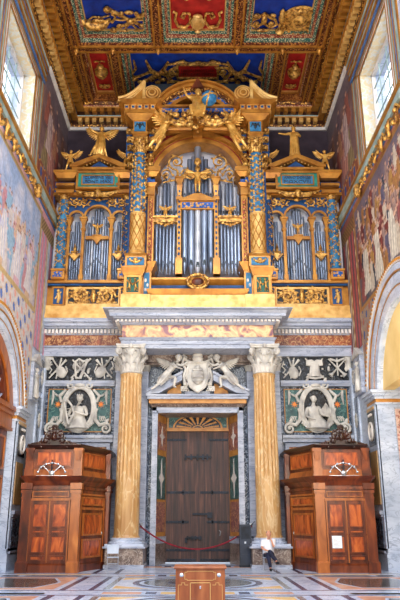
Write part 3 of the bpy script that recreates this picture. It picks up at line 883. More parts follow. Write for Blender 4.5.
for y0, y1, r in rows:
    ribbox(-5.27, 5.27, y1, prev); prev = y0
    edges = [-5.27]
    for a_, b_, _ in xs_row[r]: edges += [a_, b_]
    edges.append(5.27)
    for i in range(0, len(edges), 2): ribbox(edges[i], edges[i+1], y0, y1)
    for a_, b_, pm in xs_row[r]:
        big = (b_-a_) > 2; k = .8 if big else .42
        for w0, w1, z0, z1, mt in ((0, .12, ZC+.03, 21.5, GOLD_RED), (.12, .24, ZC+.12, 21.5, CEIL_GREEN if big else CEIL_PAT), (.24, .36, ZC+.26, 21.5, CEIL_CREAM), (.36, .48, ZC+.38, 21.5, CEIL_GREEN if big else GOLD), (.48, .53, ZC+.46, 21.5, GOLD_PALE)):
            mm = M(); w0 *= k; w1 *= k; mm.frame(a_+w0, b_-w0, y0+w0, y1-w0, w1-w0, z0, z1, 'z'); put('coffer_moulding', mm, mt, t)
        mm = M(); mm.box(a_+.4*k, b_-.4*k, y0+.4*k, y1-.4*k, ZC+.55, 21.5); put('coffer_panel', mm, pm, t)
ribbox(-5.27, 5.27, 8, 10.5)
# little pendants where ribs cross
mm = M()
for x in (-5.14, -3.59, -1.67, 1.67, 3.59, 5.14):
    for y in (23.32, 18.97, 27.3):
        mm.ell((x, y, ZC-.1), (.11, .11, .13), seg=8, rings=5); mm.ell((x, y, ZC-.22), (.05, .05, .08), seg=6, rings=4)
put('rib_boss', mm, GOLD, t, True)
# cornice round the ceiling (sides run along y, back along x)
def run(z0, z1, d0, d1, mat, nm):
    mm = M()
    for sx in (-1, 1):
        mm.prism([(sx*(XW-d0), z0), (sx*(XW-d1), z1), (sx*XW, z1), (sx*XW, z0)], 8, YU-d0, 'y')
    mm.prism([(YU-d0, z0), (YU-d1, z1), (YU, z1), (YU, z0)], -XW, XW, 'x')
    put(nm, mm, mat, t)
run(19.55, 19.66, .1, .16, LIME, 'cornice_fascia')
run(19.66, 19.74, .2, .24, GOLD_EGG, 'cornice_bead')
run(19.74, 19.98, .24, .24, WOOD_D, 'shaded_cornice_bed')  # dark brown colour paints in the deep shadow between the modillions
run(19.98, 20.02, .5, .52, GOLD, 'cornice_fillet')
run(20.02, 20.1, .46, .5, TEAL, 'cornice_cyma')
run(20.1, 20.3, .5, .5, WOOD_D, 'shaded_cornice_bed')  # same painted-in shadow behind the upper modillion row
run(20.3, 20.34, .84, .86, GOLD, 'cornice_fillet')
run(20.34, 20.44, .8, .84, CEIL_CREAM, 'cornice_cyma')
run(20.44, 20.56, .9, .94, GOLD_EGG, 'cornice_bead')
run(20.56, 21.5, 1.04, 1.04, CEIL_GOLD, 'cornice_back')
def siderun(z0, z1, d0, d1, mat, nm, ya=8, yb=22.9):
    mm = M()
    for sx in (-1, 1): mm.prism([(sx*(XW-d0), z0), (sx*(XW-d1), z1), (sx*XW, z1), (sx*XW, z0)], ya, yb, 'y')
    put(nm, mm, mat, t)
for z0, z1, d0, d1, mt in ((18.45, 18.6, .08, .08, BLUEL), (18.6, 18.66, .13, .15, GOLD), (18.66, 18.9, .1, .1, TEAL), (18.9, 18.96, .15, .17, GOLD), (18.96, 19.12, .14, .14, BLUEL), (19.12, 19.17, .18, .2, GOLD),
                           (19.17, 19.34, .17, .2, TEAL), (19.34, 19.4, .24, .26, GOLD), (19.4, 19.55, .2, .2, LIME)):
    siderun(z0, z1, d0, d1, mt, 'wall_cornice')
for z0, z1, da, db, mt, st in ((19.76, 19.98, .24, .46, GOLD_PALE, .34), (20.12, 20.3, .5, .8, GOLD, .36)):
    mm = M()
    for sx in (-1, 1):
        n = int(19/st)
        for i in range(n):
            y = 8.3+i*st; mm.box(min(sx*(XW-da), sx*(XW-db)), max(sx*(XW-da), sx*(XW-db)), y, y+st*.5, z0, z1)
    dentils(mm, -XW+db, XW-db, YU-db, YU-da, z0, z1, st)
    put('modillion_row', mm, mt, t)

# ceiling ornaments (gilded, hung on the coffer panels); local frame: u across, w along y, hanging down
ZP = ZC+.55
def orn(name, label, cat, cx, cy, fn, mat=GOLD_ORN, group=None, s=1.0):
    mm = M(Matrix.Translation((cx, cy, ZP)) @ Matrix.Rotation(radians(90), 4, 'X') @ Matrix.Scale(s, 4))
    # local: x right, z -> up in picture (towards +y ... away), y -> down
    fn(mm)
    return put(name, mm, mat, None, True, label, cat, group, at=(cx, cy, ZP))
def lamp_fn(mm):
    mm.tube([(-.75, -.1, .35), (-.62, -.14, .12), (-.35, -.16, -.1), (0, -.16, -.18), (.35, -.14, -.08), (.6, -.12, .2)], [.06, .13, .2, .24, .18, .06], 9)
    mm.tube([(.5, -.1, 0), (.75, -.12, .12), (.85, -.12, .35), (.7, -.12, .5)], .05, 6)
    mm.ell((-.78, -.12, .42), (.1, .08, .14)); mm.ell((0, -.12, -.42), (.3, .1, .06)); mm.tube([(0, -.12, -.2), (0, -.12, -.42)], [.1, .06], 8)
    mm.ell((.1, -.14, .1), (.3, .1, .16)); mm.ell((.15, -.14, .3), (.08, .08, .1))
    mm.tube([(-.3, -.1, .15), (-.1, -.12, .35), (.3, -.12, .3), (.6, -.12, .42)], .04, 6)
def torch_fn(mm):
    for sg in (-1, 1):
        mm.tube([(-.85*sg, -.1-.05*sg, -.55), (0, -.12-.05*sg, 0), (.8*sg, -.1-.05*sg, .6)], [.05, .07, .1], 7)
        mm.ell((.85*sg, -.12, .66), (.16, .12, .16)); mm.ell((-.72*sg, -.12, -.5), (.16, .1, .14))
        mm.tube([(0, -.08, -.1), (.25*sg, -.1, -.45), (.1*sg, -.1, -.6), (.5*sg, -.1, -.62)], .045, 6)
        mm.tube([(0, -.08, .1), (.3*sg, -.1, .05), (.62*sg, -.1, .1), (.75*sg, -.1, -.1)], .045, 6)
        mm.ell((.45*sg, -.12, -.25), (.14, .08, .1)); mm.ell((.3*sg, -.12, .42), (.1, .08, .14))
    mm.ell((0, -.15, 0), (.16, .1, .16)); mm.ell((0, -.12, .5), (.2, .08, .1))
def candle_fn(mm):
    for sg in (-1, 1):
        mm.lathe([(.16, -.6), (.2, -.5), (.07, -.4), (.1, -.2), (.05, 0), (.12, .1), (.13, .3), (.06, .42), (.14, .5), (.03, .7)], sg*.7, -.14, 8)
        mm.tube([(0, -.1, -.1), (.3*sg, -.12, -.35), (.55*sg, -.12, -.15), (.45*sg, -.12, .1), (.25*sg, -.12, .2), (0, -.12, .45)], .06, 6)
        mm.ell((.32*sg, -.14, .35), (.15, .08, .1)); mm.ell((.3*sg, -.14, -.1), (.12, .08, .14))
    mm.ell((0, -.14, .1), (.13, .1, .25)); mm.ell((0, -.12, -.5), (.3, .08, .08))
def shield_fn(mm):
    mm.T = mm.T @ Matrix.Rotation(radians(90), 4, 'X')
    mm.lathe([(.66, 0), (.7, .06), (.62, .1), (.54, .07), (.48, .12), (.36, .15), (.3, .12), (.18, .2), (.02, .24)], 0, 0, 28)
    for i in range(20):
        an = 2*pi*i/20; mm.ell((.58*cos(an), .58*sin(an), .11), (.06, .06, .06), seg=6, rings=4)
def censer_fn(mm):
    mm.lathe([(.03, -.62), (.1, -.55), (.06, -.45), (.26, -.3), (.34, -.12), (.3, .0), (.16, .12), (.12, .3), (.18, .36), (.05, .45), (.04, .6)], 0, -.2, 12)
    mm.tube([(-.26, -.12, .62), (-.1, -.14, .7), (0, -.14, .62), (.1, -.14, .7), (.26, -.12, .62)], .04, 6)
    for sg in (-1, 1): mm.tube([(.1*sg, -.2, .3), (.3*sg, -.2, .15), (.3*sg, -.2, -.1)], .03, 6)
def floret_fn(mm):
    for i in range(7):
        an = radians(200+i*23); mm.ell((.2*cos(an), -.1, .05+.2*sin(an)), (.07, .05, .12), rot=Matrix.Rotation(-an+pi/2, 3, 'Y'), seg=6, rings=4)
    mm.ell((0, -.12, .02), .09); mm.tube([(-.24, -.08, .08), (0, -.1, -.02), (.24, -.08, .08)], .03, 6)
def urn_fn(mm):
    mm.ell((0, -.15, -.05), (.28, .12, .36), seg=12, rings=8); mm.ell((0, -.2, .36), (.2, .1, .1)); mm.ell((0, -.2, -.46), (.12, .08, .07))
    for i in range(5): mm.tube([(-.2+.1*i, -.26, -.25), (-.2+.1*i, -.28, .2)], .015, 5)
def scrollpair_fn(mm):
    for sg in (-1, 1):
        pts = [(sg*(.35), -.1, .45), (sg*.62, -.14, .5), (sg*.72, -.14, .3), (sg*.6, -.14, .2), (sg*.55, -.12, .35)]
        mm.tube(pts, .05, 6)
        mm.tube([(sg*.35, -.1, .45), (sg*.3, -.12, .0), (sg*.5, -.12, -.35), (sg*.85, -.12, -.3), (sg*.98, -.12, .1), (sg*.9, -.12, .5), (sg*1.05, -.1, .55)], [.05, .06, .07, .07, .06, .05, .07], 6)
        mm.ell((sg*.62, -.13, -.38), (.16, .08, .1))
orn('gilded_lamp', 'gilded relief of an oil lamp on front left blue coffer', 'relief', -4.15, 22.24, lamp_fn, s=0.95)
orn('crossed_torches', 'gilded crossed torches relief on front left blue coffer', 'relief', -2.77, 22.18, torch_fn, s=1.01)
orn('gilded_vase', 'gilded leafy relief at the very top edge of left blue coffer', 'relief', -3.62, 20.54, torch_fn, s=0.64)
orn('gilded_candlesticks', 'gilded relief of paired candlesticks and scrolls on front right blue coffer', 'relief', 2.71, 22.18, candle_fn, s=1.01)
orn('gilded_roundel', 'round gilded dish relief on front right blue coffer', 'relief', 4.20, 22.18, shield_fn, s=1.17)
orn('gilded_scrollwork', 'gilded scrolls either side of pale urn on red centre coffer', 'relief', 0.00, 22.18, scrollpair_fn, s=0.95)
orn('urn_relief', 'cream and gold urn relief on red centre coffer', 'relief', 0.00, 22.18, urn_fn, GOLD_PALE, s=1.06)
orn('gilded_relief_head', 'gilded relief partly cut off at the top of red centre coffer', 'relief', 0.00, 20.59, candle_fn, s=0.64)
for sx in (-1, 1):
    w = 'left' if sx < 0 else 'right'
    orn('gilded_censer', 'gilded hanging censer relief on narrow red coffer at the back, %s side' % w, 'relief', sx*4.38, 25.27, censer_fn, s=0.90)
    orn('gilded_floret', 'small gilded leaf spray below the censer on narrow %s red coffer' % w, 'relief', sx*4.38, 26.44, floret_fn, s=0.95)
    def trophy(mm, sx=sx):
        mm.T = mm.T @ Matrix.Scale(sx, 4, (1, 0, 0))
        mm.tube([(-.9, -.1, .9), (-.6, -.14, .2), (-.2, -.14, -.2), (.3, -.12, -.5)], [.05, .12, .15, .05], 7)
        mm.tube([(.2, -.1, 1.0), (0, -.14, .3), (-.35, -.14, -.1), (-.5, -.12, -.6)], [.05, .1, .14, .05], 7)
        for i in range(7): mm.ell((-.9+.3*i, -.14, -.55+.12*sin(i*2.3)), (.16, .1, .12), seg=7, rings=5)
        mm.tube([(-1.0, -.1, -.3), (-.5, -.12, 0), (.1, -.12, .1), (.6, -.12, -.2), (1.1, -.12, -.4)], .07, 6)
        mm.tube([(.8, -.1, 1.0), (.75, -.12, .4), (1.0, -.12, -.1), (.7, -.12, -.5)], [.04, .08, .06, .04], 6)
        for i in range(5): mm.ell((-1.25+.09*i, -.12, .3-.25*i), (.1, .07, .08), seg=6, rings=4)
    orn('gilded_trophy', 'gilded torso and scroll trophy on blue coffer %s of red tablet' % w, 'relief', sx*2.13, 25.54, trophy, s=0.90)
# red cartouche tablet
t = thing('ceiling_cartouche', (0, 25.4, ZP), 'red inscribed tablet in gilded scroll frame on blue back coffer', 'cartouche')
mm = M(); mm.box(-.9, .9, 24.85, 25.8, ZP-.12, ZP); put('tablet', mm, CRED, t)
mm = M(Matrix.Translation((0, 25.32, ZP-.1)) @ Matrix.Rotation(radians(90), 4, 'X') @ Matrix.Scale(1.05, 4))
mm.frame(-.92, .92, -.5, .5, .08, -.1, .05)
for sg in (-1, 1):
    spiral(mm, sg*1.08, 0, -.02, .3, 1.5, a0=0, sg=sg, r=.06, leaves=3, sx=sg)
    mm.tube([(0, -.08, .62), (sg*.35, -.1, .5), (sg*.6, -.1, .72), (sg*.95, -.1, .6)], [.08, .06, .07, .06], 6)
    mm.tube([(0, -.08, -.6), (sg*.35, -.1, -.52), (sg*.6, -.1, -.72), (sg*1.1, -.1, -.62), (sg*1.35, -.1, -.75)], [.08, .06, .07, .06, .03], 6)
    mm.tube([(sg*.95, -.08, .55), (sg*1.3, -.1, .5), (sg*1.45, -.1, .1), (sg*1.3, -.1, -.4)], .05, 6)
put('scroll_frame', mm, GOLD_ORN, t, True)
mm = M()
rn = random.Random(5)
for row, (zz_, n) in enumerate(((25.02, 8), (25.3, 17), (25.58, 17))):
    x = -n*.044
    for i in range(n):
        if rn.random() < .86:
            mm.box(x, x+.02, zz_-.08, zz_+.08, ZP-.135, ZP-.11)
            if rn.random() < .6: mm.box(x, x+.055, zz_-.08, zz_-.06, ZP-.135, ZP-.11)
            if rn.random() < .5: mm.box(x+.04, x+.056, zz_-.07, zz_+.07, ZP-.135, ZP-.11)
        x += .088
put('inscription', mm, WOOD_D, t)
# ================================================================ MARBLE STOREY OF THE END WALL
CXm = 2.57; CY = 25.3
def Zc_(y): return zz(y, 25.6)
# ---- giant columns
for sx in (-1, 1):
    w = 'left' if sx < 0 else 'right'
    x = sx*CXm
    t = thing('giant_column', (x, CY, 0), 'fluted yellow marble giant column standing %s of the great door' % w, 'column')
    zb, zt0, zt1 = zz(539, 24.9), zz(375, 25.3), zz(347, 25.3)
    def flute(th, z): return 1-.055*abs(cos(th*10))**.6*1.0
    m = M(); n = 24
    prof = [(.49, zb+.02), (.49, zb+.08), (.455, zb+.12)]
    for i in range(n+1):
        q = i/n; prof.append((.455-.055*q**1.6, zb+.14+(zt0-.14-zb-.14)*q))
    prof += [(.43, zt0-.06), (.43, zt0)]
    # lower third of the flutes is filled with rods
    m.lathe(prof, x, CY, 120, lambda th, z: 1-(.10 if 3.2 < z < zt0-.12 else .02)*(abs(sin(th*10))**.7))
    put('shaft', m, YELLOWM, t, True)
    m = M(); capital(m, x, CY, zt0, zt1, .41, .56); put('capital', m, WHITE_M, t, True)
    m = M(); m.lathe([(.62, zb-.17), (.64, zb-.13), (.62, zb-.09), (.55, zb-.07), (.54, zb-.04), (.57, zb-.02), (.57, zb+.01), (.5, zb+.04)], x, CY, 32)
    m.box(x-.68, x+.68, CY-.68, CY+1.2, zb-.24, zb-.16); put('base', m, BLUEGREY, t, True)
    m = M(); m.box(x-.74, x+.74, CY-.74, YB, zb-.3, zb-.24); m.box(x-.7, x+.7, CY-.7, YB, .0, .12); put('pedestal_cap', m, GREYM, t)
    m = M(); m.box(x-.66, x+.66, CY-.66, YB, .1, zb-.28); put('pedestal', m, BRECCIA2, t)

# ---- entablature over the whole wall
t = thing('marble_entablature', (0, 26, 7.8), 'long grey marble entablature with brown inlaid frieze carrying the organ', 'entablature')
YA = 24.95
za0, za1, zf1, zd1, zk1 = zz(348, YA), zz(338, YA), zz(325, YA), zz(319, YA-.2), zz(307, YA-.7)
HX = 2.95
m = M(); m.box(-HX, HX, YA+.05, YB, za0, za0+.16); m.box(-HX-.03, HX+.03, YA+.0, YB, za0+.16, za1-.1)
m.frustum(-HX, HX, YA, YB, za1-.1, za1, .04, .12); put('central_architrave', m, GREYM, t)
m = M(); m.box(-HX+.0, HX-.0, YA+.04, YB, za1, zf1); put('central_frieze', m, pbr('inlaid_breccia_frieze', [(.36, (128,78,92)), (.43, (204,146,106)), (.52, (234,200,146)), (.6, (212,156,112)), (.68, (140,90,104))], 2.2, rough=.28, detail=3, dist=.6), t)
m = M()
m.frustum(-HX, HX, YA, YB, zf1, zf1+.08, .02, .12)
m.box(-HX-.12, HX+.12, YA-.12, YB, zf1+.08, zd1); put('central_bed', m, GREYM, t)
m = M(); dentils(m, -HX-.22, HX+.22, YA-.26, YA-.1, zf1+.08, zd1-.02, .15, .6)
for sx in (-1, 1): dentils(m, YA-.2, 26.1, min(sx*(HX+.1), sx*(HX+.26)), max(sx*(HX+.1), sx*(HX+.26)), zf1+.08, zd1-.02, .15, .6, 'y')
put('dentil_row', m, LIME, t)
m = M(); m.courses(-HX, HX, YA, YB, zd1, [(.06, .3, .34), (.12, .46, .46), (.1, .46, .52), (zk1-zd1-.32, .52, .66), (.04, .7, .7)]); put('central_cornice', m, GREYM, t)
YS = 26.3
sa0, sa1, sf1, sd1, sk1 = zz(356, YS), zz(346, YS), zz(335, YS), zz(331, YS), zz(318, YS-.4)
for sx in (-1, 1):
    X0, X1 = sorted((sx*HX, sx*XW))
    m = M(); m.box(X0, X1, YS, YB, sa0, sa1-.08); m.frustum(X0, X1, YS, YB, sa1-.08, sa1, 0.0, .0); m.box(X0, X1, YS-.08, YB, sa1-.06, sa1); put('side_architrave', m, GREYM, t)
    m = M(); m.box(X0, X1, YS+.04, YB, sa1, sf1); put('side_frieze', m, BRECCIA, t)
    m = M(); dentils(m, X0, X1, YS-.14, YS, sf1+.04, sd1+.04, .15, .6); put('dentil_row', m, LIME, t)
    m = M(); m.box(X0, X1, YS, YB, sf1, sd1+.06); m.box(X0, X1, YS-.2, YB, sd1+.06, sd1+.14); m.box(X0, X1, YS-.32, YB, sd1+.14, sd1+.28)
    m.box(X0, X1, YS-.42, YB, sd1+.28, sk1); put('side_cornice', m, GREYM, t)

# ---- flat strips of the back wall between column and door
def strip(name, x0, x1, yf, z0, z1, mat, label, cat, both=True, extra=None):
    for sx in (-1, 1):
        w = 'left' if sx < 0 else 'right'
        m = M(); m.box(min(sx*x0, sx*x1), max(sx*x0, sx*x1), yf, YB, z0, z1)
        if extra: extra(m, sx)
        if name == 'marble_panel': trim(m, mat)
        else: single(name, m, mat, label % w, cat)
strip('wall_pilaster', 1.98, 2.26, 26.35, .0, za0-.62, GREYM, 'grey marble pilaster strip between %s giant column and door bay', 'pilaster',
      extra=lambda m, sx: m.box(min(sx*1.96, sx*2.3), max(sx*1.96, sx*2.3), 26.3, YB, 0, .6))
strip('marble_panel', 1.72, 1.98, 26.62, .0, za0, DARKBLUE, 'narrow dark blue veined marble strip %s of the door frame', 'panel')
for sx in (-1, 1):
    w = 'left' if sx < 0 else 'right'
    m = M(); m.box(min(sx*2.98, sx*3.3), max(sx*2.98, sx*3.3), 26.35, YB, 0, za0-.62)
    m.box(min(sx*2.94, sx*3.34), max(sx*2.94, sx*3.34), 26.3, YB, za0-.66, za0-.6)
    single('wall_pilaster', m, GREYM, 'pale grey marble pilaster on the outer side of the %s giant column' % w, 'pilaster')
    m = M(); capital(m, sx*3.12, 26.5, za0-.62, za0+.0, .22, .28)
    single('pilaster_capital', m, WHITE_M, 'shaded marble leaf capital just outside the %s giant column capital' % w, 'capital', smooth=True)
    m = M(); capital(m, sx*2.1, 26.5, za0-.62, za0+.0, .16, .22)
    single('pilaster_capital', m, WHITE_M, 'shaded marble leaf capital between %s giant column and white door angel' % w, 'capital', smooth=True)
# dark blue marble field over the door
m = M(); m.box(-2.02, 2.02, 26.7, YB, zz(400, 26.6), za0+.02)
trim(m, DARKBLUE)
m = M(); m.box(-2.3, 2.3, 26.1, YB, za0-.28, za0-.0); m.box(-2.3, 2.3, 26.3, YB, za0-.36, za0-.28)
trim(m, BRECCIA2)

# ---- great door
zl = zz(413, 26.3); zh = zz(404, 26.2); zc = zz(398, 25.95)
t = thing('door_1', (0, DY, 0), None, None, kind='structure')
for sx in (-1, 1):
    m = M()
    x0, x1 = sorted((0, sx*DW))
    m.box(x0, x1, DY, DY+.12, .05, DZ)
    lf = put('door_leaf', m, DOORWOOD, t)
    m = M()
    for i in range(5): m.box(sx*(.03+i*.25)-.006, sx*(.03+i*.25)+.006, DY-.006, DY+.01, .06, DZ)
    put('plank_joint', m, IRON, lf)
    m = M()
    for px_y, a, b in ((440, .45, 1.24), (492.5, .1, 1.24), (522, .35, 1.24), (550, .1, 1.24), (560, .08, 1.2)):
        z = zz(px_y, DY)
        m.box(sorted((sx*a, sx*b))[0], sorted((sx*a, sx*b))[1], DY-.03, DY, z-.045, z+.045)
        for k in range(5):
            m.ell((sx*(a+(b-a)*(k+.5)/5), DY-.03, z), .025, seg=6, rings=4)
    for px_y in (492.5, 522): m.box(sorted((sx*.55, sx*.61))[0], sorted((sx*.55, sx*.61))[1], DY-.03, DY, zz(px_y, DY)-.09, zz(px_y, DY)+.09)
    put('hinge_strap', m, IRON, lf)
m = M()
z = zz(457, DY); m.box(-.48, .55, DY-.09, DY-.03, z-.035, z+.035)
for x in (-.48, -.25, -.0, .22, .4): m.box(x-.05, x+.03, DY-.1, DY-.02, z-.12, z+.1)
put('upper_bolt', m, IRON, t)
m = M(); z = zz(514, DY); m.box(-.2, .5, DY-.09, DY-.03, z-.04, z+.04); m.box(.38, .58, DY-.1, DY-.02, z-.15, z+.06); put('middle_bolt', m, IRON, t)
m = M(); z = zz(538, DY); m.box(-.4, .15, DY-.08, DY-.03, z-.03, z+.05)
for x in (-.4, -.22, -.08, .1): m.box(x-.03, x+.03, DY-.09, DY-.02, z-.08, z+.08)
m.box(-.5, -.4, DY-.09, DY-.02, z-.18, z+.02); put('lower_bolt', m, IRON, t)
m = M(); z = zz(533, DY); m.tube([(.84, DY-.05, z+.1), (.9, DY-.06, z+.05), (.86, DY-.06, z-.1)], .02, 6); put('pull_handle', m, CHROME, t, True)
# fanlight panel over the leaves
t = thing('fan_panel', (0, DY-.05, DZ), 'inlaid fan shaped half round panel over the wooden doors', 'panel')
zt = zz(414, DY)
m = M(); m.box(-DW, DW, DY-.05, DY+.1, DZ, zt+.2); put('green_ground', m, GREENM, t)
m = M(); m.frame(-DW+.02, DW-.02, DZ+.02, zt-.02, .06, -0+DY-.08, DY-.04); m.box(-DW, DW, DY-.12, DY, DZ-.06, DZ+.03); put('ochre_border', m, OCHRE, t)
m = M(); m.ring(0, DZ+.06, .0, .97, DY-.075, DY-.04, 0, 180, 24, asp=.56); put('black_half_round', m, BLACKM, t)
m = M(); m.ring(0, DZ+.06, .95, 1.02, DY-.1, DY-.04, 0, 180, 24, asp=.56); m.ring(0, DZ+.06, .16, .22, DY-.1, DY-.04, 0, 180, 12, asp=.56)
for i in range(9):
    a0 = 10+i*20-4.5
    m.ring(0, DZ+.06, .28, .88, DY-.095, DY-.06, a0, a0+9, 2, asp=.56)
put('ray', m, OCHRE, t)
# splayed reveals with inlaid lozenge panels
for sx in (-1, 1):
    w = 'left' if sx < 0 else 'right'
    t = thing('reveal_panel', (sx*1.45, 26.9, 0), 'inlaid marble door reveal with lozenge panels, %s side' % w, 'panel')
    xo, yo, xi, yi = 1.6, 26.3, DW, DY
    def slab(ta, tb, za, zb, off, mat, nm):
        m = M()
        pa = (sx*(xo+(xi-xo)*ta-off), yo+(yi-yo)*ta); pb = (sx*(xo+(xi-xo)*tb-off), yo+(yi-yo)*tb)
        m.prism([pa, pb, (pb[0]+sx*.15, pb[1]), (pa[0]+sx*.15, pa[1])], za, zb, 'z'); put(nm, m, mat, t)
    slab(0, 1, 0, zt+.15, 0, OCHRE, 'ochre_ground')
    zs = [zz(q, 26.9) for q in (540, 532, 510, 506, 456, 450, 423)]
    slab(0, 1, 0, .75, .02, BRECCIA2, 'plinth'); slab(0, 1, .75, 1.0, .03, GREYM, 'white_moulding')
    slab(.1, .9, zs[1], zs[2]+.3, .012, PURPLE, 'red_panel')
    slab(.08, .92, zs[3]+.25, zs[4], .012, GREENM, 'green_panel')
    slab(.08, .92, zs[5], zs[6], .012, PURPLE, 'upper_panel')
    m = M()
    for zc1, hh, in (((zs[3]+zs[4])/2+.1, .75), ((zs[5]+zs[6])/2, .4)):
        P_ = []
        for k in range(8):
            an = 2*pi*k/8; rr = 1 if k % 2 == 0 else .35
            tt = .5+.28*cos(an)*rr; P_.append(((xo+(xi-xo)*tt), yo+(yi-yo)*tt, zc1+hh*sin(an)*rr))
        vs = [(sx*(p[0]-.02), p[1], p[2]) for p in P_]+[(sx*(p[0]+.02), p[1], p[2]) for p in P_]
        m.add(vs, [tuple(range(8)), tuple(range(15, 7, -1))]+[(i, (i+1) % 8, 8+(i+1) % 8, 8+i) for i in range(8)])
    put('lozenge', m, LIME, t)
# marble frame and lintel
t = thing('door_surround', (0, 26.3, 0), 'pale marble door surround with gold lined cornice and broken pediment', 'surround')
m = M()
for sx in (-1, 1): m.box(min(sx*1.57, sx*1.79), max(sx*1.57, sx*1.79), 26.25, YB, 0, zh-.12); m.box(min(sx*1.57, sx*1.62), max(sx*1.57, sx*1.62), 26.2, YB, 0, zh-.12)
m.box(-1.79, 1.79, 26.25, YB, zl, zh-.05); m.box(-1.79, 1.79, 26.2, YB, zl, zl+.08)
put('frame', m, GREYM, t)
m = M(); m.box(-1.57, 1.57, 26.3, 27.5, zl-.02, zl+.1); put('soffit', m, BRECCIA2, t)
m = M(); m.frustum(-1.8, 1.8, 26.2, YB, zh-.12, zh, .0, .12); put('bed_moulding', m, BRECCIA2, t)
m = M(); m.box(-1.92, 1.92, 26.02, YB, zh, zh+.16); put('gold_lined_frieze', m, OCHRE, t)
m = M(); m.box(-1.98, 1.98, 25.92, YB, zh+.16, zh+.27); m.box(-2.03, 2.03, 25.86, YB, zh+.27, zh+.34); put('cornice', m, GREYM, t)
zp = zh+.34
for sx in (-1, 1):
    m = M(); m.prism([(sx*2.03, zp), (sx*2.03, zp+.1), (sx*.62, zp+.84), (sx*.62, zp+.56), (sx*1.5, zp+.06)], 25.9, YB)
    m.prism([(sx*2.0, zp+.1), (sx*2.05, zp+.16), (sx*.60, zp+.93), (sx*.60, zp+.82)], 25.82, YB)
    put('raking_cornice', m, GREYM, t)
    m = M(); m.prism([(sx*1.25, zp), (sx*1.2, zp+.2), (sx*.66, zp+.52), (sx*.66, zp)], 26.3, YB); put('tympanum', m, OCHRE, t)
m = M(); m.box(-.5, .5, 26.1, YB, zp, zp+.15); put('arms_block', m, GREYM, t)

# ---- papal arms over the door
t = thing('papal_arms', (0, 26.1, zp+.1), 'white marble papal coat of arms with tiara and crossed keys over door', 'coat of arms')
m = M()
sh = [(0, zp+.08), (.3, zp+.3), (.43, zp+.75), (.38, zp+1.15), (.42, zp+1.3), (.2, zp+1.27), (0, zp+1.32), (-.2, zp+1.27), (-.42, zp+1.3), (-.38, zp+1.15), (-.43, zp+.75), (-.3, zp+.3)]
m.prism(sh, 25.88, 26.3)
for i in range(len(sh)):
    a_, b_ = sh[i], sh[(i+1) % len(sh)]; m.tube([(a_[0], 25.87, a_[1]), (b_[0], 25.87, b_[1])], .05, 6)
put('shield', m, WHITE_M, t, True)
m = M()
m.ell((0, 25.84, zp+.75), (.26, .1, .38), seg=12, rings=8)
for k in range(4): m.box(-.2, .2, 25.72, 25.8, zp+.5+.14*k, zp+.55+.14*k)
m.ell((0, 25.78, zp+1.05), (.1, .06, .1)); put('shield_charge', m, WHITE_M, t, True)
m = M(Matrix.Translation((0, 25.98, zp+1.24)) @ Matrix.Scale(.78, 4)); zt_ = 0
m.lathe([(.26, zt_), (.3, zt_+.05), (.26, zt_+.1), (.28, zt_+.22), (.3, zt_+.27), (.25, zt_+.32), (.25, zt_+.42), (.27, zt_+.46), (.2, zt_+.52), (.13, zt_+.62), (.04, zt_+.68), (.05, zt_+.72), (.01, zt_+.78)], 0, 0, 16)
put('tiara', m, WHITE_M, t, True)
m = M()
for sg in (-1, 1):
    m.tube([(-sg*.55, 25.95, zp+.25), (sg*.56, 25.98, zp+1.42)], .045, 7)
    for dx, dz in ((0, .1), (.1, -.02), (-.08, .02)): m.ell((sg*(.57+dx), 25.97, zp+1.46+dz), (.09, .06, .09), seg=7, rings=5)
    m.box(-sg*.55-.12, -sg*.55+.12, 25.92, 25.98, zp+.15, zp+.32)
    m.tube([(sg*.35, 25.9, zp+1.3), (sg*.55, 25.86, zp+1.42), (sg*.62, 25.86, zp+1.2), (sg*.48, 25.88, zp+1.0), (sg*.56, 25.88, zp+.7), (sg*.5, 25.9, zp+.35)], [.05, .08, .06, .05, .05, .07], 7)
    for k in range(9): m.ell((sg*(.48+.05*sin(k*2)), 25.9, zp+.45+.09*k), (.07, .05, .05), seg=6, rings=4)
    # lower tassel shapes
    for k in range(5):
        for j in range(k+1): m.ell((sg*(.5+(j-k/2)*.07), 25.9, zp+.42-.07*k), .033, seg=6, rings=4)
put('crossed_key', m, WHITE_M, t, True)

# ---- statue helper
def statue(name, label, loc, J, h=1.75, mat=WHITE_M, sx=1, thick=1.05, wings=None, skirt=None, cloak=None, extras=None, rot=0, group=None, cat='statue', curls=10, hmat=None, crown=False):
    s = h/1.75
    T = Matrix.Translation(loc) @ Matrix.Rotation(rot, 4, 'Z') @ Matrix.Diagonal((s*sx, s, s, 1))
    t = thing(name, loc, label, cat, group)
    mm = M(T); JJ, hp = body(mm, J, thick); put('body', mm, mat, t, True)
    mm = M(T); hair(mm, hp, curls=curls); 
    if crown:
        for k in range(8):
            a = 2*pi*k/8; mm.ell(hp+Vector((.1*cos(a), .1*sin(a), .13)), (.025, .025, .06), seg=6, rings=4)
    put('hair', mm, hmat or mat, t, True)
    if wings:
        for (r, tp, sz) in wings:
            mm = M(T); wing(mm, r, tp, sz); put('wing', mm, mat, t, True)
    if skirt:
        mm = M(T)
        for q in skirt: cloth(mm, *q)
        put('drapery', mm, mat, t, True)
    if extras:
        for nm, f, mt in extras:
            mm = M(T); f(mm); put(nm, mm, mt or mat, t, True)
    return t
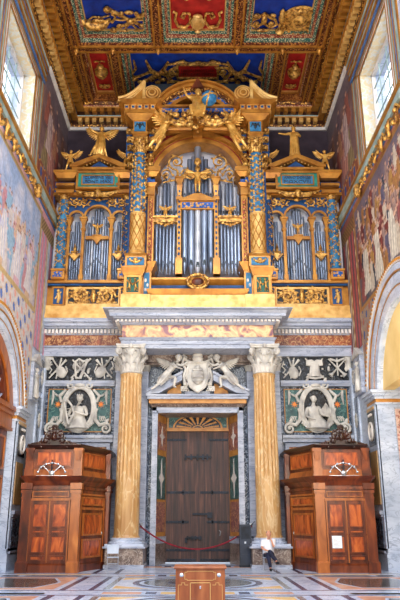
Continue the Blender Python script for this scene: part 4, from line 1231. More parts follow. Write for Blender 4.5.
# angels leaning on the arms: pose drawn for the left one (feet to the left), mirrored for the right
AJ = dict(pel=(-.24, -.06, .46), wai=(-.14, -.08, .6), che=(.0, -.1, .78), nek=(.13, -.16, .93), hed=(.19, -.2, .99), shl=(-.1, -.05, .9), ell=(.06, -.3, .74), wrl=(.26, -.34, .66), hal=(.34, -.34, .64),
          shr=(.13, -.14, .86), elr=(.28, -.22, .78), wrr=(.42, -.24, .86), har=(.48, -.24, .9), hpl=(-.32, -.08, .42), knl=(-.42, -.26, .2), anl=(-.66, -.2, .02), tol=(-.76, -.24, -.04),
          hpr=(-.2, -.06, .4), knr=(.1, -.32, .36), anr=(.04, -.3, .04), tor=(.12, -.38, .0))
for sx in (-1, 1):
    w = 'left' if sx < 0 else 'right'
    statue('marble_angel', 'white marble winged angel leaning on the arms from the %s pediment slope' % w, (sx*.97, 25.95, zp+.2), AJ, 2.0, sx=-sx, thick=.85,
           wings=[((-.08, .06, .85), (-.42, .12, 1.08), 1.2)],
           skirt=[([(-.16, -.08, .58), (-.26, -.1, .44), (-.38, -.2, .28), (-.48, -.22, .14)], [.12, .15, .14, .09], [.11, .14, .13, .09], .16, 6)])

# ---- side bays: trophy panels, bust panels
def bay_x(x, y, Y): return xx(x, y, Y)
zt0_, zt1_ = zz(381, 26.5), zz(357, 26.5)
BX0, BX1 = 3.34, 6.14
BC = (BX0+BX1)/2
def lute(m, c, s, a):
    R = Matrix.Rotation(a, 4, 'Y'); m2 = M(Matrix.Translation(c) @ R @ Matrix.Scale(s, 4))
    m2.ell((0, -.08, -.25), (.26, .12, .34), seg=12, rings=8); m2.tube([(0, -.1, 0), (0, -.1, .62)], [.05, .035], 6); m2.box(-.07, .07, -.13, -.07, .58, .74)
    m2.ell((0, -.2, -.15), (.07, .02, .07), seg=8, rings=4)
    for i in range(3): m2.tube([(-.03+.03*i, -.19, -.4), (-.03+.03*i, -.14, .6)], .008, 4)
    m.v, n = m.v+m2.v, len(m.v); m.f += [tuple(i+n for i in f) for f in m2.f]; m.mi += m2.mi
def rod(m, p, q, r0=.03, r1=.03, y=26.42, bell=0):
    m.tube([(p[0], y, p[1]), (q[0], y, q[1])], [r0, r1], 6)
    if bell: m.tube([(q[0]-(q[0]-p[0])*.16, y, q[1]-(q[1]-p[1])*.16), (q[0], y, q[1])], [r1, bell], 8)
def harp(m, x, z, s, y=26.4):
    m.tube([(x-.2*s, y, z-.4*s), (x-.25*s, y, z+.3*s), (x-.1*s, y, z+.42*s), (x+.1*s, y, z+.3*s), (x+.28*s, y, z+.4*s)], .045*s, 6)
    m.tube([(x-.2*s, y, z-.4*s), (x, y, z-.42*s), (x+.28*s, y, z+.4*s)], [.06*s, .07*s, .05*s], 6)
    for i in range(7):
        q = i/6; m.tube([(x-.22*s+.38*s*q, y, z-.38*s+.6*s*q*.9), (x-.2*s+.38*s*q, y, z+.36*s)], .012*s, 4)
kinds = {-1: [('lute', 'white marble relief of a lute and scroll on black panel, nearest the left corner'), ('harp', 'white marble relief of a harp over crossed pipes on black panel'), ('lute2', 'white marble relief of a lute crossed with flutes, nearest left giant column')],
         1: [('lute3', 'white marble relief of a round lute with bow, nearest right giant column'), ('armour', 'white marble relief of a tunic hung on crossed staves on black panel'), ('trumpets', 'white marble relief of crossed trumpets on black panel, nearest right corner')]}
zmid = (zt0_+zt1_)/2
for sx in (-1, 1):
    w = 'left' if sx < 0 else 'right'
    x0, x1 = sorted((sx*BX0, sx*BX1))
    m = M(); m.box(x0, x1, 26.52, YB, zt0_-.02, zt1_+.05); trim(m, BLACKM)
    m = M(); m.box(x0-.0, x1+.0, 26.38, YB, zz(386, 26.4), zt0_); m.box(x0, x1, 26.33, YB, zz(384, 26.4), zt0_-.06); trim(m, GREYM)
    for i, (kd, lb) in enumerate(kinds[sx]):
        cx = x0+(i+.5)*(x1-x0)/3 if sx < 0 else x0+(i+.5)*(x1-x0)/3
        m = M()
        if kd.startswith('lute'):
            a = {'lute': -.6, 'lute2': .6, 'lute3': -.3}[kd]
            sgn = 1 if a < 0 else -1
            lute(m, (cx+.02*sgn, 26.5, zmid+.02), .78, a)
            rod(m, (cx-sgn*.34, zmid-.4), (cx+sgn*.32, zmid+.36), .03, .04, bell=.06); rod(m, (cx-sgn*.05, zmid-.42), (cx+sgn*.12, zmid+.44))
            m.tube([(cx-sgn*.3, 26.45, zmid+.3), (cx-sgn*.38, 26.45, zmid+.1), (cx-sgn*.25, 26.45, zmid-.05), (cx-sgn*.34, 26.45, zmid-.2)], .03, 5)
            m.tube([(cx+sgn*.3, 26.45, zmid+.1), (cx+sgn*.38, 26.45, zmid-.1), (cx+sgn*.3, 26.45, zmid-.3)], .03, 5)
        elif kd == 'harp':
            rod(m, (cx-.38, zmid-.4), (cx+.38, zmid+.42), .035, .045); rod(m, (cx+.38, zmid-.42), (cx-.36, zmid+.36), .04, .035); harp(m, cx, zmid, .95)
            m.ell((cx-.28, 26.45, zmid+.1), (.08, .05, .14)); m.ell((cx+.3, 26.45, zmid-.1), (.06, .05, .12))
        elif kd == 'armour':
            rod(m, (cx-.36, zmid-.4), (cx+.36, zmid+.42)); rod(m, (cx+.36, zmid-.4), (cx-.36, zmid+.42))
            m.prism([(cx-.2, zmid-.3), (cx-.16, zmid+.1), (cx-.34, zmid+.12), (cx-.32, zmid+.34), (cx-.1, zmid+.36), (cx, zmid+.3), (cx+.1, zmid+.36), (cx+.32, zmid+.34), (cx+.34, zmid+.12), (cx+.16, zmid+.1), (cx+.22, zmid-.3)], 26.36, 26.5)
            cloth(m, [(cx, 26.38, zmid+.2), (cx, 26.38, zmid), (cx, 26.38, zmid-.34)], [.17, .18, .23], [.08, .08, .1], .1, 9)
            m.tube([(cx-.35, 26.4, zmid-.36), (cx, 26.38, zmid-.42), (cx+.35, 26.4, zmid-.34)], .05, 6)
        else:
            rod(m, (cx-.36, zmid+.4), (cx+.3, zmid-.3), .025, .045, 26.4, .12); rod(m, (cx+.36, zmid+.4), (cx-.3, zmid-.3), .025, .045, 26.45, .12)
            rod(m, (cx, zmid+.44), (cx, zmid-.3), .03, .03); m.tube([(cx-.3, 26.44, zmid+.4), (cx, 26.4, zmid+.3), (cx+.3, 26.44, zmid+.42)], .05, 6)
            m.ell((cx-.35, 26.46, zmid), (.06, .04, .12)); m.ell((cx+.36, 26.46, zmid), (.06, .04, .12))
        for k in range(5): m.ell((cx+.34*cos(k*1.3), 26.47, zmid+.34*sin(k*1.3)), (.05, .03, .04), seg=6, rings=4)
        single('trophy_relief', m, WHITE_M, lb, 'relief', smooth=True)
    # bust panel
    zb0, zb1 = zz(434, 26.5), zz(386, 26.5)
    t = thing('wall_medallion', (sx*BC, 26.5, zb0), 'green marble medallion with white oval frame, volutes and swags round the %s bust' % w, 'medallion')
    m = M(); m.box(x0, x1, 26.6, YB, zb0-.05, zb1); put('dark_border', m, DARKBLUE, t)
    m = M(); m.box(x0+.17, x1-.17, 26.57, YB, zb0+.12, zb1-.15); put('green_field', m, GREENM, t)
    m = M(); m.frame(x0+.13, x1-.13, zb0+.08, zb1-.11, .03, 26.54, 26.62); put('ochre_border', m, OCHRE, t)
    for s2 in (-1, 1):
        m = M(); cx, cz = sx*BC+s2*.86, zb0+1.18
        P_ = [(cx+(.16 if k % 2 == 0 else .055)*cos(pi*k/8), cz+(.16 if k % 2 == 0 else .055)*sin(pi*k/8)) for k in range(16)]
        m.prism(P_, 26.54, 26.58); put('star', m, pbr('orange_inlay', [(.3, (226,110,30)), (.7, (246,150,60))], 3), t)
    oc = (sx*BC, zb0+1.0)
    m = M(); m.prism([(oc[0]+.52*cos(a*pi/16), oc[1]+.78*sin(a*pi/16)) for a in range(32)], 26.52, 26.58); put('black_niche', m, BLACKM, t)
    m = M(); N_ = 40
    for r, w_, y in ((.60, .10, 26.45), (.55, .045, 26.38), (.68, .035, 26.42)):
        pts = [(oc[0]+r*cos(2*pi*a/N_), y, oc[1]+(r+.26)*sin(2*pi*a/N_)) for a in range(N_+1)]
        m.tube(pts, w_, 8, flat=.7)
    put('oval_moulding', m, WHITE_M, t, True)
    m = M()
    for s2 in (-1, 1):
        spiral(m, oc[0]+s2*1.1, zb0+.2, 26.48, .21, 1.4, a0=pi/2, sg=-1, r=.06, leaves=1, sx=s2)
        m.tube([(oc[0]+s2*1.1, 26.46, zb0+.41), (oc[0]+s2*.86, 26.44, zb0+.34), (oc[0]+s2*.68, 26.44, zb0+.55), (oc[0]+s2*.66, 26.44, zb0+.85), (oc[0]+s2*.74, 26.44, zb0+1.0)], [.07, .09, .09, .08, .05], 8)
        spiral(m, oc[0]+s2*.36, oc[1]+.92, 26.44, .16, 1.2, a0=pi/2, sg=-1, r=.05, leaves=1, sx=s2)
        m.tube([(oc[0]+s2*.7, 26.44, oc[1]+.25), (oc[0]+s2*.8, 26.44, oc[1]+.5), (oc[0]+s2*.55, 26.44, oc[1]+.75)], [.06, .07, .05], 7)
    m.ell((oc[0], 26.4, oc[1]+.92), (.22, .12, .1), seg=10, rings=6)
    put('volute', m, WHITE_M, t, True)
    m = M(); garland(m, (oc[0]-.6, 26.42, zb0+.42), (oc[0]+.6, 26.42, zb0+.42), .26, .075, 17)
    for s2 in (-1, 1):
        garland(m, (oc[0]+s2*1.08, 26.5, zb1-.2), (oc[0]+s2*.62, 26.5, zb1-.28), .16, .04, 9)
        m.tube([(oc[0]+s2*1.08, 26.5, zb1-.18), (oc[0]+s2*1.06, 26.5, zb1-.45), (oc[0]+s2*1.1, 26.5, zb1-.75)], [.04, .06, .02], 6)
        for k in range(4): m.tube([(oc[0]+s2*(.82+.06*k), 26.52, zb0+.7), (oc[0]+s2*(.86+.07*k), 26.5, zb0+.6), (oc[0]+s2*(.8+.08*k), 26.52, zb0+.5)], .025, 5)
    put('garland', m, WHITE_M, t, True)
    # the bust
    base = (oc[0], 26.44, oc[1]-.78)
    if sx < 0:
        J = dict(pel=(0, 0, .12), wai=(0, 0, .3), che=(0, -.02, .62), nek=(.02, -.04, .9), hed=(.03, -.07, .98), shl=(-.24, -.02, .78), ell=(-.34, -.12, .45), wrl=(-.15, -.28, .36), hal=(-.08, -.32, .42),
                 shr=(.24, -.02, .78), elr=(.34, -.12, .45), wrr=(.12, -.28, .5), har=(-.1, -.32, .56), hpl=(-.12, 0, .1), knl=(-.16, -.1, .04), anl=(-.12, -.1, .02), tol=(-.1, -.1, .01), hpr=(.12, 0, .1), knr=(.16, -.1, .04), anr=(.12, -.1, .02), tor=(.1, -.1, .01))
        ex = [('harp', lambda mm: (mm.tube([(-.3, -.3, .1), (-.42, -.3, .6), (-.5, -.3, .9), (-.36, -.3, .96), (-.22, -.3, .8)], [.05, .045, .05, .045, .04], 7), mm.tube([(-.3, -.3, .1), (-.12, -.3, .5), (-.22, -.3, .8)], [.05, .04, .04], 7),
                             [mm.tube([(-.34-.02*i, -.3, .25+.1*i), (-.18-.02*i, -.3, .36+.08*i)], .009, 4) for i in range(5)]), None)]
        lb = 'crowned white marble bust playing a harp in the left oval frame'
    else:
        J = dict(pel=(-.05, 0, .12), wai=(-.08, 0, .3), che=(-.12, -.02, .6), nek=(-.12, -.04, .88), hed=(-.1, -.07, .97), shl=(-.36, -.02, .74), ell=(-.42, -.16, .42), wrl=(-.2, -.3, .3), hal=(-.1, -.33, .3),
                 shr=(.1, -.02, .76), elr=(.14, -.2, .48), wrr=(.34, -.3, .4), har=(.44, -.32, .38), hpl=(-.15, 0, .1), knl=(-.16, -.1, .04), anl=(-.12, -.1, .02), tol=(-.1, -.1, .01), hpr=(.12, 0, .1), knr=(.16, -.1, .04), anr=(.12, -.1, .02), tor=(.1, -.1, .01))
        ex = [('organ_model', lambda mm: (mm.prism([(.12, .42), (.5, .42), (.5, .62), (.31, .9), (.12, .62)], -.2, -.06), [mm.box(.14+.06*i, .18+.06*i, -.24, -.18, .44, .62+(.2-.07*abs(i-2.5))) for i in range(6)]), None)]
        lb = 'white marble bust resting an arm on a pointed tablet in the right oval frame'
    statue('marble_bust', lb, base, J, 1.75*1.08, thick=1.12, cat='bust', crown=(sx < 0), extras=ex,
           skirt=[([(J['che'][0], 0, .66), (J['wai'][0], -.02, .35), (0, -.04, .12), (0, -.05, -.02)], [.2, .26, .36, .42], [.12, .17, .2, .2], .07, 8)])
    # shelf and lower framed panel half hidden by the confessional
    m = M(); m.box(x0, x1, 26.4, YB, zb0-.16, zb0-.05); m.box(x0, x1, 26.48, YB, zb0-.32, zb0-.16); trim(m, GREYM)
    t = thing('wall_panel', (sx*BC, 26.6, 2.6), 'framed dark marble panel half hidden behind the %s confessional' % w, 'panel')
    m = M(); m.frame(x0+.1, x1-.1, 2.6, zb0-.36, .14, 26.5, 26.7); put('stone_frame', m, GREYM, t)
    m = M(); m.frame(x0+.24, x1-.24, 2.74, zb0-.5, .1, 26.54, 26.7); put('red_frame', m, BRECCIA, t)
    m = M(); m.box(x0+.34, x1-.34, 26.6, 26.72, 2.84, zb0-.6); put('dark_field', m, GREENM, t)
    m = M(); m.box(x0, x1, 26.55, YB, 0, 2.55); trim(m, BRECCIA2)
    # corner pilaster
    m = M(); a_, b_ = sorted((sx*6.14, sx*6.3)); m.box(a_, b_, 26.3, YB, 0, sa0-.5); m.box(a_-.04, b_+.0, 26.24, YB, 0, .6)
    single('corner_pilaster', m, BLUEGREY, 'blue grey marble pilaster in the %s corner' % w, 'pilaster')
    m = M(); cx = sx*6.15; capital(m, cx, 26.5, sa0-.55, sa0, .12, .15)
    single('pilaster_capital', m, WHITE_M, 'marble leaf capital on the %s corner pilaster' % w, 'capital', smooth=True)

# ---- side wall between arch pier and corner
for sx in (-1, 1):
    w = 'left' if sx < 0 else 'right'
    a = AR[sx]; zcap = a['zcap']
    def bx(m, d0, d1, ya, yb, za, zb): m.box(min(sx*(XW-d0), sx*(XW-d1)), max(sx*(XW-d0), sx*(XW-d1)), ya, yb, za, zb)
    t = thing('relief_niche', (sx*XW, 25.1, 6.1), 'small pedimented marble niche with figure relief beside %s arch' % w, 'niche')
    y0 = 24.9 if sx < 0 else 25.1
    z0 = 5.9 if sx < 0 else 6.2; z1 = z0+1.35
    m = M(); bx(m, 0, .08, y0-.35, y0+.55, z0, z1); put('back', m, BLUEGREY, t)
    m = M(); m.frame(y0-.4, y0+.6, z0-.05, z1+.05, .12, sx*(XW-.14), sx*XW, 'x'); put('niche_frame', m, GREYM, t)
    m = M(); m.prism([(y0-.5, z1+.05), (y0+.7, z1+.05), (y0+.1, z1+.45)], sx*(XW-.2), sx*XW, 'x'); put('pediment', m, WHITE_M, t)
    statue('relief_figure', 'tiny white marble figure standing in the niche beside %s arch' % w, (sx*(XW-.14), y0+.1, z0+.05), dict(shl=(-.19, 0, 1.42), ell=(-.28, -.1, 1.2), wrl=(-.1, -.2, 1.25), hal=(-.02, -.22, 1.3)), 1.15, rot=(-pi/2 if sx > 0 else pi/2), 
           skirt=[([(0, 0, 1.25), (0, 0, .9), (0, 0, .5), (0, 0, .05)], [.17, .2, .24, .27], [.13, .15, .17, .18], .1, 8)])
    # rosette panel and pilaster next to corner
    t = thing('rosette_panel', (sx*XW, 26.2, 3.0), 'tall dark inlaid marble strip with rosettes near the %s corner' % w, 'panel')
    m = M(); bx(m, 0, .06, 25.75, 26.5, 1.8, 7.9); put('pale_surround', m, BLUEGREY, t)
    m = M(); bx(m, .02, .08, 25.9, 26.38, 4.4, 6.2); bx(m, .02, .08, 25.9, 26.38, 2.2, 4.2); bx(m, .02, .08, 25.9, 26.38, 6.4, 7.7); put('dark_inlay', m, DARKBLUE, t)
    m = M()
    for zc2 in (3.4, 5.3, 7.0):
        for k in range(8):
            an = 2*pi*k/8; m.ell((sx*(XW-.09), 26.14+.13*cos(an), zc2+.2*sin(an)), (.03, .07, .1), seg=6, rings=4)
        m.ell((sx*(XW-.1), 26.14, zc2), (.04, .08, .1), seg=6, rings=4)
    put('rosette', m, WHITE_M, t, True)
    # inlaid pier panel: black with white wreath, yellow marble below, dark bench panel
    yj = a['yj']
    t = thing('pier_panel', (sx*XW, yj+.7, 0), 'inlaid pier panel with white wreath on black beside %s confessional' % w, 'panel')
    yy0, yy1 = yj+.28, yj+1.15
    m = M(); bx(m, 0, .05, yj+.12, yj+1.6, .6, zcap-.5); put('pale_surround', m, BLUEGREY, t)
    za_, zb_ = (3.7, 4.75) if sx < 0 else (4.1, 5.3)
    m = M(); bx(m, .02, .08, yy0, yy1, za_, zb_); put('black_inlay', m, BLACKM, t)
    m = M(); bx(m, .02, .075, yy0-.05, yy1+.05, zb_+.03, zb_+.14); bx(m, .02, .075, yy0, yy1, 2.1, za_-.2); put('yellow_inlay', m, YELLOWM, t)
    m = M()
    yc_, zc2 = (yy0+yy1)/2, (za_+zb_)/2-.1
    pts = [(sx*(XW-.1), yc_+.26*cos(2*pi*k/20), zc2+.3*sin(2*pi*k/20)) for k in range(21)]
    m.tube(pts, .045, 6); m.ell((sx*(XW-.09), yc_, zc2), (.04, .12, .16)); 
    for k in range(5): m.ell((sx*(XW-.1), yc_-.2+.1*k, zb_-.12), (.03, .04, .05), seg=6, rings=4)
    put('wreath', m, LIME, t, True)
    m = M(); bx(m, 0, .16, yj+.2, yj+1.5, 1.78, 1.9); bx(m, 0, .1, yj+.25, yj+1.45, 1.7, 1.78); bx(m, 0, .1, yj+.25, yj+1.45, .5, .62); put('grey_ledge', m, GREYM, t)
    m = M(); bx(m, .0, .07, yj+.35, yj+1.35, .7, 1.65); put('dark_lower_panel', m, DARKBLUE, t)
# ================================================================ ORGANS
def pipe(parent, x, y, r, z0, zm, z1, bright=False, nm='pipe'):
    m = M()
    m.lathe([(r*.18, z0), (r*.3, z0+.04), (r, zm-.02), (r, zm+.02), (r, z1-.03), (r*1.06, z1-.03), (r*1.06, z1), (r*.9, z1)], x, y, 14)
    m.cur = 1
    m.prism([(x-r*.55, zm+.03), (x+r*.55, zm+.03), (x+r*.4, zm+.03+r*1.1), (x, zm+.03+r*1.5), (x-r*.4, zm+.03+r*1.1)], y-r*1.02, y-r*.6)
    m.box(x-r*.6, x+r*.6, y-r*1.1, y-r*.6, zm-.02, zm+.01)
    return put(nm, m, [PIPE_W if bright else PIPE, DARKP], parent, True)
def relief_panel(parent, x0, x1, z0, z1, y, ground, n=1, fr=.07, frm=None, r=.03, figures=True):
    m = M(); m.box(x0+fr, x1-fr, y, y+.06, z0+fr, z1-fr); g = put('panel_ground', m, ground, parent)
    m = M(); m.frame(x0, x1, z0, z1, fr, y-.04, y+.08); put('panel_frame', m, frm or GOLD, parent)
    m = M(); w = x1-x0-2*fr; h = z1-z0-2*fr; cx = (x0+x1)/2; cz = (z0+z1)/2
    if figures:
        for sg in (-1, 1):
            m.tube([(cx+sg*w*.18, y-.03, cz-h*.4), (cx+sg*w*.25, y-.05, cz-h*.1), (cx+sg*w*.2, y-.05, cz+h*.18)], [w*.05, w*.08, w*.09], 7)
            m.ell((cx+sg*w*.2, y-.06, cz+h*.32), (w*.08, .05, h*.1))
            m.tube([(cx+sg*w*.2, y-.05, cz+h*.15), (cx+sg*w*.05, y-.06, cz+h*.05), (cx, y-.05, cz-h*.05)], w*.04, 6)
            m.tube([(cx+sg*w*.22, y-.03, cz-h*.1), (cx+sg*w*.4, y-.05, cz-h*.25), (cx+sg*w*.38, y-.03, cz-h*.42)], w*.05, 6)
            m.tube([(cx+sg*w*.3, y-.03, cz+h*.1), (cx+sg*w*.44, y-.04, cz+h*.3)], [w*.03, w*.07], 6)
    else:
        rinceau(m, x0+fr, x1-fr, z0+fr, z1-fr, y, n, r)
    put('panel_relief', m, GOLD_ORN, parent, True)
def vine(m, x, y, z0, z1, r, turns=5, sg=1, seed=0, hand=1):
    rn = random.Random(seed); k_ = r/.275
    for o in (0, pi):
        n = int(turns*12); pts = []
        for i in range(n+1):
            q = i/n; a = o+sg*2*pi*turns*q*.5
            pts.append((x+(r+.01)*cos(a), y+(r+.01)*sin(a), z0+(z1-z0)*q))
        m.tube(pts, .02*k_, 5)
        for i in range(1, n, 2):
            p = pts[i]; a = atan2(p[1]-y, p[0]-x); dz = .06*(1 if i % 4 == 1 else -1)
            m.ell((x+(r+.02)*cos(a+.25*hand), y+(r+.02)*sin(a+.25*hand), p[2]+dz), (.05*k_, .05*k_, (.05+.03*rn.random())*k_), seg=6, rings=4)
def small_angel(name, label, loc, h, pose='fly', sx=1, group=None, wingspan=1.0):
    J = dict(shl=(-.19, 0, 1.42), ell=(-.42, -.08, 1.5), wrl=(-.6, -.12, 1.68), hal=(-.66, -.12, 1.76), shr=(.19, 0, 1.42), elr=(.42, -.1, 1.3), wrr=(.55, -.15, 1.38), har=(.62, -.16, 1.42),
             knl=(-.14, -.15, .52), knr=(.18, -.05, .5), anr=(.3, .02, .12), tor=(.36, -.06, .04))
    if pose == 'stride': J.update(knl=(-.28, -.15, .55), anl=(-.5, -.0, .22), tol=(-.58, -.08, .15), knr=(.2, -.1, .48), anr=(.32, 0, .06), tor=(.36, -.12, .02))
    if pose == 'out': J.update(ell=(-.45, -.05, 1.42), wrl=(-.72, -.1, 1.45), hal=(-.8, -.1, 1.46), elr=(.45, -.05, 1.42), wrr=(.72, -.1, 1.45), har=(.8, -.1, 1.46), knr=(.12, -.06, .5), anr=(.1, 0, .1), tor=(.1, -.12, .04))
    return statue(name, label, loc, J, h, STAT, sx=sx, thick=1.1, cat='statue', curls=7,
                  wings=[((.08, .1, 1.35), (.55*wingspan, .2, 1.75), 1.3), ((-.08, .1, 1.35), (-.55*wingspan, .2, 1.75), 1.3)],
                  skirt=[([(0, 0, 1.3), (0, -.02, 1.05), (0, -.05, .7), (-.06, -.06, .4), (-.12, -.02, .16)], [.19, .19, .24, .26, .25], [.16, .17, .2, .2, .17], .2, 7)] if h > 1.3 else [([(0, 0, 1.05), (0, -.02, .9), (.02, -.04, .72)], [.17, .2, .22], [.14, .17, .17], .14, 7)], group=group)

# ---------------- main organ
OY = 25.5
t = thing('great_organ', (0, 25.5, 9.5), 'great gilded and blue pipe organ in the centre above the marble cornice', 'organ')
zb = zk1+.06
z296, z286 = zz(296, 24.6), zz(287, 25.1)
m = M(); m.box(-2.95, 2.95, 24.35, YB-.02, zb-.06, zb+.22); m.box(-2.9, 2.9, 24.45, YB-.02, zb+.22, z296)
for a_, b_ in ((-2.98, -2.2), (-2.2, -1.85), (1.85, 2.2), (2.2, 2.98)): m.box(a_, b_, 24.3, 24.9, zb-.06, z296-.02)
put('plinth', m, GOLD_PALE, t)
# recessed centre below the pipes
zA, zB_, zC_ = zz(292, 24.9), zz(288, 24.6), zz(283, 25.1)
m = M(); m.frustum(-1.9, 1.9, 24.6, YB-.02, z296, zA, 0, .12); m.box(-1.9, 1.9, 24.8, YB-.02, zA, zA+.06); put('lower_ledge', m, GOLD, t)
m = M(); m.box(-1.9, 1.9, 25.1, YB-.02, zA+.06, zC_-.1); put('blue_band', m, BLUE, t)
m = M(); m.frustum(-1.9, 1.9, 25.15, YB-.02, zC_-.1, zC_+.1, .0, .2); m.box(-1.88, 1.88, 25.1, YB-.02, zC_+.1, zz(277.5, 25.1)); put('pipe_sill', m, GOLD, t)
m = M(); zM = zz(281.5, 24.9)
N_ = 24
m.tube([(.42*cos(2*pi*k/N_), 24.9, zM+.3*sin(2*pi*k/N_)) for k in range(N_+1)], .06, 7)
for k in range(14): m.ell((.42*cos(2*pi*k/14), 24.86, zM+.3*sin(2*pi*k/14)), .065, seg=6, rings=4)
m.ell((0, 24.96, zM), (.36, .1, .25), seg=14, rings=8); put('oval_medallion', m, GOLD_ORN, t, True)
m = M(); m.ell((0, 24.9, zM), (.26, .08, .17), seg=12, rings=8); put('medallion_boss', m, WOOD, t, True)
# case: side walls, back lining, spandrels
z_pb = zz(275, 25.6); z_sp = zz(181, 25.5); z_ent = zz(133, 25.4)
m = M(); m.box(-1.88, 1.88, 26.3, 26.38, z_pb, 18.2); put('case_lining', m, CASE_IN, t)
m = M()
for sx in (-1, 1): m.box(min(sx*1.88, sx*2.95), max(sx*1.88, sx*2.95), 25.6, 26.38, z296, 18.9)
m.box(-1.88, 1.88, 25.6, 26.38, 18.0, 18.9); put('case_body', m, BLUE, t)
m = M()
for i in range(24):    # spandrel plate round the arch
    a0, a1 = radians(180*i/24), radians(180*(i+1)/24)
    p = [(2.25*cos(a0), z_sp+2.25*sin(a0)), (2.25*cos(a1), z_sp+2.25*sin(a1))]
    m.prism([p[0], p[1], (p[1][0]*1.0, z_ent), (p[0][0]*1.0, z_ent)], 25.55, 25.7)
put('spandrel', m, RED, t)
m = M(); m.ring(0, z_sp, 1.81, 2.02, 25.32, 26.1, 0, 180, 40); put('arch_inner_ring', m, GOLD, t)
m = M(); m.ring(0, z_sp, 2.0, 2.2, 25.45, 25.8, 0, 180, 40); put('arch_middle_ring', m, GOLD, t)
m = M(); m.ring(0, z_sp, 2.07, 2.11, 25.42, 25.8, 0, 180, 40); put('arch_red_line', m, RED, t)
m = M(); m.ring(0, z_sp, 2.18, 2.32, 25.26, 25.8, 0, 180, 40); put('arch_outer_ring', m, GOLD, t)
for sx in (-1, 1):
    # impost entablature between column and arch
    z0, z1 = zz(196, 25.5), zz(169, 25.3)
    h = z1-z0
    m = M(); X0, X1 = sorted((sx*1.83, sx*2.3))
    m.box(X0, X1, 25.35, 26.2, z0, z0+h*.3); m.frustum(X0, X1, 25.3, 26.2, z0+h*.3, z0+h*.42, 0, .1); m.frustum(X0, X1, 25.3, 26.2, z0+h*.68, z0+h*.82, .05, .2); m.box(X0-.24, X1+.24, 25.05, 26.2, z0+h*.82, z0+h)
    put('impost', m, GOLD, t)
    m = M(); m.box(X0+.0, X1-.0, 25.32, 26.2, z0+h*.42, z0+h*.68); put('impost_frieze', m, GOLD_BLUE, t)
    # red and gold pilaster
    X0, X1 = sorted((sx*1.84, sx*2.12))
    zq = zz(268, 25.4)
    m = M(); m.box(X0, X1, 25.42, 25.9, zq, z0); put('pilaster', m, GOLD, t)
    m = M(); m.box(X0+.07, X1-.07, 25.39, 25.45, zq+.25, z0-.2); put('pilaster_inlay', m, RED, t)
    m = M(); n = 12
    for i in range(n):
        zc_ = zq+.35+(z0-zq-.7)*i/(n-1); cx = (X0+X1)/2
        m.tube([(cx-.06, 25.37, zc_-.1), (cx+.05, 25.36, zc_), (cx-.06, 25.37, zc_+.1)], .018, 5); m.ell((cx, 25.36, zc_+.12), (.05, .03, .05), seg=6, rings=4)
    put('pilaster_ornament', m, GOLD_ORN, t, True)
    # inner pedestal
    z264, z270 = zz(263, 24.9), zz(271, 24.9)
    X0, X1 = sorted((sx*1.86, sx*2.22))
    m = M(); m.box(X0, X1, 24.9, 26.1, z296, z270); m.frustum(X0, X1, 24.9, 26.1, z270, z264, .02, .2); m.box(X0-.05, X1+.05, 24.85, 26.1, z296, z296+.1); put('inner_pedestal', m, GOLD, t)
    m = M(); m.box(X0+.07, X1-.07, 24.87, 24.92, z296+.18, z270-.08); put('inner_pedestal_panel', m, LBLUE, t)
    m = M(); cx = (X0+X1)/2
    for i in range(3):
        zc_ = z296+.35+i*.2
        m.ell((cx-.04*(-1)**i, 24.85, zc_), (.05, .03, .08), seg=6, rings=4)
    put('pedestal_relief', m, LIME, t, True)
    # outer pedestal with green relief
    z268, z274 = zz(268, 24.6), zz(275, 24.6)
    X0, X1 = sorted((sx*2.2, sx*2.92))
    m = M(); m.box(X0, X1, 24.62, 26.1, z296, z274); m.frustum(X0, X1, 24.62, 26.1, z274, z268, .02, .14); m.box(X0-.1, X1+.1, 24.48, 26.1, z268, z268+.05); put('pedestal', m, GOLD, t)
    relief_panel(t, X0+.04, X1-.04, z296+.06, z274-.02, 24.58, DKGREEN, fr=.08)
    # column with base block, drum, shaft, capital
    cx = sx*2.47; cy = 24.9
    z257, z216, z155, z141 = zz(256, cy), zz(215, cy), zz(155, cy), zz(141, cy)
    m = M(); m.box(cx-.42, cx+.42, cy-.36, 25.8, z268+.05, z257-.12); m.frustum(cx-.36, cx+.36, cy-.32, 25.8, z257-.14, z257-.06, .04, .12); put('column_base_block', m, GOLD, t)
    m = M(); m.box(cx-.34, cx+.34, cy-.39, cy-.3, z268+.1, z257-.2); put('base_block_panel', m, LBLUE, t)
    m = M(); garland(m, (cx-.3, cy-.4, z257-.22), (cx+.3, cy-.4, z257-.22), .2, .05, 9); m.ell((cx, cy-.41, z257-.3), (.1, .04, .08)); put('base_block_swag', m, GOLD_ORN, t, True)
    m = M(); m.lathe([(.4, z257-.08), (.42, z257-.02), (.36, z257+.03), (.33, z257+.06), (.37, z257+.1), (.32, z257+.14), (.31, z257+.18), (.305, z216-.04), (.33, z216-.03), (.33, z216+.03), (.29, z216+.04)], cx, cy, 24)
    drum = put('column_drum', m, GOLD_PALE, t, True)
    m = M()
    for dr in (-1, 1):
        for k in range(8):
            a0 = 2*pi*k/8; pts = []
            for i in range(15):
                q = i/14; a = a0+dr*q*2.2; pts.append((cx+.312*cos(a), cy+.312*sin(a), z257+.2+(z216-z257-.28)*q))
            m.tube(pts, .018, 4)
    put('drum_lattice', m, GOLD, drum, True)
    m = M(); m.lathe([(.29, z216), (.285, z216+(z155-z216)*.5), (.26, z155)], cx, cy, 24); sh = put('column_shaft', m, BLUE if False else LBLUE, t, True)
    m = M(); vine(m, cx, cy, z216+.06, z155-.05, .275, turns=9, sg=sx, seed=2, hand=sx)
    vine(m, cx, cy, z216+.06, z155-.05, .275, turns=8, sg=-sx, seed=3, hand=-sx); put('gilded_vine', m, GOLD_ORN, sh, True)
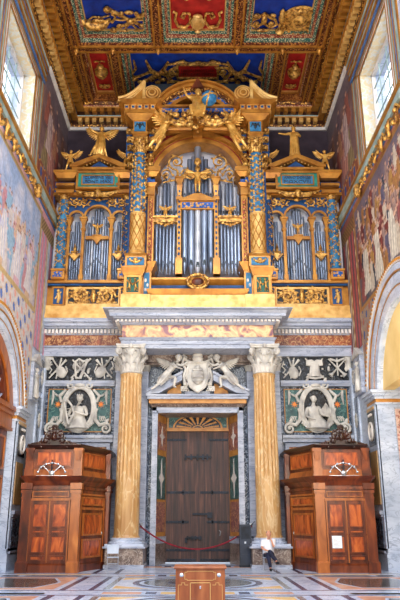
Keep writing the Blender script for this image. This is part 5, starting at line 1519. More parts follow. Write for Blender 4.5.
    m = M(); capital(m, cx, cy, z155, z141, .25, .34); put('column_capital', m, GOLD_ORN, t, True)
    # entablature block over the column
    z133, z122, z118, z104 = zz(134, cy-.2), zz(122, cy-.2), zz(118, cy-.2), zz(104, cy-.5)
    X0, X1 = cx-.3, cx+.3
    m = M(); m.box(X0, X1, cy-.28, 25.9, z141, z133-.06); m.box(X0-.04, X1+.04, cy-.32, 25.9, z133-.06, z133+.04); m.box(X0, X1, cy-.28, 25.9, z133, z122)
    put('entablature_block', m, GOLD, t)
    m = M(); m.box(X0+.06, X1-.06, cy-.32, cy-.26, z133+.08, z122-.06); put('eagle_panel', m, LBLUE, t)
    m = M(); zc_ = (z133+z122)/2
    m.ell((cx, cy-.33, zc_), (.05, .03, .13)); m.ell((cx, cy-.34, zc_+.14), .035)
    for sg in (-1, 1): m.tube([(cx, cy-.33, zc_+.02), (cx+sg*.12, cy-.33, zc_+.12), (cx+sg*.19, cy-.33, zc_-.02)], [.05, .06, .02], 6)
    put('eagle', m, DARKP, t, True)
    m = M(); m.frustum(X0, X1, cy-.28, 25.9, z122, z118, .04, .3); m.box(X0-.34, X1+.34, cy-.62, 25.9, z118, z118+.16); m.box(X0-.38, X1+.38, cy-.66, 25.9, z118+.34, z118+.4)
    m.frustum(X0, X1, cy-.28, 25.9, z118+.4, z104, .42, .62); put('block_cornice', m, GOLD, t)
    m = M(); m.box(X0-.33, X1+.33, cy-.6, 25.9, z118+.16, z118+.34); put('cornice_frieze', m, WOOD_L, t)
    m = M()
    for i in range(5):
        x_ = X0-.26+i*(X1-X0+.52)/4; m.box(x_-.06, x_+.06, cy-.66, cy-.58, z118+.18, z118+.32)
    put('frieze_jewel', m, BLUE, t)
    m = M()
    for i in range(5):
        x_ = X0-.26+i*(X1-X0+.52)/4; m.frame(x_-.09, x_+.09, z118+.16, z118+.34, .03, cy-.68, cy-.6)
    for i in range(4):
        y_ = cy-.3+i*.28
        for xx_ in (X0-.36, X1+.36): m.box(xx_-.04, xx_+.04, y_, y_+.14, z118+.16, z118+.34)
    put('jewel_frame', m, GOLD_PALE, t)
    # flanking stepped brackets behind the block
    m = M()
    for s2 in (-1, 1):
        for i in range(5):
            z_ = z118-.25-i*.42; q = cx+s2*(.52-.03*i)
            m.box(q-.14, q+.14, 25.3, 25.9, z_-.12, z_+.12); m.ell((q, 25.26, z_), (.12, .1, .12), seg=8, rings=5)
    put('rosette_bracket', m, GOLD_ORN, t, True)
    m = M()
    for s2 in (-1, 1):
        q = cx+s2*.5; m.box(q-.16, q+.16, 25.42, 25.6, z141-.4, z118)
    put('bracket_backing', m, BLUE, t)
    # broken pediment wing with scroll
    zt = zz(82, 24.2)
    x_o, x_i = cx+sx*.92, cx-sx*.17
    P_ = []
    for i in range(13):
        q = i/12; P_.append((x_o+(x_i-x_o)*q, z104+.12+(zt-z104-.12)*(q**2.3*.8+.2*q)))
    m = M(); m.prism([(x_o, z104)]+P_+[(x_i, z104)], 24.15, 25.8)
    put('pediment_wing', m, GOLD, t)
    m = M()
    for off, r_ in ((.0, .07), (-.14, .05), (-.26, .035)):
        m.tube([(p[0], 24.12, max(z104, p[1]+off)) for p in P_], r_, 6)
    m.box(min(x_i-.06, x_i+.06), max(x_i-.06, x_i+.06), 24.1, 25.8, z104, zt); put('wing_moulding', m, GOLD_PALE, t, True)
    m = M(); sc = (cx-sx*.52, z104+.38)
    for r_, yy in ((.40, 24.18), (.30, 24.13), (.19, 24.1), (.1, 24.06)):
        n = 20; m.prism([(sc[0]+r_*cos(2*pi*k/n), sc[1]+r_*sin(2*pi*k/n)) for k in range(n)], yy, 25.6)
    put('pediment_scroll', m, GOLD, t, True)
    m = M()
    for r_, yy in ((.36, 24.16), (.25, 24.12), (.14, 24.08)):
        m.tube([(sc[0]+r_*cos(2*pi*k/20), yy, sc[1]+r_*sin(2*pi*k/20)) for k in range(21)], .03, 5)
    put('scroll_ring', m, GOLD_PALE, t, True)
# entablature over the arch and attic
m = M(); m.box(-2.2, 2.2, 25.35, 26.1, z_ent-.05, z_ent+.08); m.frustum(-2.0, 2.0, 25.3, 26.1, z_ent+.08, z_ent+.2, 0, .12); m.box(-2.12, 2.12, 25.1, 26.1, z_ent+.2, zz(126, 25.1)); put('arch_entablature', m, GOLD, t)
z126 = zz(126, 25.1); z108, z103 = zz(109, 25.2), zz(103, 25.1)
m = M(); m.box(-2.1, 2.1, 25.6, 26.3, z126, z108+1.6); put('attic', m, DARKP, t)
m = M()
for a_, b_ in ((-1.95, -1.1), (1.1, 1.95)): m.frame(a_, b_, z126+.08, z108-.05, .07, 25.52, 25.65)
put('attic_panel_frame', m, GOLD, t)
m = M(); m.frustum(-1.35, 1.35, 25.4, 26.1, z108-.1, z108, 0, .05); m.box(-1.4, 1.4, 25.32, 26.1, z108, z108+.1); m.box(-1.45, 1.45, 25.2, 26.1, z108+.26, z103+.04); put('attic_cornice', m, GOLD, t)
m = M(); dentils(m, -1.38, 1.38, 25.28, 25.4, z108+.1, z108+.24, .12); put('attic_dentil', m, GOLD_PALE, t)
zt = zz(79, 24.15); half = 1.72; zbse = zz(97, 24.15); rise = zt-zbse; R = (half**2+rise**2)/(2*rise); zcR = zt-R; aa = math.degrees(math.asin(half/R))
m = M(); m.ring(0, zcR, R-.22, R-.08, 24.3, 25.6, 90-aa, 90+aa, 24); m.ring(0, zcR, R-.09, R, 24.15, 25.6, 90-aa, 90+aa, 24); put('segmental_pediment', m, GOLD, t)
m = M(); m.ring(0, zcR, R-.34, R-.2, 24.42, 25.6, 90-aa, 90+aa, 24); put('pediment_bead', m, GOLD_EGG, t)
m = M(); m.ring(0, zcR, R-.48, R-.33, 24.6, 25.6, 90-aa+3, 90+aa-3, 24); put('pediment_blue', m, GOLD_BLUE, t)
m = M(); m.ring(0, zcR, R-.62, R-.47, 24.55, 25.6, 90-aa+5, 90+aa-5, 24); m.box(-1.6, 1.6, 24.5, 25.6, zbse-.22, zbse-.12); put('pediment_inner_ring', m, GOLD, t)
m = M(); m.box(-1.55, 1.55, 24.6, 25.6, zbse-.42, zbse-.24); put('pediment_blue', m, GOLD_BLUE, t)
m = M(); m.prism([(0, zt+.1), (-.26, zt-.45), (.26, zt-.45)], 24.12, 24.2); put('apex_finial', m, WOOD, t)
zK = zz(118, 24.3)
# keystone, scroll console and cloud
m = M(); m.box(-.2, .2, 25.05, 25.4, z_ent-.35, z_ent+.12); m.box(-.26, .26, 24.4, 25.4, z_ent+.08, z_ent+.18); m.ell((0, 25.02, z_ent-.12), (.12, .08, .14)); put('keystone', m, GOLD, t, True)
m = M(); rn = random.Random(4)
for i in range(34):
    a = rn.uniform(0, 2*pi); r_ = rn.uniform(.2, 1.0); m.ell((r_*1.15*cos(a), 24.35-.15*rn.random(), zz(119, 24.3)+.36*r_*sin(a)), (.16, .12, .13), seg=7, rings=5)
for sg in (-1, 1): m.tube([(sg*.3, 24.3, zK-.25), (sg*.8, 24.3, zK-.35), (sg*1.2, 24.3, zK-.1), (sg*1.25, 24.3, zK+.15), (sg*1.0, 24.3, zK+.25)], [.1, .12, .12, .09, .07], 8)
put('cloud', m, GOLD_ORN, t, True)
# tracery inside the arch head
m = M(); zq = zz(178, 25.7)
for sg in (-1, 1):
    spiral(m, sg*.92, z_sp+.95, 25.58, .38, 1.6, a0=-pi/2, sg=1, r=.045, leaves=5, sx=sg)
    spiral(m, sg*1.38, z_sp+.35, 25.58, .26, 1.4, a0=pi, sg=-1, r=.035, leaves=4, sx=sg)
    spiral(m, sg*.5, z_sp+.42, 25.58, .2, 1.3, a0=0, sg=1, r=.035, leaves=3, sx=sg)
    m.tube([(0, 25.55, z_sp+.25), (sg*.3, 25.53, z_sp+.12), (sg*.62, 25.55, z_sp+.3), (sg*.9, 25.55, z_sp+.1), (sg*1.5, 25.55, z_sp-.05)], [.06, .05, .05, .05, .03], 6)
    m.tube([(sg*.85, 25.57, z_sp), (sg*.88, 25.57, z_sp+.5)], [.09, .05], 6)
    for k in range(9): m.ell((sg*(.55+.13*k), 25.55, z_sp+.2+.12*sin(k*2.1)), (.05, .04, .07), seg=6, rings=4)
m.ell((0, 25.52, z_sp+.95), (.16, .08, .2), seg=10, rings=6); m.ell((0, 25.48, z_sp+.6), (.12, .08, .12))
put('arch_tracery', m, GOLD_ORN, t, True)
# posts between pipe fields
for sx in (-1, 1):
    x = sx*.78; z0 = zz(275, 25.5); z1 = zz(200, 25.5); z2 = z_sp-.2
    m = M(); m.box(x-.08, x+.08, 25.42, 25.7, z0, z1); m.box(x-.14, x+.14, 25.35, 25.7, z0, z0+.7); m.frustum(x-.06, x+.06, 25.45, 25.7, z2-.05, z2+.3, 0, .14); m.box(x-.2, x+.2, 25.28, 25.7, z2+.25, z2+.32)
    m.frustum(x-.09, x+.09, 25.4, 25.7, z1, z2-.05, -.03, .03); m.box(x-.14, x+.14, 25.34, 25.7, z1-.05, z1+.1); put('post', m, GOLD, t)
    m = M()
    for k in range(14): m.ell((x, 25.4, z0+.9+k*.24), (.05, .03, .07), seg=6, rings=4)
    put('post_inlay', m, BLUE, t, True)
# central inscription shelf
z0, z1 = zz(209, 25.5), zz(203.5, 25.5)
m = M(); m.box(-.72, .72, 25.4, 25.65, z0-.05, z1+.05); m.box(-.78, .78, 25.3, 25.65, z1+.05, z1+.13); m.prism([(-.78, z1+.13), (.78, z1+.13), (.4, z1+.3), (.15, z1+.42), (-.15, z1+.42), (-.4, z1+.3)], 25.35, 25.55); put('pipe_shelf', m, GOLD, t)
m = M(); m.box(-.66, .66, 25.37, 25.42, z0+.0, z1+.0); put('shelf_panel', m, GOLD_BLUE, t)
for sx in (-1, 1):
    z0s, z1s = zz(223, 25.5), zz(218, 25.5); cx = sx*1.36
    m = M(); m.box(cx-.5, cx+.5, 25.38, 25.65, z0s, z0s+.12); m.box(cx-.46, cx+.46, 25.42, 25.65, z0s+.12, z1s-.04); m.box(cx-.52, cx+.52, 25.34, 25.65, z1s-.04, z1s+.05)
    for k in range(5): m.ell((cx-.3+.15*k, 25.36, z0s-.04-.06*(2-abs(k-2))), (.09, .05, .08), seg=6, rings=4)
    put('side_pipe_shelf', m, GOLD_ORN, t)
# pipes
zf, zm_ = zz(275, 25.6)+.02, zz(263, 25.6)
for i in range(5):
    x = (i-2)*.275; pipe(t, x, 25.6, .132, zf, zm_-[.0, .12, .2, .12, 0][i], zz(208, 25.6), bright=(i == 2))
for sx in (-1, 1):
    for i in range(6):
        x = sx*(1.0+i*.145); pipe(t, x, 25.62, .066, zf, zm_+[.0, .1, .0, .1, .0, .1][i]-.15, zz(222, 25.6))
    zsh = zz(219, 25.7)
    for i, (dx, top, r_) in enumerate(((.92, 178, .08), (1.1, 186, .07), (1.26, 184, .075), (1.42, 174, .09), (1.6, 188, .07), (1.74, 196, .06))):
        pipe(t, sx*dx, 25.75, r_, zsh, zsh+.25, zz(top, 25.75), bright=(i in (1, 4)))
for i, (dx, top, r_) in enumerate(((-.56, 168, .09), (-.36, 160, .1), (0, 146, .15), (.36, 160, .1), (.56, 168, .09), (-.2, 156, .08), (.2, 156, .08))):
    pipe(t, dx, 25.8+.1*(i > 4), r_, z1+.1, z1+.45, zz(top, 25.8), bright=(i == 0 or i == 4))

# crest figure with blue globe, reclining angels, pipe angels
zc0 = zz(120, 24.0)-.1
SJ = dict(pel=(0, -.1, .45), wai=(0, -.08, .65), che=(0, -.05, .9), nek=(0, -.06, 1.1), hed=(.02, -.08, 1.2), shl=(-.2, -.02, 1.02), ell=(-.42, -.05, 1.12), wrl=(-.52, -.08, 1.38), hal=(-.54, -.08, 1.48),
          shr=(.2, -.02, 1.02), elr=(.34, -.15, .78), wrr=(.38, -.35, .7), har=(.4, -.4, .66), hpl=(-.12, -.12, .42), knl=(-.26, -.45, .45), anl=(-.2, -.45, .05), tol=(-.2, -.58, 0), hpr=(.12, -.12, .42), knr=(.26, -.45, .45), anr=(.22, -.45, .05), tor=(.22, -.58, 0))
def globe(mm):
    mm.ell((.42, -.55, .66), .29, seg=16, rings=10)
def gband(mm):
    mm.tube([(.42+.3*cos(2*pi*k/20), -.55+.3*sin(2*pi*k/20), .66+.08*cos(2*pi*k/20)) for k in range(21)], .03, 5)
    mm.tube([(.42+.3*cos(2*pi*k/20)*.3, -.55-.3*abs(sin(2*pi*k/20))**.5*.9, .66+.3*cos(2*pi*k/20)) for k in range(11)], .03, 5)
statue('gilded_god_figure', 'gilded seated figure with raised arm and blue globe crowning the great organ', (0, 24.0, zc0), SJ, 1.95, STAT, thick=1.15, cat='statue',
       skirt=[([(0, -.06, .95), (0, -.1, .6), (0, -.3, .42), (0, -.42, .1)], [.19, .21, .27, .25], [.17, .2, .22, .16], .16, 8)],
       extras=[('beard', lambda mm: mm.ell((.02, -.2, 1.14), (.07, .06, .12)), None), ('globe', globe, LBLUE), ('globe_band', gband, None)])
RJ = dict(pel=(-.1, 0, .75), wai=(.0, -.03, .95), che=(.1, -.06, 1.15), nek=(.2, -.1, 1.33), hed=(.24, -.12, 1.42), shl=(-.08, -.05, 1.24), ell=(.1, -.25, 1.05), wrl=(.35, -.3, 1.1), hal=(.45, -.3, 1.12),
          shr=(.26, -.08, 1.22), elr=(.5, -.15, 1.15), wrr=(.72, -.15, 1.22), har=(.82, -.15, 1.26), hpl=(-.2, -.02, .68), knl=(-.35, -.15, .35), anl=(-.55, -.1, .05), tol=(-.62, -.2, -.08), hpr=(-.05, 0, .68), knr=(-.1, -.2, .3), anr=(-.3, -.1, -.05), tor=(-.34, -.2, -.15))
for sx in (-1, 1):
    w = 'left' if sx < 0 else 'right'
    statue('gilded_angel', 'gilded winged angel lying along the organ arch, %s of the keystone' % w, (sx*1.45, 24.6, zz(150, 24.6)), RJ, 1.95, STAT, sx=-sx, thick=1.15,
           wings=[((.0, .06, 1.2), (-.32, .0, 1.72), 1.5), ((.15, .08, 1.2), (-.02, .1, 1.75), 1.4)],
           skirt=[([(.0, -.03, .9), (-.12, -.04, .72), (-.22, -.1, .5), (-.34, -.1, .3)], [.13, .15, .14, .09], [.12, .14, .12, .08], .2, 6)])
small_angel('gilded_angel', 'gilded angel with spread wings in front of central upper pipes', (0, 25.32, z1+.42), 1.15, 'out')
for sx in (-1, 1):
    w = 'left' if sx < 0 else 'right'
    small_angel('gilded_cherub', 'small gilded cherub on the pipe shelf in the %s field of great organ' % w, (sx*1.36, 25.38, zz(219, 25.4)), .62, 'out')

# ---------------- side organs
SY = 26.12
for sx in (-1, 1):
    w = 'left' if sx < 0 else 'right'
    t = thing('side_organ', (sx*4.35, 26.1, 9.5), 'smaller gilded pipe organ %s of the great organ, under a pediment' % w, 'organ')
    XC = sx*4.33
    zb = sk1+.0; z306, z286, z280 = zz(306, 25.95), zz(286.5, 26.0), zz(280, 26.0)
    X0, X1 = sorted((sx*2.95, sx*6.28))
    m = M(); m.box(X0, X1, 25.95, YB-.02, zb-.06, zb+.2); m.box(X0, X1, 26.02, YB-.02, zb+.2, z306+.05); put('plinth', m, GOLD_PALE, t)
    m = M(); m.box(X0, X1, 26.12, YB-.02, z306, z286); put('pedestal_band', m, GOLD, t)
    m = M(); m.frustum(X0, X1, 26.1, YB-.02, z286, z286+.08, 0, .0); m.box(X0, X1, 25.98, YB-.02, z280-.12, z280); m.box(X0, X1, 26.05, YB-.02, z286, z280-.3); put('upper_ledge', m, GOLD, t)
    m = M(); m.box(X0, X1, 26.1, YB-.02, z280-.3, z280-.12); put('ledge_band', m, BLUE, t)
    # open scroll grille
    m = M(); m.box(XC-1.05, XC+1.05, 26.08, 26.14, z306+.12, z286-.08); put('grille_ground', m, DARKP, t)
    m = M(); rinceau(m, XC-1.02, XC-.1, z306+.12, z286-.08, 26.1, 1, .045, 9); rinceau(m, XC+.1, XC+1.02, z306+.12, z286-.08, 26.1, 1, .045, 9)
    zc_ = (z306+z286)/2
    for s2 in (-1, 1):
        spiral(m, XC+s2*.55, zc_, 26.08, .38, 2.2, a0=0, sg=1, r=.045, leaves=12, sx=s2)
        for k in range(8):
            a = 2*pi*k/8; m.ell((XC+s2*.55+.22*cos(a), 26.04, zc_+.22*sin(a)), (.06, .04, .04), seg=6, rings=4)
        for dz in (-.32, .32): m.tube([(XC+s2*.15, 26.05, zc_+dz*.5), (XC+s2*.5, 26.05, zc_+dz), (XC+s2*.95, 26.05, zc_+dz)], .035, 5)
    m.ell((XC, 26.05, zc_), (.12, .07, .28), seg=10, rings=6); m.ell((XC, 26.02, zc_+.25), (.08, .06, .1))
    put('scroll_grille', m, GOLD_ORN, t, True)
    m = M(); m.frame(XC-1.12, XC+1.12, z306+.05, z286-.02, .08, 26.02, 26.14); put('grille_frame', m, GOLD_PALE, t)
    for cx_, ww in ((sx*5.78, .5), (sx*3.08, .3)):
        m = M(); m.box(cx_-ww/2, cx_+ww/2, 26.05, 26.14, z306+.05, z286-.02); put('side_panel', m, BLUE, t)
        m = M(); m.frame(cx_-ww/2-.02, cx_+ww/2+.02, z306+.03, z286, .07, 26.0, 26.14); put('side_panel_frame', m, GOLD, t)
        m = M(); m.tube([(cx_, 26.02, zc_-.28), (cx_+.05, 26.0, zc_-.05), (cx_, 26.0, zc_+.15)], [.05, .08, .07], 7); m.ell((cx_, 26.0, zc_+.25), .07); m.tube([(cx_-.12, 26.02, zc_-.1), (cx_, 26.0, zc_+.1), (cx_+.12, 26.02, zc_+.2)], .03, 6); put('side_panel_figure', m, GOLD_PALE, t, True)
    # case lining and body
    zt_ = zz(196, SY)
    m = M(); m.box(sx*XW*.0+X0, X1, 26.68, 26.78, z280, zt_); put('case_lining', m, CASE_IN, t)
    zsp = zz(217.5, SY); zs2 = zz(217.5, SY)
    # columns
    for cx_, r_ in ((sx*5.83, .2), (sx*3.06, .17)):
        za, zb2, zc2 = z280, zz(268, 26.0), zz(200, 26.0)
        m = M(); m.box(cx_-.27, cx_+.27, 25.82, 26.4, za, za+.4); m.box(cx_-.3, cx_+.3, 25.78, 26.4, za+.36, za+.44); put('column_base_block', m, GOLD, t)
        m = M(); m.box(cx_-.2, cx_+.2, 25.8, 25.84, za+.08, za+.32); put('base_panel', m, GOLD_BLUE, t)
        m = M(); m.lathe([(r_*1.3, za+.44), (r_*1.35, za+.5), (r_*1.05, za+.56), (r_, za+.6), (r_*.9, zc2)], cx_, 26.1, 20); sh = put('column_shaft', m, LBLUE if cx_*sx > 4 else BLUE, t, True)
        m = M(); vine(m, cx_, 26.1, za+.62, zc2-.03, r_*.95, turns=8, sg=sx, seed=5, hand=1); vine(m, cx_, 26.1, za+.62, zc2-.03, r_*.95, turns=7, sg=-sx, seed=6, hand=-1); put('gilded_vine', m, GOLD_ORN, sh, True)
        m = M(); capital(m, cx_, 26.1, zc2, zz(193, 26.0), r_*.85, r_*1.15); put('column_capital', m, GOLD_ORN, t, True)
    # arcade: three openings cut in a blue front, gold mullions
    ops = [(0, .53), (-.93, .26), (.93, .26)]
    m = M()
    zTop = zt_
    n = 60; xa, xb = -1.62, 1.62
    lo = lambda x: next((zsp+sqrt(max(0, r*r-(x-c)**2)) for c, r in ops if abs(x-c) < r), None)
    for i in range(n):
        u0 = xa+(xb-xa)*i/n; u1 = xa+(xb-xa)*(i+1)/n; um = (u0+u1)/2
        a_ = lo(um)
        if a_ is None: a_ = b_ = z280 if abs(um) > 1.19 else zsp
        else: a_ = lo(u0) or zsp; b_ = lo(u1) or zsp
        m.prism([(XC+u0, a_), (XC+u1, b_), (XC+u1, zTop), (XC+u0, zTop)], 26.2, 26.3)
    put('blue_front', m, BLUE, t)
    m = M()
    for c, r in ops: m.ring(XC+c, zsp, r, r+.09, 26.12, 26.3, 0, 180, 20)
    put('arch_moulding', m, GOLD, t)
    for c in (-.6, .6, -1.22, 1.22):
        wd = .06 if abs(c) < 1 else .05
        m = M(); m.box(XC+c-wd, XC+c+wd, 26.15, 26.3, z280, zsp-.3); m.frustum(XC+c-wd, XC+c+wd, 26.15, 26.3, zsp-.35, zsp-.05, 0, .09); m.box(XC+c-wd-.11, XC+c+wd+.11, 26.03, 26.3, zsp-.08, zsp); m.box(XC+c-wd-.03, XC+c+wd+.03, 26.12, 26.3, z280, z280+.3)
        m.frustum(XC+c-wd, XC+c+wd, 26.15, 26.3, zsp-.6, zsp-.5, .02, .05)
        put('mullion', m, GOLD, t)
    for c in (-1.4, 1.4):
        m = M(); m.box(XC+c-.05, XC+c+.05, 26.17, 26.22, z280, zTop); put('green_strip', m, GREEN if c*sx > 0 else RED, t)
    # scroll frieze over the arches
    m = M(); zf0, zf1 = zsp+.25, zt_-.08
    for s2 in (-1, 1):
        spiral(m, XC+s2*.62, zf1-.22, 26.16, .19, 1.5, a0=pi, sg=1, r=.035, leaves=7, sx=s2)
        spiral(m, XC+s2*1.02, zf1-.22, 26.16, .19, 1.5, a0=0, sg=-1, r=.035, leaves=7, sx=s2)
        spiral(m, XC+s2*1.36, zf1-.28, 26.16, .13, 1.3, a0=0, sg=1, r=.03, leaves=4, sx=s2)
        m.tube([(XC+s2*.15, 26.14, zf1-.08), (XC+s2*.5, 26.14, zf1-.04), (XC+s2*.85, 26.14, zf1-.3), (XC+s2*1.25, 26.14, zf1-.05)], .035, 5)
    m.ell((XC, 26.12, zf1-.1), (.16, .08, .09)); put('scroll_frieze', m, GOLD_ORN, t, True)
    # entablature over
    z174 = zz(174, 25.9); z189 = zz(190, 25.95)
    m = M(); m.box(X0, X1, 25.95, 26.75, zt_-.04, zt_+.1); m.box(X0, X1, 26.0, 26.75, zt_+.24, z189+.12)
    for cx_ in (sx*5.75, sx*3.15):
        m.box(cx_-.38, cx_+.38, 25.75, 26.75, zt_-.02, zt_+.12); m.box(cx_-.4, cx_+.4, 25.7, 26.75, z189+.1, z189+.22); m.frustum(cx_-.36, cx_+.36, 25.75, 26.75, z174-.28, z174-.08, 0, .14); m.box(cx_-.52, cx_+.52, 25.58, 26.75, z174-.08, z174+.04)
    put('entablature', m, GOLD, t)
    m = M(); m.box(X0, X1, 26.04, 26.75, zt_+.1, zt_+.24); m.box(X0, X1, 26.1, 26.75, z189+.12, z174-.28)
    put('blue_frieze', m, BLUE, t)
    m = M(); m.box(X0, X1, 26.06, 26.75, z174-.28, z174-.1); m.box(X0, X1, 25.95, 26.75, z174-.1, z174); put('attic_moulding', m, GOLD, t)
    # inscription plate
    m = M(); m.box(XC-.86, XC+.86, 25.72, 26.2, z189, z174-.06); put('plate_backing', m, GREEN, t)
    m = M(); m.frame(XC-.95, XC+.95, z189-.08, z174+.02, .09, 25.66, 25.9); m.frame(XC-.72, XC+.72, z189+.1, z174-.16, .05, 25.66, 25.8); put('plate_frame', m, GOLD, t)
    m = M(); m.box(XC-.68, XC+.68, 25.69, 25.75, z189+.14, z174-.2); pl = put('inscription_plate', m, LBLUE, t)
    lines = ('CLEMENS VIII', 'PONT MAX') if sx < 0 else ('ANNO DOMINI', 'MDXCVIII')
    m = M(); hh = z174-z189-.36
    for k, s_ in enumerate(lines): textmesh(m, s_, XC, 25.68, z189+.19+hh*(.52-.5*k), .2, .008, 1.15)
    put('lettering', m, WOOD_D, pl)
    # winged console below the plate
    m = M(); zq = z189-.2
    m.ell((XC, 25.72, zq-.08), (.16, .12, .2), seg=10, rings=6)
    for s2 in (-1, 1):
        m.tube([(XC+s2*.1, 25.75, zq-.1), (XC+s2*.45, 25.75, zq-.12), (XC+s2*.95, 25.78, zq+.08)], [.1, .12, .03], 7)
        for k in range(5): m.ell((XC+s2*(.25+.13*k), 25.73, zq-.2+.04*k), (.09, .04, .05), seg=6, rings=4)
    put('winged_console', m, GOLD_ORN, t, True)
    # pediment
    z168, z155 = zz(168, 25.7), zz(155, 25.7)
    m = M(); m.frustum(XC-1.0, XC+1.0, 25.75, 26.7, z174, z174+.12, 0, .1); m.box(XC-1.16, XC+1.16, 25.6, 26.7, z168-.12, z168)
    for s2 in (-1, 1): m.prism([(XC+s2*1.25, z168), (XC+s2*1.25, z168+.1), (XC, z155), (XC, z155-.2), (XC+s2*.95, z168)], 25.55, 26.6)
    put('pediment', m, GOLD, t)
    m = M(); m.box(XC-1.05, XC+1.05, 25.72, 26.7, z174+.12, z168-.12); put('pediment_egg_course', m, GOLD_EGG, t)
    m = M(); m.prism([(XC-.6, z168), (XC+.6, z168), (XC, z155-.22)], 25.85, 26.0); put('tympanum', m, BLUE, t)
    m = M()
    for s2 in (-1, 1):
        for k in range(7): m.ell((XC+s2*(.1+.14*k), 25.72, z155-.24-(z155-z168-.1)*(k+.5)/7.6), .035, seg=6, rings=4)
    put('tympanum_bead', m, GOLD_PALE, t, True)
    # pipes
    zf = z280+.02
    for i in range(9):
        d = (i-4)*.112; top = [236, 229, 222, 214, 208, 214, 222, 229, 236][i]-2
        pipe(t, XC+d, 26.4, .05, zf, zf+.55+.12*(4-abs(i-4)), zz(top, 26.4), bright=(i % 4 == 2))
    for i in range(7):
        d = (i-3)*.14; pipe(t, XC+d, 26.52, .06, zf, zf+.5, zz([224, 218, 212, 206, 212, 218, 224][i], 26.5)+.05)
    for s2 in (-1, 1):
        for i in range(5):
            pipe(t, XC+s2*.93+(i-2)*.1, 26.4, .043, zf, zf+.5+.1*(2-abs(i-2)), zz([240, 232, 226, 232, 240][i], 26.4))
        for i in range(4):
            pipe(t, XC+s2*.93+(i-1.5)*.12, 26.52, .05, zf, zf+.5, zz([232, 222, 222, 232][i], 26.5))
    # gold shelf across the centre pipes, small shelves at the sides
    z238 = zz(239, 26.2)
    m = M(); m.box(XC-.5, XC+.5, 26.2, 26.33, z238, z238+.14); m.box(XC-.2, XC+.2, 26.16, 26.33, z238+.14, z238+.2); m.prism([(XC-.16, z238), (XC+.16, z238), (XC, z238-.24)], 26.2, 26.33); put('pipe_shelf', m, GOLD, t)
    z255 = zz(256, 26.2)
    m = M()
    for s2 in (-1, 1):
        c = XC+s2*.93; m.box(c-.25, c+.25, 26.2, 26.33, z255+.05, z255+.13); m.prism([(c-.2, z255+.05), (c+.2, z255+.05), (c, z255-.2)], 26.2, 26.33)
        m.lathe([(.02, z255+.13), (.09, z255+.2), (.05, z255+.28), (.08, z255+.36), (.03, z255+.5), (.01, z255+.6)], c, 26.25, 8)
        for k in (-1, 1): m.ell((c+k*.1, 26.22, z255+.2), (.07, .04, .05), seg=6, rings=4)
    put('side_shelf', m, GOLD_ORN, t)
    # eagle-like cherub on the shelf
    small_angel('gilded_cherub', 'tiny gilded cherub on the shelf across the %s side organ pipes' % w, (XC, 26.2, z238+.2), .52, 'out')
    # angels on the pediment
    if sx < 0:
        small_angel('gilded_angel', 'gilded angel with raised wings standing atop the left organ pediment', (XC, 26.0, z155-.02), 1.6, 'stride', 1, wingspan=1.0)
    else:
        statue('gilded_saint', 'gilded robed figure standing atop the right organ pediment', (XC, 26.0, z155-.02), dict(shl=(-.19, 0, 1.42), ell=(-.45, -.1, 1.3), wrl=(-.7, -.15, 1.32), hal=(-.8, -.15, 1.34), elr=(.3, -.12, 1.16), wrr=(.12, -.28, 1.2), har=(.05, -.3, 1.22)), 1.6, STAT, thick=1.1,
               skirt=[([(0, 0, 1.3), (0, -.02, .95), (0, -.05, .5), (0, -.05, .08)], [.18, .2, .22, .25], [.15, .17, .19, .2], .2, 7)])
    m = M(); m.lathe([(.34, z155-.2), (.36, z155-.12), (.3, z155-.04), (.3, z155)], XC, 26.0, 12)
    put('statue_base', m, GOLD, t)
    small_angel('gilded_cherub', 'gilded winged cherub striding on the outer slope of %s organ pediment' % w, (XC+sx*1.3, 25.9, z174+.1), 1.05, 'stride', sx)
    small_angel('gilded_cherub', 'gilded winged cherub on the inner slope of %s organ pediment, next to great organ' % w, (XC-sx*1.2, 25.9, z174+.14), 1.05, 'fly', -sx)
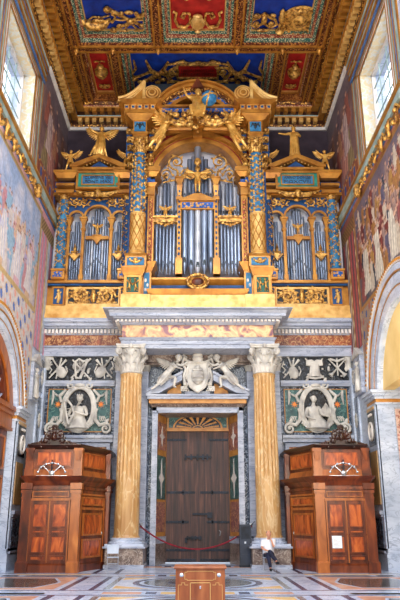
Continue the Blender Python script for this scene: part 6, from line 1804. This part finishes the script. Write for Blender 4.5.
# ================================================================ FURNITURE AND PEOPLE ON THE FLOOR
def confessional(sx, w):
    t = thing('confessional', (sx*4.7, 24.2, 0), 'tall curved walnut confessional against the wall %s of the door%s' % (w, ', with white notice' if sx > 0 else ''), 'confessional')
    # plan polygon (mirrored), front face, canted inner face, canted outer face
    A = (5.62, 22.75); B = (4.0, 22.75); C_ = (3.28, 24.9); D = (3.28, 26.25); E_ = (6.2, 26.25); F_ = (6.15, 24.6)
    plan = [A, B, C_, D, E_, F_]
    def off(p, d):    # grow the plan outwards by d about its middle edges
        c = (4.75, 25.2); out = []
        n = len(plan)
        for i, q in enumerate(plan):
            a_, b_ = plan[i-1], plan[(i+1) % n]
            def nrm(u, v):
                ex, ey = v[0]-u[0], v[1]-u[1]; l = hypot(ex, ey); nx, ny = ey/l, -ex/l
                if (nx*((u[0]+v[0])/2-c[0])+ny*((u[1]+v[1])/2-c[1])) < 0: nx, ny = -nx, -ny
                return nx, ny
            n1 = nrm(a_, q); n2 = nrm(q, b_); bx_, by_ = n1[0]+n2[0], n1[1]+n2[1]; l2 = (bx_*n1[0]+by_*n1[1])
            px_, py_ = q[0]+bx_/l2*d, q[1]+by_/l2*d
            out.append((sx*min(px_, 6.24 if i in (4,) else 9), min(py_, 26.27)))
        return out
    def slab(m, d, z0, z1, d2=None):
        p = off(plan, d); q = off(plan, d if d2 is None else d2); n = len(p)
        m.add([(x, y, z0) for x, y in p]+[(x, y, z1) for x, y in q], [tuple(range(n)), tuple(range(2*n-1, n-1, -1))]+[(i, (i+1) % n, n+(i+1) % n, n+i) for i in range(n)])
    m = M(); slab(m, 0, .1, 2.84); put('lower_body', m, WOOD, t)
    m = M(); slab(m, .05, 0, .22); slab(m, .05, .22, .27, .0); put('plinth', m, WOOD_D if False else WOOD, t)
    m = M(); slab(m, .05, 2.56, 2.64, .05); slab(m, .03, 2.68, 2.82, .12); slab(m, .2, 2.90, 2.98, .26); slab(m, .12, 2.82, 2.9, .2); put('main_cornice', m, WOOD, t)
    m = M(); slab(m, -.06, 2.98, 3.92); put('upper_body', m, WOOD, t)
    m = M(); slab(m, 0, 2.98, 3.2, -.06); put('upper_plinth', m, WOOD_L, t)
    m = M(); slab(m, -.02, 3.86, 3.92, .04); slab(m, .06, 3.92, 3.99, .12); slab(m, .1, 3.99, 4.03); put('top_cornice', m, WOOD_D, t)
    # faces helper: local u along face, v = z, out along the normal
    def face(P, Q):
        ax, ay = sx*P[0], P[1]; bx_, by_ = sx*Q[0], Q[1]; L = hypot(bx_-ax, by_-ay); ux, uy = (bx_-ax)/L, (by_-ay)/L
        nx, ny = uy, -ux
        if nx*(sx*4.75-(ax+bx_)/2)+ny*(25.2-(ay+by_)/2) > 0: nx, ny = -nx, -ny
        # matrix: local x = along, local y = inward (so -y is outward), local z = up
        return Matrix(((ux, -nx, 0, ax), (uy, -ny, 0, ay), (0, 0, 1, 0), (0, 0, 0, 1))), L
    def panel(m, u0, u1, z0, z1, y=-.0, w_=.05):
        m.frame(u0, u1, z0, z1, w_, y-.045, y+.01)
        fm = M(m.T); fm.box(u0+w_*.9, u1-w_*.9, y-.016, y+.005, z0+w_*.9, z1-w_*.9); fm.box(u0+w_*2, u1-w_*2, y-.03, y, z0+w_*2, z1-w_*2)
        put('raised_panel', fm, WOOD_R, t)
    Tm, L = face(A, B)
    # corner posts
    for (P, mt) in ((A, WOOD), (B, WOOD_L), (C_, WOOD)):
        m = M(); x, y = sx*P[0], P[1]
        wd = .15 if P != C_ else .1
        m.box(x-wd, x+wd, y-.08, y+.2, .24, 2.52); m.box(x-wd-.04, x+wd+.04, y-.13, y+.24, 0, .3); m.frustum(x-wd, x+wd, y-.08, y+.2, .3, .36, .04, 0); m.box(x-wd-.03, x+wd+.03, y-.12, y+.24, 2.44, 2.54); m.box(x-wd-.02, x+wd+.02, y-.1, y+.2, 2.26, 2.31); m.box(x-wd-.04, x+wd+.04, y-.13, y+.24, 2.56, 2.76)
        put('corner_post', m, mt, t)
        m = M(); m.box(x-wd*.9, x+wd*.9, y-.0, y+.3, 2.98, 3.9); m.box(x-wd, x+wd, y-.04, y+.3, 2.98, 3.24); m.box(x-wd, x+wd, y-.04, y+.3, 3.8, 3.9); m.frustum(x-wd*.5, x+wd*.5, y-.04, y+.3, 3.5, 3.8, 0, .05); put('upper_post', m, mt, t)
    # front: double door
    c = L/2-.03
    for k, s2 in enumerate((-1, 1)):
        m = M(Tm); u0, u1 = sorted((c+s2*.01, c+s2*.62)); m.box(u0, u1, -.03, .02, .3, 2.2); d = put('door_leaf', m, WOOD, t)
        m = M(Tm)
        for z0, z1 in ((.36, .52), (.58, 1.12), (1.18, 1.3), (1.36, 2.12)): panel(m, u0+.08, u1-.05, z0, z1, -.03, .04)
        m.box(u0, u1, -.06, -.03, 1.125, 1.17)
        put('door_moulding', m, WOOD, d)
    m = M(Tm); m.box(c-.66, c-.62, -.06, .02, .25, 2.26); m.box(c+.62, c+.66, -.06, .02, .25, 2.26); m.box(c-.68, c+.68, -.07, .02, 2.2, 2.28); m.box(c-.02, c+.02, -.06, .0, .3, 2.2)
    m.frame(c-.6, c+.6, 2.32, 2.5, .03, -.04, .01); put('door_frame', m, WOOD_L, t)
    m = M(Tm)
    m.box(c-.07, c+.07, -.05, .0, 2.24, 2.3); put('lock_plate', m, WOOD_D, t)
    # upper front panels
    for (P, Q) in ((A, B), (B, C_)):
        T2, L2 = face(P, Q); T3 = T2 @ Matrix.Translation((0, .06, 0))
        m = M(T3)
        ins = .22
        panel(m, ins, L2-ins, 3.3, 3.8, .0, .04); put('upper_panel', m, WOOD_L if P == B else WOOD, t)
    # canted inner face with single door
    T2, L2 = face(B, C_); c2 = L2*.5
    m = M(T2); m.box(.32, L2-.3, -.03, .02, .26, 1.92); d = put('side_door', m, WOOD, t)
    m = M(T2); panel(m, .45, L2-.45, .4, 1.0, -.03, .06); panel(m, .45, L2-.45, 1.1, 1.82, -.03, .06); m.box(.26, .32, -.06, .02, .22, 2.35); m.box(L2-.3, L2-.24, -.06, .02, .22, 2.35); m.box(.26, L2-.24, -.06, .02, 1.92, 2.0)
    put('side_door_moulding', m, WOOD_L, d)
    m = M(T2); panel(m, .36, L2-.34, 2.06, 2.34, -.02, .05); m.box(.26, L2-.24, -.06, .02, 2.38, 2.44); put('transom_panel', m, WOOD_L, t)
    m = M(T2); m.box(L2-.5 , L2-.38, -.06, -.03, 1.1, 1.24); m.ell((L2-.44, -.08, 1.17), .03); put('lock', m, CHROME, d)
    T2, L2 = face(F_, A)
    m = M(T2); panel(m, .3, L2-.25, .4, 1.2, -.0, .06); panel(m, .3, L2-.25, 1.35, 2.3, -.0, .06); put('outer_side_panel', m, WOOD, t)
    # carved crest over the front: arched moulding with shell and scrolls
    T3 = Tm @ Matrix.Translation((c, .0, 3.98)) @ Matrix.Diagonal((.66, 1, .76, 1))
    m = M(T3); n = 16
    pts = [(-1.0, 0, .02), (-.75, 0, .03), (-.5, 0, .12), (-.3, 0, .3), (0, 0, .36), (.3, 0, .3), (.5, 0, .12), (.75, 0, .03), (1.0, 0, .02)]
    m.tube(pts, .06, 7)
    m.prism([(-.5, 0), (-.48, .12), (-.3, .3), (0, .36), (.3, .3), (.48, .12), (.5, 0)], -.03, .12); put('crest_arch', m, WOOD_D, t, True)
    m = M(T3)
    for s2 in (-1, 1):
        spiral(m, s2*.3, .4, -.05, .18, 1.4, a0=-pi/2, sg=1, r=.05, leaves=5, sx=s2)
        spiral(m, s2*.14, .62, -.05, .14, 1.3, a0=-pi/2, sg=-1, r=.045, leaves=4, sx=s2)
        spiral(m, s2*.66, .1, -.04, .12, 1.2, a0=-pi/2, sg=1, r=.035, leaves=3, sx=s2)
        for k in range(6): m.ell((s2*(.5+.12*k), -.05, .16-.02*k), (.08, .05, .06), seg=6, rings=4)
        m.tube([(s2*.1, -.05, .3), (s2*.38, -.08, .3), (s2*.5, -.06, .5)], [.08, .06, .03], 6)
    m.ell((0, -.1, .38), (.14, .1, .2), seg=10, rings=6); m.ell((0, -.1, .74), (.12, .08, .1))
    for k in range(7):
        a = pi*k/6; m.ell((.15*cos(a), -.08, .74+.12*sin(a)), (.04, .05, .07), seg=6, rings=4)
    for k in range(9):
        a = pi*k/8; m.ell((.42*cos(a), -.06, .2+.42*sin(a)), (.13, .09, .13), seg=7, rings=5)
    put('carved_crest', m, WOOD_D, t, True)
    # silvered lamp cresting on the main cornice
    g = thing('silvered_lamp_crest', (sx*4.77, 22.62, 2.98), 'silvered arched lamp cresting standing on the %s confessional cornice' % w, 'ornament')
    m = M(Tm @ Matrix.Translation((c, -.12, 2.98)))
    for k in range(7):
        a = radians(12+26*k); r_ = .46
        if k in (0, 1, 2, 4, 5, 6) or True: m.ell((r_*cos(a), 0, .05+r_*sin(a)*.8), .045, seg=8, rings=6)
    m.tube([(.46*cos(radians(12+13*k)), .01, .05+.46*sin(radians(12+13*k))*.8) for k in range(13)], .014, 5)
    for a in (50, 90, 130): m.tube([(0, 0, .05), (.46*cos(radians(a)), 0, .05+.46*sin(radians(a))*.8)], .018, 5)
    m.ell((0, 0, .1), (.1, .05, .09)); m.box(-.5, .5, -.02, .04, 0, .02); put('arc_of_lamps', m, CHROME, g, True)
    m = M(Tm @ Matrix.Translation((c, -.12, 2.98))); m.tube([(0, -.02, .12), (0, -.02, .52)], .02, 6); m.box(-.06, .06, -.03, 0, .38, .41); put('cross', m, IRON, g)
    return t, Tm, L
for sx, w in ((-1, 'left'), (1, 'right')):
    cf, Tm, L = confessional(sx, w)
# paper notice on the right confessional door: faces the room
m = M(Tm); pa = L/2-.0
u0 = None
zlo, zhi = zz(548, 22.7), zz(536, 22.7)
xa, xb = xx(332, 540, 22.7), xx(341.5, 540, 22.7)
m = M(); m.box(xa, xb, 22.655, 22.665, zlo, zhi)
t = single('paper_notice', m, pbr('white_paper', [(.3, (236,238,242)), (.7, (250,250,252))], 3, rough=.7), 'white paper notice taped to the right confessional door', 'notice')
m = M(); m.frame(xa-.012, xb+.012, zlo-.012, zhi+.012, .014, 22.652, 22.668)
for k in range(9): m.box(xa+.05, xb-.05-.04*(k % 3), 22.652, 22.656, zhi-.06-.04*k, zhi-.052-.04*k)
put('printed_line', m, CHROME, t)

# ---- offering box in the foreground
BY = 9.0
x0, x1 = xx(174.5, 570, BY), xx(226, 570, BY); zt = zz(566.5, BY)
t = thing('offering_box', ((x0+x1)/2, BY+.2, 0), 'low cherry veneered wooden offering box in the central foreground', 'box')
m = M(); m.box(x0+.015, x1-.015, BY, BY+.42, .06, zt-.03); put('body', m, BOXWOOD, t)
m = M(); m.box(x0-.005, x1+.005, BY-.02, BY+.45, zt-.03, zt-.012); m.frustum(x0-.005, x1+.005, BY-.02, BY+.44, zt-.012, zt, .006, 0); put('top', m, BOXWOOD, t)
m = M(); m.box(x0, x1, BY-.012, BY+.43, 0, .08); put('plinth', m, BOXWOOD, t)
INL = pbr('boxwood_inlay', [(.3, (206,150,84)), (.7, (230,180,110))], 3, rough=.35)
W_ = x1-x0; cx = (x0+x1)/2
m = M(); zA, zB_ = zt-.16, zt-.055
p = [(x0+.16, zA), (x0+.16, zA+.012), (x0+.13, zA+.012), (x0+.13, zB_-.012), (x0+.16, zB_-.012), (x0+.16, zB_)]
full = p+[(2*cx-a_, b_) for a_, b_ in reversed(p)]
def stroke(m, pts, close=True, r=.003):
    n = len(pts)
    for i in range(n if close else n-1):
        a_, b_ = pts[i], pts[(i+1) % n]; m.box(min(a_[0], b_[0])-r, max(a_[0], b_[0])+r, BY-.006, BY+.002, min(a_[1], b_[1])-r, max(a_[1], b_[1])+r)
stroke(m, full)
stroke(m, [(x0+.05, zt-.42), (x0+.05, zt-.215), (x0+.09, zt-.215), (x0+.09, zt-.19), (x0+.13, zt-.19), (x0+.13, zt-.215), (x0+.17, zt-.215)], False)
stroke(m, [(x1-.05, zt-.42), (x1-.05, zt-.215), (x1-.09, zt-.215), (x1-.09, zt-.19), (x1-.13, zt-.19), (x1-.13, zt-.215), (x1-.17, zt-.215)], False)
stroke(m, [(x0+.2, zt-.75), (x0+.2, zt-.19), (x1-.2, zt-.19), (x1-.2, zt-.75)], False, .004)
put('inlay_line', m, INL, t)
m = M(); m.box(x0+.208, x1-.208, BY-.008, BY+.01, zt-.74, zt-.2); d = put('small_door', m, BOXWOOD, t)
m = M(); m.box(cx-.008, cx+.008, BY-.014, BY, zt-.26, zt-.225); m.ell((cx, BY-.014, zt-.235), .008, seg=8, rings=5); put('keyhole', m, CHROME, d)
for sg in (-1, 1):
    m = M(Matrix.Translation((cx+sg*.235, BY, zt-.1)) @ Matrix.Rotation(pi/2, 4, 'X')); m.lathe([(.022, 0), (.024, .006), (.016, .012), (.004, .016)], 0, 0, 16); put('round_lock', m, CHROME, t, True)
m = M(); m.box(cx-.09, cx+.09, BY+.1, BY+.115, zt-.001, zt+.001); put('coin_slot', m, IRON, t)

# ---- rope barrier hung between two wall brackets
RY = 26.0
xl, zl_ = xx(140, 526, 25.9), zz(526, 25.9); xr, zr = xx(252, 526, 25.9), zz(526, 25.9)
for sx, xq in ((-1, xl), (1, xr)):
    w = 'left' if sx < 0 else 'right'
    t = thing('rope_hook', (xq, 25.9, zl_), 'small dark metal hook holding the %s end of the red rope' % w, 'hook')
    m = M(); m.tube([(xq, 26.36, zl_), (xq, 25.95, zl_+.02), (xq-sx*.06, 25.9, zl_-.02)], .02, 6); m.tube([(xq+sx*.12, 26.1, zl_+.16), (xq-sx*.06, 25.92, zl_-.02)], [.012, .02], 6); put('arm', m, IRON, t, True)
    m = M(); m.box(xq-.06, xq+.06, 26.3, 26.36, zl_-.1, zl_+.1); put('plate', m, CHROME, t)
zlow = zz(549, 25.9)
pts = []
for i in range(33):
    q = i/32; pts.append((xl+(xr-xl)*q, 25.88-.1*sin(pi*q), zl_-(zl_-zlow)*4*q*(1-q)))
m = M(); m.tube(pts, .028, 8); single('barrier_rope', m, pbr('red_velvet', [(.3, (96,6,26)), (.7, (140,16,44))], 8, rough=.8), 'crimson velvet rope sagging across the front of the great door', 'rope', smooth=True)

# ---- tall dark loudspeaker by the right jamb
x0, x1 = xx(239.8, 560, 25.5), xx(251.5, 560, 25.5); zt = zz(524.5, 25.5); yb = 25.3
t = thing('loudspeaker_cabinet', ((x0+x1)/2, yb+.2, 0), 'tall dark blue grey loudspeaker cabinet standing right of the door', 'loudspeaker')
SPK = pbr('blue_grey_lacquer', [(.3, (24,32,48)), (.7, (40,50,70))], 3, rough=.5)
m = M(); m.box(x0, x1, yb, yb+.4, .06, zt); put('cabinet', m, SPK, t)
m = M(); m.box(x0-.02, x1+.02, yb-.03, yb+.42, 0, .08); put('foot', m, IRON, t)
m = M(); m.box(x0+.05, x1-.05, yb-.015, yb+.01, zt*.66, zt-.06); put('grille', m, IRON, t)
m = M(); m.box(x0+.05, x1-.05, yb-.02, yb+.01, .16, zt*.3); m.frame(x0+.02, x1-.02, .1, zt-.02, .02, yb-.01, yb+.01); put('lower_panel', m, SPK, t)
for sx in (-1, 1):
    xq = x0-.03 if sx < 0 else x1+.03
    m = M(); m.box(xq-.03, xq+.03, yb+.08, yb+.2, zt*.68, zt*.72); m.ell((xq+sx*.03, yb+.14, zt*.7), .045); put('side_knob', m, IRON, t, True)
m = M(); m.box((x0+x1)/2-.05, (x0+x1)/2+.02, yb-.018, yb, zt*.55, zt*.6); put('badge', m, CHROME, t)

# ---- grey plastic chairs
CH = pbr('pale_grey_plastic', [(.3, (176,192,214)), (.7, (206,216,232))], 3, rough=.4)
STEEL = pbr('steel_tube', [(.3, (150,160,176)), (.7, (206,214,226))], 5, rough=.3, metal=.7)
def chair(x, y, rot, label):
    t = thing('chair', (x, y, 0), label, 'chair', 'pale plastic chairs')
    T = Matrix.Translation((x, y, 0)) @ Matrix.Rotation(rot, 4, 'Z') @ Matrix.Diagonal((.95, .95, .92, 1))
    m = M(T); m.frustum(-.21, .21, -.2, .2, .43, .455, -.01, .01); m.tube([(-.2, -.21, .445), (.2, -.21, .445)], .015, 6); put('seat', m, CH, t)
    m = M(T); P_ = [(-.2, .56), (-.21, .82), (-.17, .86), (.17, .86), (.21, .82), (.2, .56)]; m.prism(P_, .17, .195); put('backrest', m, CH, t)
    for sx in (-1, 1):
        m = M(T); m.tube([(sx*.19, -.19, 0), (sx*.19, -.19, .44)], .012, 6); put('leg', m, STEEL, t, True)
        m = M(T); m.tube([(sx*.19, .22, 0), (sx*.19, .18, .44), (sx*.19, .2, .8)], .012, 6); put('leg', m, STEEL, t, True)
    m = M(T); m.tube([(-.19, -.19, .22), (.19, -.19, .22)], .009, 6); m.tube([(-.19, .2, .22), (.19, .2, .22)], .009, 6); put('stretcher', m, STEEL, t, True)
xc = xx(112.5, 565, 23.9)
chair(xc, 23.9, radians(8), 'empty pale grey chair beside left giant column pedestal')
xp = xx(269.5, 560, 23.6)
chair(xp, 23.75, radians(0), 'pale grey chair under the seated man by right column')

# ---- seated man: white shirt, dark trousers, legs crossed, hand to chin
px_, py_ = xp, 23.72
T = Matrix.Translation((px_, py_, 0)) @ Matrix.Diagonal((.9, .9, .9, 1))
t = thing('person', (px_, py_, 0), 'person in white shirt and dark trousers seated cross-legged, hand at chin', 'person')
SKIN = pbr('skin', [(.3, (196,132,108)), (.7, (226,168,140))], 6, rough=.55)
SHIRT = pbr('white_shirt', [(.3, (226,230,240)), (.7, (250,250,252))], 6, rough=.8, bump=.2)
TROU = pbr('navy_trousers', [(.3, (16,20,44)), (.7, (30,36,70))], 5, rough=.8)
J = dict(pel=(0, .06, .54), wai=(0, .1, .7), che=(0, .08, .93), nek=(0, .03, 1.12), hed=(.01, -.02, 1.2), shl=(-.19, .06, 1.03), ell=(-.26, -.05, .78), wrl=(-.08, -.2, .7), hal=(-.0, -.24, .7),
         shr=(.19, .04, 1.03), elr=(.16, -.22, .82), wrr=(.09, -.18, 1.05), har=(.06, -.15, 1.12), hpl=(-.1, .02, .52), knl=(-.06, -.4, .55), anl=(-.0, -.42, .1), tol=(.0, -.56, .05),
         hpr=(.1, .02, .54), knr=(.0, -.42, .66), anr=(.2, -.56, .34), tor=(.27, -.68, .3))
m = M(T); JJ, hp = body(m, J, .9, .11, 2)
m.tube([(.01, .0, 1.12), (.01, -.02, 1.22)], .05, 8)
# eyes, mouth line, fingers
for s2 in (-1, 1): m.ell((.01+s2*.035, -.115, 1.285), (.014, .01, .01), seg=6, rings=4)
for hx, hy, hz, dx, dz in ((.06, -.15, 1.12, -.2, 1.0), (0, -.24, .7, 1.0, -.1)):
    for k in range(4):
        o = (k-1.5)*.02; ln = [.06, .07, .065, .05][k]
        m.tube([(hx+o*abs(dz), hy-.01, hz-o*abs(dx)), (hx+o*abs(dz)+dx*ln*.6, hy-.02, hz-o*abs(dx)+dz*ln*.6), (hx+o*abs(dz)+dx*ln, hy+.0, hz-o*abs(dx)+dz*ln*.9)], [.011, .01, .008], 6)
    m.tube([(hx, hy, hz-.02), (hx+.03, hy-.03, hz+.02), (hx+.035, hy-.02, hz+.05)], [.013, .011, .009], 6)
put('body', m, SKIN, t, True)
m = M(T); m.ell((.01, .02, 1.32), (.095, .1, .075), seg=12, rings=8); put('hair', m, pbr('grey_hair', [(.3, (110,96,92)), (.7, (150,136,130))], 20, rough=.8), t, True)
m = M(T)
cloth(m, [(0, .03, 1.1), (0, .05, 1.06), (0, .07, .95), (0, .09, .78), (0, .07, .6)], [.08, .19, .215, .2, .19], [.08, .12, .14, .145, .15], .03, 6)
for a_, b_, c2 in (('shl', 'ell', .55), ('shr', 'elr', .55)):
    p, q = Vector(J[a_]), Vector(J[b_]); m.tube([p+Vector((0, 0, .01)), p.lerp(q, .4), p.lerp(q, .8)], [.085, .075, .07], 10)
put('shirt', m, SHIRT, t, True)
m = M(T)
for s_, kn, an in (('hpl', 'knl', 'anl'), ('hpr', 'knr', 'anr')):
    a_, b_, c2 = Vector(J[s_]), Vector(J[kn]), Vector(J[an])
    m.tube([a_+Vector((0, .08, 0)), a_, a_.lerp(b_, .5), b_+Vector((0, .03, 0)), b_+Vector((0, -.01, -.03)), b_.lerp(c2, .5), c2+Vector((0, 0, .04))], [.1, .115, .1, .085, .08, .07, .06], 12)
m.ell((0, .06, .56), (.18, .16, .12), seg=12, rings=8)
put('trousers', m, TROU, t, True)
for an, to in (('anl', 'tol'), ('anr', 'tor')):
    a_, b_ = Vector(J[an]), Vector(J[to]); m = M(T)
    m.tube([a_+Vector((0, .05, -.03)), a_.lerp(b_, .5)-Vector((0, 0, .01)), b_, b_+(b_-a_).normalized()*.04], [.045, .05, .045, .02], 10); put('shoe', m, IRON, t, True)
# ================================================================ LIGHT AND CAMERA
w = bpy.data.worlds.new('daylight'); scene.world = w; w.use_nodes = True
nt = w.node_tree
tc = nt.nodes.new('ShaderNodeTexCoord'); sp = nt.nodes.new('ShaderNodeSeparateXYZ'); mr = nt.nodes.new('ShaderNodeMapRange')
nt.links.new(tc.outputs['Generated'], sp.inputs[0]); nt.links.new(sp.outputs['Z'], mr.inputs['Value'])
mr.inputs['From Min'].default_value = .1; mr.inputs['From Max'].default_value = .4; mr.inputs['To Min'].default_value = .55; mr.inputs['To Max'].default_value = 2.0
nt.links.new(mr.outputs['Result'], nt.nodes['Background'].inputs['Strength'])
bg = w.node_tree.nodes['Background']; bg.inputs['Color'].default_value = (.86, .92, 1.0, 1); bg.inputs['Strength'].default_value = .55
def area(name, loc, target, sx, sy, power, col):
    L = bpy.data.lights.new(name, 'AREA'); L.shape = 'RECTANGLE'; L.size = sx; L.size_y = sy; L.energy = power; L.color = col
    o = bpy.data.objects.new(name, L); COL.objects.link(o); o.location = loc
    o.rotation_euler = (Vector(target)-Vector(loc)).to_track_quat('-Z', 'Y').to_euler()
    return o
area('transept_fill', (0, -4, 14), (0, 26, 8), 10, 6, 1000, (1, .97, .92))  # added light behind the camera, brightens the end wall; no seen source
area('crossing_fill', (0, 6.5, 19), (0, 25, 3), 11, 3, 1500, (.93, .97, 1))  # added overhead light to lift the floor, no real opening there
for sx in (-1, 1):
    area('window_daylight', (sx*12, 19.9, 18.4), (-sx*3, 21, 12), 4, 4, 600, (.95, .98, 1))
    for k, y in enumerate((10.5, 15.5)):
        area('ceiling_fill', (sx*4.5, y, 3.2), (sx*1.5, 24, 19.5), .8, .8, 330, (1, .86, .62))  # added warm uplights for the ceiling
cam = bpy.data.cameras.new('camera'); co = bpy.data.objects.new('camera', cam); COL.objects.link(co)
cam.sensor_fit = 'VERTICAL'; cam.sensor_height = 24; cam.sensor_width = 16; cam.lens = FPX/600*24
cam.shift_x = (200-CX)/600; cam.clip_end = 200
co.location = (0, 0, EYE); co.rotation_euler = (radians(90)+TH, 0, 0)
scene.camera = co
scene.view_settings.view_transform = 'Standard'; scene.view_settings.look = 'None'
scene.view_settings.gamma = 1; scene.view_settings.use_curve_mapping = False; scene.view_settings.exposure = .24
